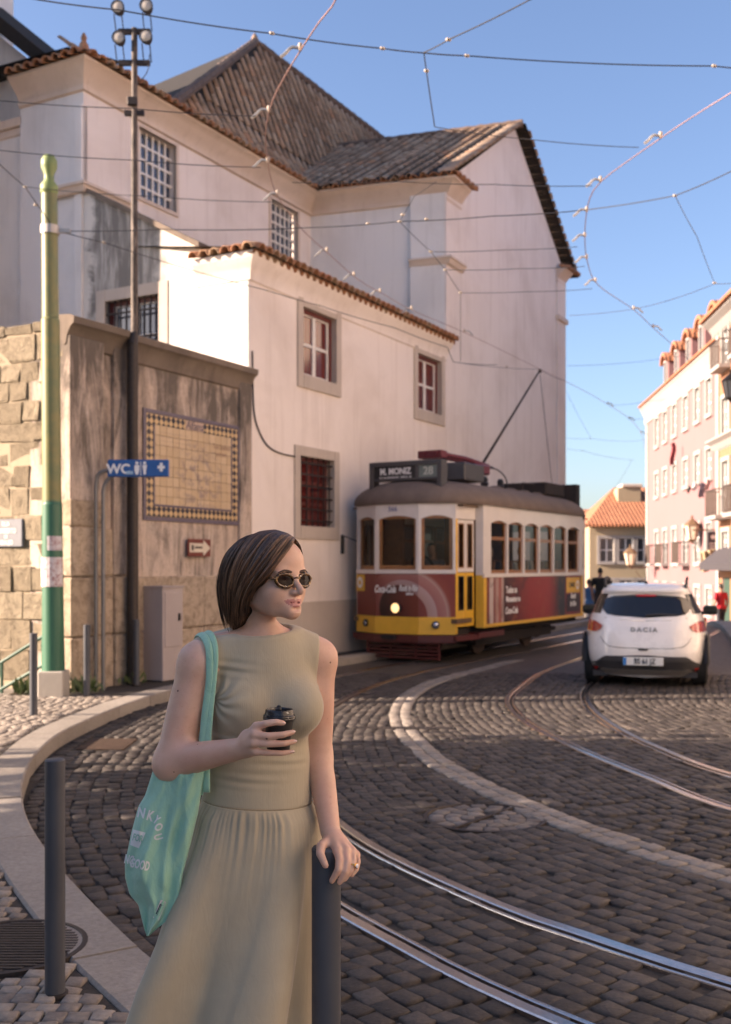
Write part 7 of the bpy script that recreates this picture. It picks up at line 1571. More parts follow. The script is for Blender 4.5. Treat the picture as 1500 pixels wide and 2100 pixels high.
# bodice
BF = Field((-.55, 2.55, .98), (.03, 2.95, 1.56), .0034)
torso(BF, .004)
BF.cone(A3(px(410, 1360, 2.70)), A3(px(445, 1342, 2.73)), .0525, .049, .03); BF.cone(A3(px(445, 1342, 2.73)), A3(px(520, 1322, 2.77)), .049, .06, .03); BF.cone(A3(px(652, 1350, 2.83)), A3(px(625, 1338, 2.81)), .050, .047, .03)
c0, c1 = A3(px(534, 1345, 2.775)), A3(px(531, 1288, 2.768)); BF.cone(c0, c1, .094, .084, .05)
X, Y, Z = np.meshgrid(*BF.ax, indexing='ij', sparse=True); ALL = (slice(None),) * 3
def half(p, n): n = np.array(n, float); n /= np.linalg.norm(n); return (X - p[0]) * n[0] + (Y - p[1]) * n[1] + (Z - p[2]) * n[2]
cz = lambda v, y=2.74: float(px(500, v, y).z)
BF.merge(ALL, half(A3(px(532, 1290, 2.77)), (.03, .16, -1)) + 0 * X, .008, 'sub')                    # collar edge
nk0, nk1 = A3(px(541, 1322, 2.775)), A3(px(537, 1260, 2.765)); BF.cone(nk0, nk1, .070, .080, .006, 'sub')
pn = half(A3(px(393, 1322, 2.70)), (.855, .10, .46)); BF.merge(ALL, np.maximum(pn, cz(1408) - Z) * 1.0 if 0 else np.maximum(pn, -(Z - cz(1402))), .008, 'sub')
pf = half(A3(px(655, 1330, 2.80)), (-1, -.10, .06)); BF.merge(ALL, np.maximum(pf, -(Z - cz(1404))), .008, 'sub')
BF.merge(ALL, half(A3(px(530, 1652, 2.76)), (-.035, 0, 1)) + 0 * X, .003, 'sub')                       # hip seam
Vd, Fd_ = BF.mesh(2)
# gathers running from the near armhole
pr = A3(px(440, 1435, 2.66)); dv = Vd - pr; rr = np.linalg.norm(dv, axis=1); ang = np.arctan2(dv[:, 2], dv[:, 0]); amp = .0035 * np.exp(-((rr - .03) / .045) ** 2) * (np.abs(ang) < 1.5); Vd[:, 1] += amp * np.sin(ang * 11 + 1.5 * np.sin(rr * 60))
for (u, v, l, a) in ((470, 1372, .05, .003), (452, 1520, .06, .003), (500, 1600, .09, .002), (600, 1570, .08, .002)):
    q = A3(px(u, v, 2.66)); d = Vd - q; Vd[:, 1] -= a * np.exp(-(d[:, 0] / l) ** 2) * np.sin(d[:, 2] * 260 + d[:, 0] * 30) * np.exp(-(d[:, 2] / .02) ** 2)
DR = painted('bodice', Vd, Fd_, [M_DRESS], lambda c: np.zeros(len(c), int), WM)
# skirt
zt = cz(1650); tab = [(1650, 414, 645, .118), (1680, 408, 651, .125), (1720, 396, 656, .135), (1800, 368, 660, .150), (1900, 332, 658, .165), (2000, 298, 652, .18), (2100, 266, 646, .195), (2250, 222, 640, .21), (2330, 205, 640, .215)]
def tabv(v, k):
    for a, b in zip(tab, tab[1:]):
        if v <= b[0]: f = (v - a[0]) / (b[0] - a[0]); return a[k] + (b[k] - a[k]) * f
    return tab[-1][k]
rows = []; NS = 260
for i in range(90):
    v = 1650 + (2325 - 1650) * (i / 89) ** 1.25; L_, R_, D_ = tabv(v, 1), tabv(v, 2), tabv(v, 3); cx = (L_ + R_) / 2; hw = (R_ - L_) / 2 / 801; c = px(cx, v, 2.765); g = (v - 1650) / 675; row = []
    for k in range(NS):
        t = 2 * math.pi * k / NS; w = t + .35 * g
        fold = .55 * math.sin(5 * w + .6) + .25 * math.sin(8 * w + 2.1 - g * 1.5) + .35 * math.sin(4 * w + 4 + g) ; fold = (abs(fold) ** .8) * math.copysign(1, fold)
        gat = (.5 + .5 * math.sin(41 * t + 4 * math.sin(5 * t) + 2 * math.sin(11 * t + 1))) * (.8 + .7 * math.sin(13 * t + 2) * math.sin(7 * t)) + .35 * math.sin(67 * t + 3 * math.sin(9 * t)); dz = min(1, (v - 1650) / 26)
        amp = .0115 * dz * math.exp(-(v - 1650) / 48) * gat + (.005 * dz + .062 * min(1, g * 2.0)) * fold * .8
        rx, ry = hw - .004 + (.012 * dz), D_; r_ = 1 + amp / .14
        # keep the measured outline at the sides
        sidew = abs(math.cos(t)) ** 2.2; r_ = r_ * (1 - sidew) + (1 + .12 * (r_ - 1)) * sidew
        xl, yl = math.cos(t) * rx * r_, math.sin(t) * ry * r_; row.append(Vector((c.x + xl * math.cos(PH * .6), c.y + yl + xl * math.sin(PH * .6) * .8, c.z + (.0195 - .0205 * math.cos(t)) * math.exp(-(v - 1650) / 120) * .55)))
    rows.append(row)
mb = MB(); mb.grid(rows, wrap=True); sk = mb.build('skirt', M_SKIRT, WM, smooth='all'); sk.modifiers.new('thickness', 'SOLIDIFY').thickness = -.0015
# seam line between bodice and skirt
mb = MB(); mb.tube([p + Vector((0, 0, .001)) for p in rows[0]], .0022, 5, closed=True); mb.build('waist_seam', M_SEAM, WM)

# ------------------------------------------------------------------ hair
def m_hair(name, k):
    n = NT(name); r = n.rnd(); c = n.ramp(r, [(0, (.040 * k, .020 * k, .012 * k)), (.6, (.080 * k, .040 * k, .021 * k)), (1, (.13 * k, .066 * k, .033 * k))]); n.color(c); n.set(Roughness=.42); n.b.inputs['Specular IOR Level'].default_value = .45; n.b.inputs['Anisotropic'].default_value = .5; return n.m
M_HAIRS = [m_hair('hair_deep_brown', .7), m_hair('hair_brown', 1.3), m_hair('hair_chestnut', 2.3)]; M_HAIRB = simple('hair_underlayer', (.030, .016, .011), .95, 0, .3, 30, 0, 0, .05)
HB = Field(HO - np.array([.2, .2, .19]), HO + np.array([.2, .2, .16]), .004)
hb = lambda f, s, u, a, b, c, k=.02, op='add': HB.ell(H(f, s, u), (a, b, c), k, op, HR)
hb(-.008, 0, .033, .104, .081, .0885); hb(-.050, -.008, -.03, .070, .080, .085, .03); HB.chain([H(-.02, -.070, -.02), H(-.035, -.064, -.105)], [.026, .018], .02); HB.chain([H(-.075, -.03, -.03), H(-.070, -.028, -.118)], [.035, .024], .03); HB.chain([H(-.02, .066, -.01), H(-.045, .055, -.06)], [.022, .014], .02)
Hx, Hy, Hz = np.meshgrid(*HB.ax, indexing='ij', sparse=True); q0, q1, q2 = Hx - HO[0], Hy - HO[1], Hz - HO[2]; ff = q0 * HF[0] + q1 * HF[1] + 0 * q2; uu = q2 + 0 * q0 + 0 * q1; ss = q0 * HS[0] + q1 * HS[1] + 0 * q2
EU = [-.2, -.085, -.05, -.026, -.002, .020, .055, .085, .2]; EF = [.002, .004, .010, .028, .058, .076, .092, .094, .094]
edge = np.where(ss < .02, np.interp(uu, EU, EF), np.interp(uu, [-.2, -.05, 0, .05, .085, .2], [-.03, -.02, .0, .045, .072, .078]))
HB.merge(ALL, -(ff - edge), .010, 'sub')
Vh, Fh = HB.mesh(2); HAIR = painted('hair', Vh, Fh, [M_HAIRB], lambda c: np.zeros(len(c), int), WM)
rng = np.random.default_rng(11); SV, SF = [], []; cnt = 0; NP = 16
GD = [[(.074, .022, .103), (.096, -.004, .090), (.101, -.036, .060), (.090, -.066, .022), (.069, -.076, -.002), (.037, -.079, -.026), (.020, -.081, -.052), (.013, -.077, -.088)],
      [(.050, .023, .114), (.068, -.022, .106), (.070, -.062, .070), (.048, -.082, .022), (.034, -.088, -.004), (.016, -.089, -.035), (.004, -.086, -.070), (-.002, -.080, -.100)],
      [(.005, .022, .123), (.004, -.032, .114), (-.002, -.070, .080), (-.012, -.091, .034), (-.020, -.096, -.004), (-.026, -.094, -.044), (-.032, -.086, -.085), (-.038, -.076, -.118)],
      [(-.045, .018, .116), (-.062, -.032, .098), (-.080, -.064, .060), (-.090, -.076, .018), (-.092, -.078, -.014), (-.088, -.074, -.052), (-.080, -.064, -.094), (-.070, -.052, -.132)],
      [(-.060, .015, .110), (-.095, -.008, .085), (-.117, -.018, .045), (-.122, -.020, .005), (-.120, -.020, -.030), (-.112, -.018, -.066), (-.100, -.014, -.100), (-.086, -.010, -.130)],
      [(-.055, .022, .112), (-.075, .045, .085), (-.088, .070, .045), (-.085, .076, .005), (-.08, .074, -.030), (-.075, .068, -.060), (-.066, .058, -.090), (-.055, .048, -.115)],
      [(.068, .026, .105), (.072, .045, .085), (.060, .066, .055), (.040, .080, .020), (.024, .086, -.005), (.006, .083, -.035), (-.012, .074, -.060), (-.02, .064, -.080)]]
GD = [np.array([[tuple(p)[k] for k in range(3)] for p in catmull([Vector(q) for q in g], .3 / 60)]) for g in GD]
GD = [g[np.linspace(0, len(g) - 1, NP).round().astype(int)] for g in GD]
def add_strand(L3, r0):
    global cnt
    P = HO + L3[:, :1] * HF + L3[:, 1:2] * HS + L3[:, 2:] * HU; T_ = np.gradient(P, axis=0); T_ /= np.linalg.norm(T_, axis=1)[:, None]; a = np.cross(T_, np.array([.3, -.8, .2])); a /= np.linalg.norm(a, axis=1)[:, None] + 1e-9; b2 = np.cross(T_, a)
    rad = r0 * np.array([1 - .8 * max(0, (j / (NP - 1) - .7) / .3) for j in range(NP)])[:, None]; ring = [P + rad * (a * math.cos(q) + b2 * math.sin(q)) for q in (0, 2.094, 4.189)]; SV.append(np.stack(ring, 1).reshape(-1, 3)); base = cnt * NP * 3; idx = np.arange(NP - 1)
    for c in range(3): SF.append(np.stack([base + idx * 3 + c, base + idx * 3 + (c + 1) % 3, base + (idx + 1) * 3 + (c + 1) % 3, base + (idx + 1) * 3 + c], 1))
    cnt += 1
CEN = np.array([-.008, 0, .03]); gg = np.linspace(0, 1, NP)
SM = []; locks = {}
for i in range(5200):
    w = rng.random() * (len(GD) - 1) if rng.random() < .35 else rng.random() ** 1.15 * 3.6
    li = int(w * 17); lay = rng.random(); key = (li, int(lay * 2.2))
    if key not in locks: locks[key] = (rng.normal(0, .007, 3), rng.uniform(0, .30) ** 1.0, rng.choice([0, 0, 1, 1, 2]), rng.uniform(0, 6.28), (li + rng.uniform(.2, .8)) / 17)
    sh, cut, mt, phl, wc = locks[key]; gw = gg ** 1.6
    def guide(q): k = min(len(GD) - 2, int(q)); f_ = q - k; return GD[k] * (1 - f_) + GD[k + 1] * f_
    L3 = guide(w) * (1 - .62 * gw)[:, None] + guide(min(wc, len(GD) - 1.001)) * (.62 * gw)[:, None]
    dirv = L3 - CEN; dirv[:, 2] *= .5; dirv /= np.linalg.norm(dirv, axis=1)[:, None]; L3 = L3 + dirv * (-.011 * lay ** 1.5 + .005) + dirv * (.005 * np.sin(gg * 4.5 + phl) * gg)[:, None] + sh * gw[:, None]
    ph_ = rng.random() * 6.28; L3 = L3 + rng.normal(0, .0016, 3) * gg[:, None] ** .7 + .0010 * np.sin(gg * 8 + ph_)[:, None] * np.array([1, .6, 0]); end = 1 - cut * .8 - .14 * rng.random() ** 1.6
    L3 = np.stack([np.interp(gg * end, gg, L3[:, c]) for c in range(3)], 1); add_strand(L3, .0008 + .0008 * rng.random()); SM.append(mt if rng.random() < .75 else rng.integers(0, 3))
for i in range(90):              # loose flyaway hairs
    w = rng.random() * 4.2; k = min(len(GD) - 2, int(w)); f_ = w - k; L3 = GD[k] * (1 - f_) + GD[k + 1] * f_; dirv = L3 - CEN; dirv /= np.linalg.norm(dirv, axis=1)[:, None]; L3 = L3 + dirv * (rng.uniform(.006, .024) * gg ** 1.5)[:, None]; add_strand(L3, .0006); SM.append(2)
SVa = np.concatenate(SV) - np.array(tuple(OFF[WM.name])); hm_ = np_mesh('hair_strands', SVa, np.concatenate(SF), M_HAIRS, True); hm_.polygons.foreach_set('material_index', np.repeat(np.array(SM, dtype=np.int32), 3 * (NP - 1))); tag(link('hair_strands', hm_, HAIR), kind='stuff')

# ------------------------------------------------------------------ sunglasses, earring
SG = thing('sunglasses', 'oval tortoiseshell sunglasses with dark lenses worn by the woman', 'sunglasses', tuple(H(.108, 0, 0)))
def m_tort():
    n = NT('tortoiseshell'); f = n.noise(n.pos(), 130, 3, .6, .8); n.color(n.ramp(f, [(.40, (.025, .012, .006)), (.52, (.10, .04, .012)), (.62, (.33, .19, .06))])); n.set(Roughness=.2); return n.m
M_TORT = m_tort(); M_LENSB = glass_dark('brown_lens', (.014, .006, .004), .12); M_LENSB.node_tree.nodes['Principled BSDF'].inputs['Specular IOR Level'].default_value = .15
for s in (-1, 1):
    cf, cs, cu = .1085, s * .0335, -.002; ov = []
    for k in range(32):
        t = 2 * math.pi * k / 32; a = .0265 * math.cos(t); b = .0165 * math.sin(t); ds_ = abs(a + (cs if s > 0 else -cs) * s * 0); out_ = a * s; ov.append(Vector(H(cf - max(0, out_) * .30 - .002, cs + a * 1.0, cu + b - .10 * (b if False else 0) + .06 * out_)))
    mb = MB(); mb.tube(ov, .0036, 6, closed=True, flat=1.3); fr_ = mb.build('lens_rim', M_TORT, SG, smooth='all'); c = sum(ov, Vector()) / 32; mb = MB(); mb.grid([[c.lerp(p, q) + Vector(HF) * (.002 * (1 - q * q)) for p in ov] for q in (.02, .5, 1.0)], wrap=True); mb.build('lens', M_LENSB, SG, smooth='all')
    mb = MB(); mb.tube([H(.1005, s * .0605, .002), H(.09, s * .068, .004), H(.05, s * .0745, .004), H(-.005, s * .0785, .0)], [.0034, .0036, .003, .0026], 6); mb.build('temple', M_TORT, SG, smooth='all')
mb = MB(); mb.tube([Vector(H(.107, -.0085, .003)), Vector(H(.1135, 0, .0055)), Vector(H(.107, .0085, .003))], .0026, 6); mb.build('bridge', M_TORT, SG, smooth='all')
ec = Vector(H(-.004, -.0800, -.056)); ER = thing('earring', 'small gold hoop earring below the dark hair of the woman', 'earring', tuple(ec)); mb = MB()
for d in (0, .004): mb.tube([ec + Vector(HF) * (.0055 * math.sin(t) + d) + Vector((0, 0, .0105 * math.cos(t))) for t in [2 * math.pi * k / 18 for k in range(18)]], .0011, 5, closed=True)
mb.build('hoop', M_GOLD, ER, smooth='all')

# ------------------------------------------------------------------ coffee cup
CUP = thing('coffee_cup', 'black paper coffee cup with black lid held by the woman', 'cup', tuple(CUPC)); up_ = Vector((.03, 0, 1)).normalized(); cb_ = px(571, 1541, 2.552); M_CUP = simple('black_paper', (.012, .011, .011), .5, 0, .1, 20); M_LID = simple('black_lid', (.014, .013, .014), .28, 0, .1, 20)
mb = MB(); mb.lathe([(0, .003), (.0255, .003), (.0262, 0), (.0268, .002), (.0355, .083), (.0, .083)], tuple(cb_), tuple(up_), 40); mb.build('cup_wall', M_CUP, CUP, smooth=True)
mb = MB(); mb.lathe([(.0362, .076), (.0382, .0765), (.0392, .079), (.0388, .0815), (.0378, .0825), (.0392, .0845), (.0384, .0875), (.0355, .089), (.0345, .0925), (.0335, .100), (.032, .1015), (.0305, .0995), (.030, .094), (0, .0935)], tuple(cb_), tuple(up_), 40); lid = mb.build('lid', M_LID, CUP, smooth=True)
lt = cb_ + up_ * .097; mb = MB(); mb.obox(lt + Vector((-.002, -.004, .004)), (.007, 0, 0), (0, .011, 0), (0, 0, .004), 0, .002); mb.obox(lt + Vector((-.002, .008, .007)), (.0055, 0, 0), (0, .004, 0), (0, 0, .005), 0, .002); mb.build('sip_tab', M_LID, lid, smooth=True)

# ------------------------------------------------------------------ tote bag
BG = thing('tote_bag', 'mint green cotton tote bag hanging from the shoulder of the woman', 'bag', tuple(px(330, 1900, 2.66)))
def m_mint():
    n = NT('mint_cotton'); p = n.pos(); big = n.noise(p, 9, 4, .6); wv = n.noise(p, 800, 2, .5); n.color(n.mix(n.math('MULTIPLY', wv, .3), n.ramp(big, [(.3, (.27, .52, .385)), (.7, (.32, .59, .45))]), (.22, .46, .33))); n.set(Roughness=.85); n.b.inputs['Sheen Weight'].default_value = .2; n.bump(n.noise(n.mapping(p, (26, 26, 12)), 1.5, 5, .65, .8), .9, .006); return n.m
M_MINT = m_mint(); M_PRINT = simple('white_print', (.70, .72, .70), .7, 0, .05)
BL = [(1545, 338), (1580, 314), (1631, 298), (1654, 284), (1710, 269), (1774, 256), (1801, 257), (1835, 266), (1856, 284), (1884, 290.5), (1905, 296), (1920, 301)]; BR = [(1545, 428), (1602, 417), (1669, 406.5), (1737, 390), (1795, 375), (1839, 369), (1868, 355), (1891, 340), (1905, 322), (1920, 306)]
def lin(T_, v):
    if v <= T_[0][0]: return T_[0][1]
    for a, b in zip(T_, T_[1:]):
        if v <= b[0]: return a[1] + (b[1] - a[1]) * (v - a[0]) / (b[0] - a[0])
    return T_[-1][1]
def bag_pt(u, v, back=False, lift=0.0):
    l, r = lin(BL, v), lin(BR, v); j = min(1, max(0, (u - l) / max(1, r - l))); g = (v - 1545) / 375; edge = math.sqrt(max(0, 1 - (2 * j - 1) ** 2)); full = min(1, (1925 - v) / 120) ** .6
    fold = .004 * math.sin(23 * j + 14 * g) + .012 * (1 - 2 * abs(math.sin(4.2 * j - 3.1 * g + .8))) + .006 * math.sin(8 * j - 5 * g + 1) + .006 * math.sin(17 * j + 9 * g) * math.sin(6 * g + 1) + .010 * math.exp(-((j - .62 - .25 * (g - .45)) / .07) ** 2) * (1 if .1 < g < .75 else .3) - .012 * math.exp(-((j - .74 - .1 * (g - .4)) / .08) ** 2) * math.exp(-((g - .45) / .28) ** 2)
    y0 = 2.655 - .03 * (1 - j) * 0 + .03 * (.5 - j)
    if back: return px(u, v, y0 + .035 * edge * full + .3 * fold * edge)
    return px(u, v, y0 - (.034 * full + fold) * edge - lift)
rows_f, rows_b = [], []
for i in range(61):
    v = 1545 + 375 * i / 60; l, r = lin(BL, v), lin(BR, v); rows_f.append([bag_pt(l + (r - l) * j / 36, v) for j in range(37)]); rows_b.append([bag_pt(l + (r - l) * j / 36, v, True) for j in range(37)])
mb = MB(); mb.grid([a + b[::-1][1:-1] for a, b in zip(rows_f, rows_b)], wrap=True); mb.poly(rows_f[-1] + rows_b[-1][::-1][1:-1]); cl_ = mb.build('bag_cloth', M_MINT, BG, smooth='all')
def bag_text(body_, u, v, size, rot, nm='lettering', sx=1.0, mat=None, bold=0.0, lift=.0016):
    me = text_mesh(body_, size, bold=bold); bm = bmesh.new(); bm.from_mesh(me); bmesh.ops.subdivide_edges(bm, edges=[e for e in bm.edges if e.calc_length() > 3], cuts=3, use_grid_fill=False); bmesh.ops.triangulate(bm, faces=bm.faces); bm.to_mesh(me); bm.free(); c, s = math.cos(rot), math.sin(rot); off = OFF[BG.name]
    for w in me.vertices: x, y = w.co.x * sx, w.co.y; w.co = bag_pt(u + x * c - y * s, v - (x * s + y * c), False, lift) - off
    me.materials.clear(); me.materials.append(mat or M_PRINT); return link(nm, me, cl_)
bag_text('N', 290, 1668, 29, R(-12), sx=.72, bold=.9); bag_text('K', 308, 1674, 29, R(-16), sx=.68, bold=.9); bag_text('Y', 321, 1682, 24, R(-38), sx=.62, bold=.9); bag_text('O', 325, 1697, 24, R(-52), sx=.72, bold=.9); bag_text('U', 324, 1717, 24, R(-74), sx=.7, bold=.9)
bq = [(273, 1701), (299, 1708), (285, 1738), (267, 1733)]; mb = MB(); mb.grid([[bag_pt(bq[0][0] + (bq[1][0] - bq[0][0]) * a + (bq[3][0] - bq[0][0]) * b + (bq[2][0] - bq[1][0] - bq[3][0] + bq[0][0]) * a * b, bq[0][1] + (bq[1][1] - bq[0][1]) * a + (bq[3][1] - bq[0][1]) * b, False, .0014) for a in [k / 6 for k in range(7)]] for b in [k / 6 for k in range(7)]]); mb.build('print_box', M_PRINT, cl_, recalc=False)
bag_text('FOR', 282.5, 1719.5, 20, R(-14), sx=.55, mat=M_MINT, bold=.5, lift=.0026); bag_text('NG', 265, 1764, 25, R(-12), sx=.5, bold=.9); bag_text('GOOD', 287, 1774, 26, R(-13), sx=.50, bold=.9)
tq = [(330, 1846), (340.5, 1850.5), (326, 1888), (314, 1882)]; mb = MB(); lq = [px(u, v, bag_pt(u, v).y - .004) for u, v in tq]; mb.prism(lq, Vector((0, .0015, 0))); lb_ = mb.build('sewn_label', simple('label_white', (.68, .66, .66), .8), cl_)
for k in range(3):
    a = lq[0].lerp(lq[1], .25 + .2 * k); b = lq[3].lerp(lq[2], .25 + .2 * k); mb = MB(); mb.tube([a.lerp(b, .18) - Vector((0, .0012, 0)), a.lerp(b, .75 + .05 * k) - Vector((0, .0012, 0))], .0011, 4); mb.build('label_print', simple('label_ink', (.03, .03, .05), .8), cl_)
def strap(pts, w, nm='strap'):
    P = catmull([px(*p) for p in pts], .02); mb = MB(); mb.tube(P, w, 8, flat=.32, upv=(1, -.25, 0)); mb.build(nm, M_MINT, BG, smooth='all')
strap([(424, 1625, 2.640), (424, 1560, 2.640), (430, 1470, 2.640), (437, 1400, 2.640), (441, 1352, 2.644), (440, 1326, 2.652), (434, 1306, 2.676), (426, 1297, 2.712), (417, 1302, 2.76), (410, 1335, 2.82), (405, 1420, 2.83), (395, 1600, 2.76)], .0095)
strap([(410, 1630, 2.650), (413, 1560, 2.645), (420, 1470, 2.642), (429, 1400, 2.640), (430, 1352, 2.644), (428, 1327, 2.652), (421, 1309, 2.676), (412, 1301, 2.712), (404, 1306, 2.76), (400, 1338, 2.82), (398, 1420, 2.83), (388, 1600, 2.77)], .0095)
# ================================================================== things on and before the left walls
# painted tile panel
a0, z1 = W_RTN.hit(298, 846); a1, _ = W_RTN.hit(485, 980); _, z0 = W_RTN.hit(298, 1058)
TP = thing('tile_panel', 'painted tile panel with patterned border and faded city view on the retaining wall', 'tile panel', tuple(W_RTN.P(a0, z0, 0)))
nx_, nz_ = max(6, round((a1 - a0) / .145)), max(6, round((z1 - z0) / .145)); tw, tz = (a1 - a0) / nx_, (z1 - z0) / nz_
def wall_uv(n):
    p = n.pos(); s = n.n('ShaderNodeVectorMath', operation='SUBTRACT'); n.l(p, s.inputs[0]); s.inputs[1].default_value = tuple(W_RTN.P(a0, z0, 0)); d = n.n('ShaderNodeVectorMath', operation='DOT_PRODUCT'); n.l(s.outputs[0], d.inputs[0]); d.inputs[1].default_value = tuple(E1); sp = n.n('ShaderNodeSeparateXYZ'); n.l(s.outputs[0], sp.inputs[0]); cb = n.n('ShaderNodeCombineXYZ'); n.l(d.outputs['Value'], cb.inputs[0]); n.l(sp.outputs['Z'], cb.inputs[1]); return cb.outputs[0], d.outputs['Value'], sp.outputs['Z']
def m_border():
    n = NT('patterned_border_tile'); v, x, z = wall_uv(n); ck = n.n('ShaderNodeTexChecker'); ck.inputs['Scale'].default_value = 1; n.l(n.mapping(v, (13.5, 13.5, 1), (0, 0, .5), (0, 0, R(45))), ck.inputs['Vector']); nz = n.noise(v, 60, 3)
    n.color(n.mix(ck.outputs['Fac'], (.035, .03, .045), n.mix(nz, (.58, .38, .17), (.62, .46, .26)))); n.set(Roughness=.3); return n.m
def m_field():
    n = NT('sepia_field_tile'); v, x, z = wall_uv(n); W_, Hh = a1 - a0, z1 - z0; base = n.mix(n.rnd(), (.52, .375, .225), (.60, .45, .29))
    g = n.noise(n.mapping(v, (1, 1.3, 1)), 7, 7, .72, .6); cx, czz = n.math('SUBTRACT', x, W_ * .56), n.math('SUBTRACT', z, Hh * .42); r2 = n.math('ADD', n.math('MULTIPLY', cx, cx), n.math('MULTIPLY', czz, czz)); msk = n.ramp(r2, [(0, (1, 1, 1)), (.22, (.6, .6, .6)), (.42, (0, 0, 0))])
    ink = n.math('MULTIPLY', n.ramp(g, [(.48, (0, 0, 0)), (.60, (1, 1, 1))]), msk); c = n.mix(n.math('MULTIPLY', ink, .8), base, (.22, .17, .18))
    lines = n.n('ShaderNodeTexWave', bands_direction='Y'); lines.inputs['Scale'].default_value = 5.5; lines.inputs['Distortion'].default_value = 1.0; lines.inputs['Detail'].default_value = 3; n.l(v, lines.inputs['Vector']); tx = n.math('MULTIPLY', n.ramp(lines.outputs['Fac'], [(.7, (0, 0, 0)), (.85, (1, 1, 1))]), n.ramp(n.noise(n.mapping(v, (3, 1, 1)), 30, 2), [(.45, (0, 0, 0)), (.55, (1, 1, 1))])); zone = n.math('MULTIPLY', n.ramp(n.math('DIVIDE', z, Hh), [(.66, (0, 0, 0)), (.68, (1, 1, 1)), (.84, (1, 1, 1)), (.86, (0, 0, 0))]), n.ramp(n.math('DIVIDE', x, W_), [(.12, (0, 0, 0)), (.14, (1, 1, 1)), (.42, (1, 1, 1)), (.44, (0, 0, 0))]))
    n.color(n.mix(n.math('MULTIPLY', n.math('MULTIPLY', tx, zone), .5), c, (.3, .2, .18))); n.set(Roughness=.3); return n.m
M_BORD, M_FIELD, M_VIOL = m_border(), m_field(), simple('violet_edge_tile', (.13, .105, .135), .35, 0, .2, 20)
W0w = Wall((0, 0), E1, -E2); tms = {}
for k_, mt in (('b', M_BORD), ('f', M_FIELD), ('t', simple('title_tile', (.50, .36, .27), .4))):
    mb = MB(); W0w.box(mb, -tw / 2 + .003, tw / 2 - .003, -tz / 2 + .003, tz / 2 - .003, -.01, .012, 0, .003); tms[k_] = mb.mesh('tile', mt)
off_ = OFF[TP.name]
for i in range(nx_):
    for j in range(nz_):
        edge = i in (0, nx_ - 1) or j in (0, nz_ - 1); k_ = 'b' if edge else 'f'
        if j == nz_ - 1 and abs(i - (nx_ - 1) / 2) < 1.6: k_ = 't'
        link('tile', tms[k_], TP, tuple(W_RTN.P(a0 + tw * (i + .5), z0 + tz * (j + .5), .012 + random.uniform(-.0015, .0015)) - off_))
mb = MB(); W_RTN.box(mb, a0 - .012, a1 + .012, z0 - .012, z1 + .012, .0, .012); mb.build('mortar_bed', M_MORTAR, TP)
for (b0, b1, c0, c1) in ((a0 - .06, a0 - .004, z0 - .06, z1 + .06), (a1 + .004, a1 + .06, z0 - .06, z1 + .06), (a0 - .002, a1 + .002, z1 + .004, z1 + .06), (a0 - .002, a1 + .002, z0 - .06, z0 - .004)): mb = MB(); W_RTN.box(mb, b0, b1, c0, c1, 0, .026, 0, .003); mb.build('edge_strip', M_VIOL, TP)
for (b0, b1, c0, c1) in ((a0 + tw, a0 + tw + .03, z0 + tz, z1 - tz), (a1 - tw - .03, a1 - tw, z0 + tz, z1 - tz), (a0 + tw, a1 - tw, z0 + tz, z0 + tz + .03)): mb = MB(); W_RTN.box(mb, b0, b1, c0, c1, .01, .0285); mb.build('inner_strip', M_VIOL, TP)
lettering('lettering', 'Alfama', .17, W_RTN.P((a0 + a1) / 2 , z1 - tz * .5, .028), E1, (0, 0, 1), M_VIOL, TP, .001, .9, .2); lettering('lettering', 'Tua Lisboa\nperene', .11, W_RTN.P(a1 - tw * 3.0, z1 - tz * 2.6, .028), E1, (0, 0, 1), simple('sepia_ink', (.30, .19, .14), .5), TP, 0, .9)
# toilet sign on two bent posts
y_ = 13.35; SGN = thing('toilet_sign', 'blue WC sign on two bent grey posts before the retaining wall', 'sign', (px(205, 1400, y_).x, y_, PZ)); M_POST = simple('post_grey', (.20, .19, .185), .45, .4)
for u, vt in ((197, 985), (212, 1000)):
    b = px(u, 1400, y_ + .02); top = px(u, vt, y_ + .02); e = px(232, vt - 24 if u < 200 else vt - 26, y_ + .02); mb = MB(); mb.tube([(b.x, b.y, PZ - .02)] + catmull([Vector((b.x, b.y, 1.2)), px(u, vt + 40, y_ + .02), px(u + 1, vt + 2, y_ + .02), px(u + 9, vt - 15, y_ + .02), e], .03), .027, 10); mb.build('post', M_POST, SGN, smooth=True)
A_, B_ = px(222, 943, y_), px(347, 978, y_); mb = MB(); mb.box(A_.x, B_.x, y_ - .03, y_ + .03, B_.z, A_.z, 0, .01); sb_ = mb.build('board', simple('sign_blue', (.015, .09, .30), .35, 0, .08), SGN)
M_SW = simple('sign_white', (.74, .74, .74), .5, 0, .03); lettering('lettering', 'WC', .165, px(243, 962.5, y_ - .034), (1, 0, 0), (0, 0, 1), M_SW, SGN, .006)
for u in (281, 297):
    c = px(u, 961, y_ - .034); mb = MB(); mb.lathe([(0, 0), (.02, 0), (.02, .004), (0, .004)], (c.x, c.y, c.z + .07), (0, -1, 0), 12); mb.prism([(c.x - .03, c.y, c.z + .045), (c.x + .03, c.y, c.z + .045), (c.x + (.03 if u < 290 else .018), c.y, c.z - .02), (c.x + .014, c.y, c.z - .075), (c.x - .014, c.y, c.z - .075), (c.x - (.03 if u < 290 else .018), c.y, c.z - .02)], (0, -.004, 0)); mb.build('pictogram', M_SW, SGN)
c = px(289, 961, y_ - .034); mb = MB(); mb.box(c.x - .004, c.x + .004, c.y - .004, c.y, c.z - .085, c.z + .085); mb.build('divider', M_SW, SGN)
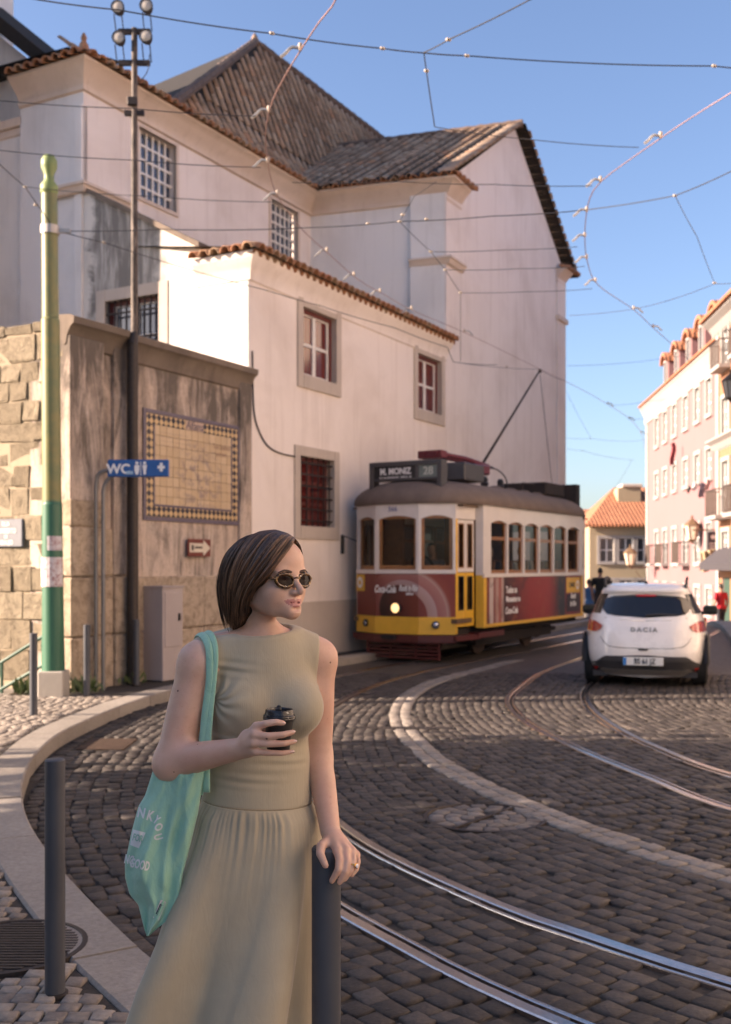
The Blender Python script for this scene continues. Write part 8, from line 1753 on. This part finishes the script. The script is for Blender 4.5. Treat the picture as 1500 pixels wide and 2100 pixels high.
c = px(331, 958, y_ - .034); mb = MB(); mb.box(c.x - .045, c.x + .045, c.y - .004, c.y, c.z - .018, c.z + .018); mb.box(c.x - .018, c.x + .018, c.y - .0045, c.y - .0005, c.z - .055, c.z + .055); mb.build('cross', M_SW, SGN)
c = px(266, 969, y_ - .034); mb = MB(); mb.box(c.x - .045, c.x + .045, c.y - .003, c.y, c.z - .022, c.z + .018); mb.build('small_panel', simple('sign_pale_blue', (.3, .45, .6), .5), SGN)
# arrow sign
ar, zt_ = W_RTN.hit(378, 1105); ar2, zb_ = W_RTN.hit(424, 1144); zb_ = W_RTN.hit(378, 1141)[1]; AS = thing('arrow_sign', 'small maroon sign with a white arrow pointing right under the tile panel', 'sign', tuple(W_RTN.P(ar, zb_, 0)))
mb = MB(); W_RTN.box(mb, ar, ar2, zb_, zt_, .05, .075, 0, .004); mb.build('board', simple('sign_maroon', (.16, .03, .02), .5), AS); w = ar2 - ar; h = zt_ - zb_; zc_ = (zt_ + zb_) / 2
mb = MB(); mb.prism([W_RTN.P(ar + w * x, zc_ + h * z, .077) for x, z in ((.05, -.26), (.66, -.26), (.66, -.46), (.97, 0), (.66, .46), (.66, .26), (.05, .26))], -E2 * .004); mb.build('arrow', simple('sign_ivory', (.66, .58, .46), .5), AS)
mb = MB(); W_RTN.box(mb, ar + w * .12, ar + w * .22, zc_ - .04, zc_ + .04, .08, .085); W_RTN.box(mb, ar + w * .28, ar + w * .6, zc_ - .012, zc_ + .018, .08, .085); mb.build('marking', simple('sign_ink', (.1, .08, .07), .6), AS)
# grey cabinet
ca0, ca1 = W_RTN.hit(334, 1300, .38)[0], W_RTN.hit(376, 1300, .38)[0]; CB = thing('utility_cabinet', 'grey metal utility cabinet against the retaining wall behind the woman', 'cabinet', tuple(W_RTN.P(ca0, PZ, .2)))
ct = W_RTN.hit(340, 1206, .38)[1]; M_CAB = m_plaster('cabinet_paint', (.43, .37, .35), (.25, .2, .18), .4, .5)
mb = MB(); W_RTN.box(mb, ca0, ca1, PZ, ct, .0, .38, 0, .01); mb.build('shell', M_CAB, CB)
mb = MB(); W_RTN.box(mb, ca0 + .04, ca1 - .04, PZ + .45, ct - .06, .36, .39, 0, .004); mb.build('door', M_CAB, CB); mb = MB(); W_RTN.box(mb, ca0 - .012, ca1 + .012, ct, ct + .025, -.0, .395, 0, .004); mb.build('lid', M_CAB, CB)
mb = MB(); W_RTN.box(mb, ca1 - .12, ca1 - .09, PZ + .8, PZ + .9, .39, .41); mb.build('handle', M_BARS, CB)
# street name plate
s0, zt_ = W_STONE.hit(52, 1064); s1, _ = W_STONE.hit(-14, 1090); zb_ = W_STONE.hit(52, 1122)[1]; s0, s1 = min(s0, s1), max(s0, s1)
NPL = thing('street_plate', 'grey street name plate fixed to the rough stone wall', 'sign', tuple(W_STONE.P(s0, zb_, 0))); mb = MB(); W_STONE.box(mb, s0, s1, zb_, zt_, .0, .05, 0, .012); mb.build('plate', simple('slate_plate', (.13, .14, .16), .6, 0, .15, 12), NPL)
hh = (zt_ - zb_); ctr = (s0 + s1) / 2
for t_, k_, sz in (('RUA', .82, .08), ('NORBERTO', .57, .08), ('DE', .37, .055), ('ARAUJO', .16, .08)): lettering('lettering', t_, sz, W_STONE.P(ctr, zb_ + hh * k_, .053), -E2, (0, 0, 1), simple('plate_letters', (.72, .70, .64), .6), NPL, .002, .85)
# green handrail down the side steps
HRL = thing('handrail', 'green tubular handrail running down beside the stone wall', 'handrail', (-4.2, 12.9, PZ)); M_HR = simple('handrail_green', (.02, .085, .05), .6)
for (p, q) in (((92, 1303), (-60, 1398)), ((92, 1362), (-60, 1450))): mb = MB(); mb.tube([px(*p, 12.9), px(*q, 13.3)], .022, 8); mb.build('rail', M_HR, HRL, smooth=True)
for u, v0, v1 in ((88, 1305, 1428), (4, 1358, 1470)): mb = MB(); y_ = 12.9 + .4 * (92 - u) / 152; mb.tube([px(u, v0, y_), px(u, v1, y_)], .02, 8); mb.build('post', M_HR, HRL, smooth=True)
mb = MB(); 
for k in range(7): mb.box(-4.35 - .32 * (k + 1), -4.35 - .32 * k, 12.4, 14.3, -1.4, PZ - .15 * k - .02)
o = mb.build('steps', M_KERB); tag(o, kind='structure')
# weeds at the foot of the walls
def weeds(c, r, n, label):
    t = thing('weeds', label, 'weeds', c, 'weeds at the wall foot'); P = np.array(c) + RNG.normal(0, 1, (n, 3)) * np.array([r, r * .6, 0]); P[:, 2] = c[2]; mb = MB()
    for p in P:
        h = random.uniform(.06, .26); d = Vector((random.gauss(0, .5), random.gauss(0, .5), 1)).normalized(); s = d.orthogonal().normalized() * random.uniform(.012, .03); b = Vector(p); m_ = b + d * h * .6; mb.quad(b - s * .3, m_ - s, b + d * h, m_ + s)
    mb.build('leaves', M_LEAF, t, recalc=False)
weeds((gx + .28, gy + .28, PZ), .09, 70, 'clump of green weeds between the green pole and the wall corner'); weeds((gx - .3, gy + .1, PZ), .10, 60, 'pale green weeds left of the green pole base'); q = W_RTN.P(1.0, PZ, .12); weeds((q.x, q.y, PZ), .12, 40, 'low weeds at the foot of the retaining wall by the sign posts')
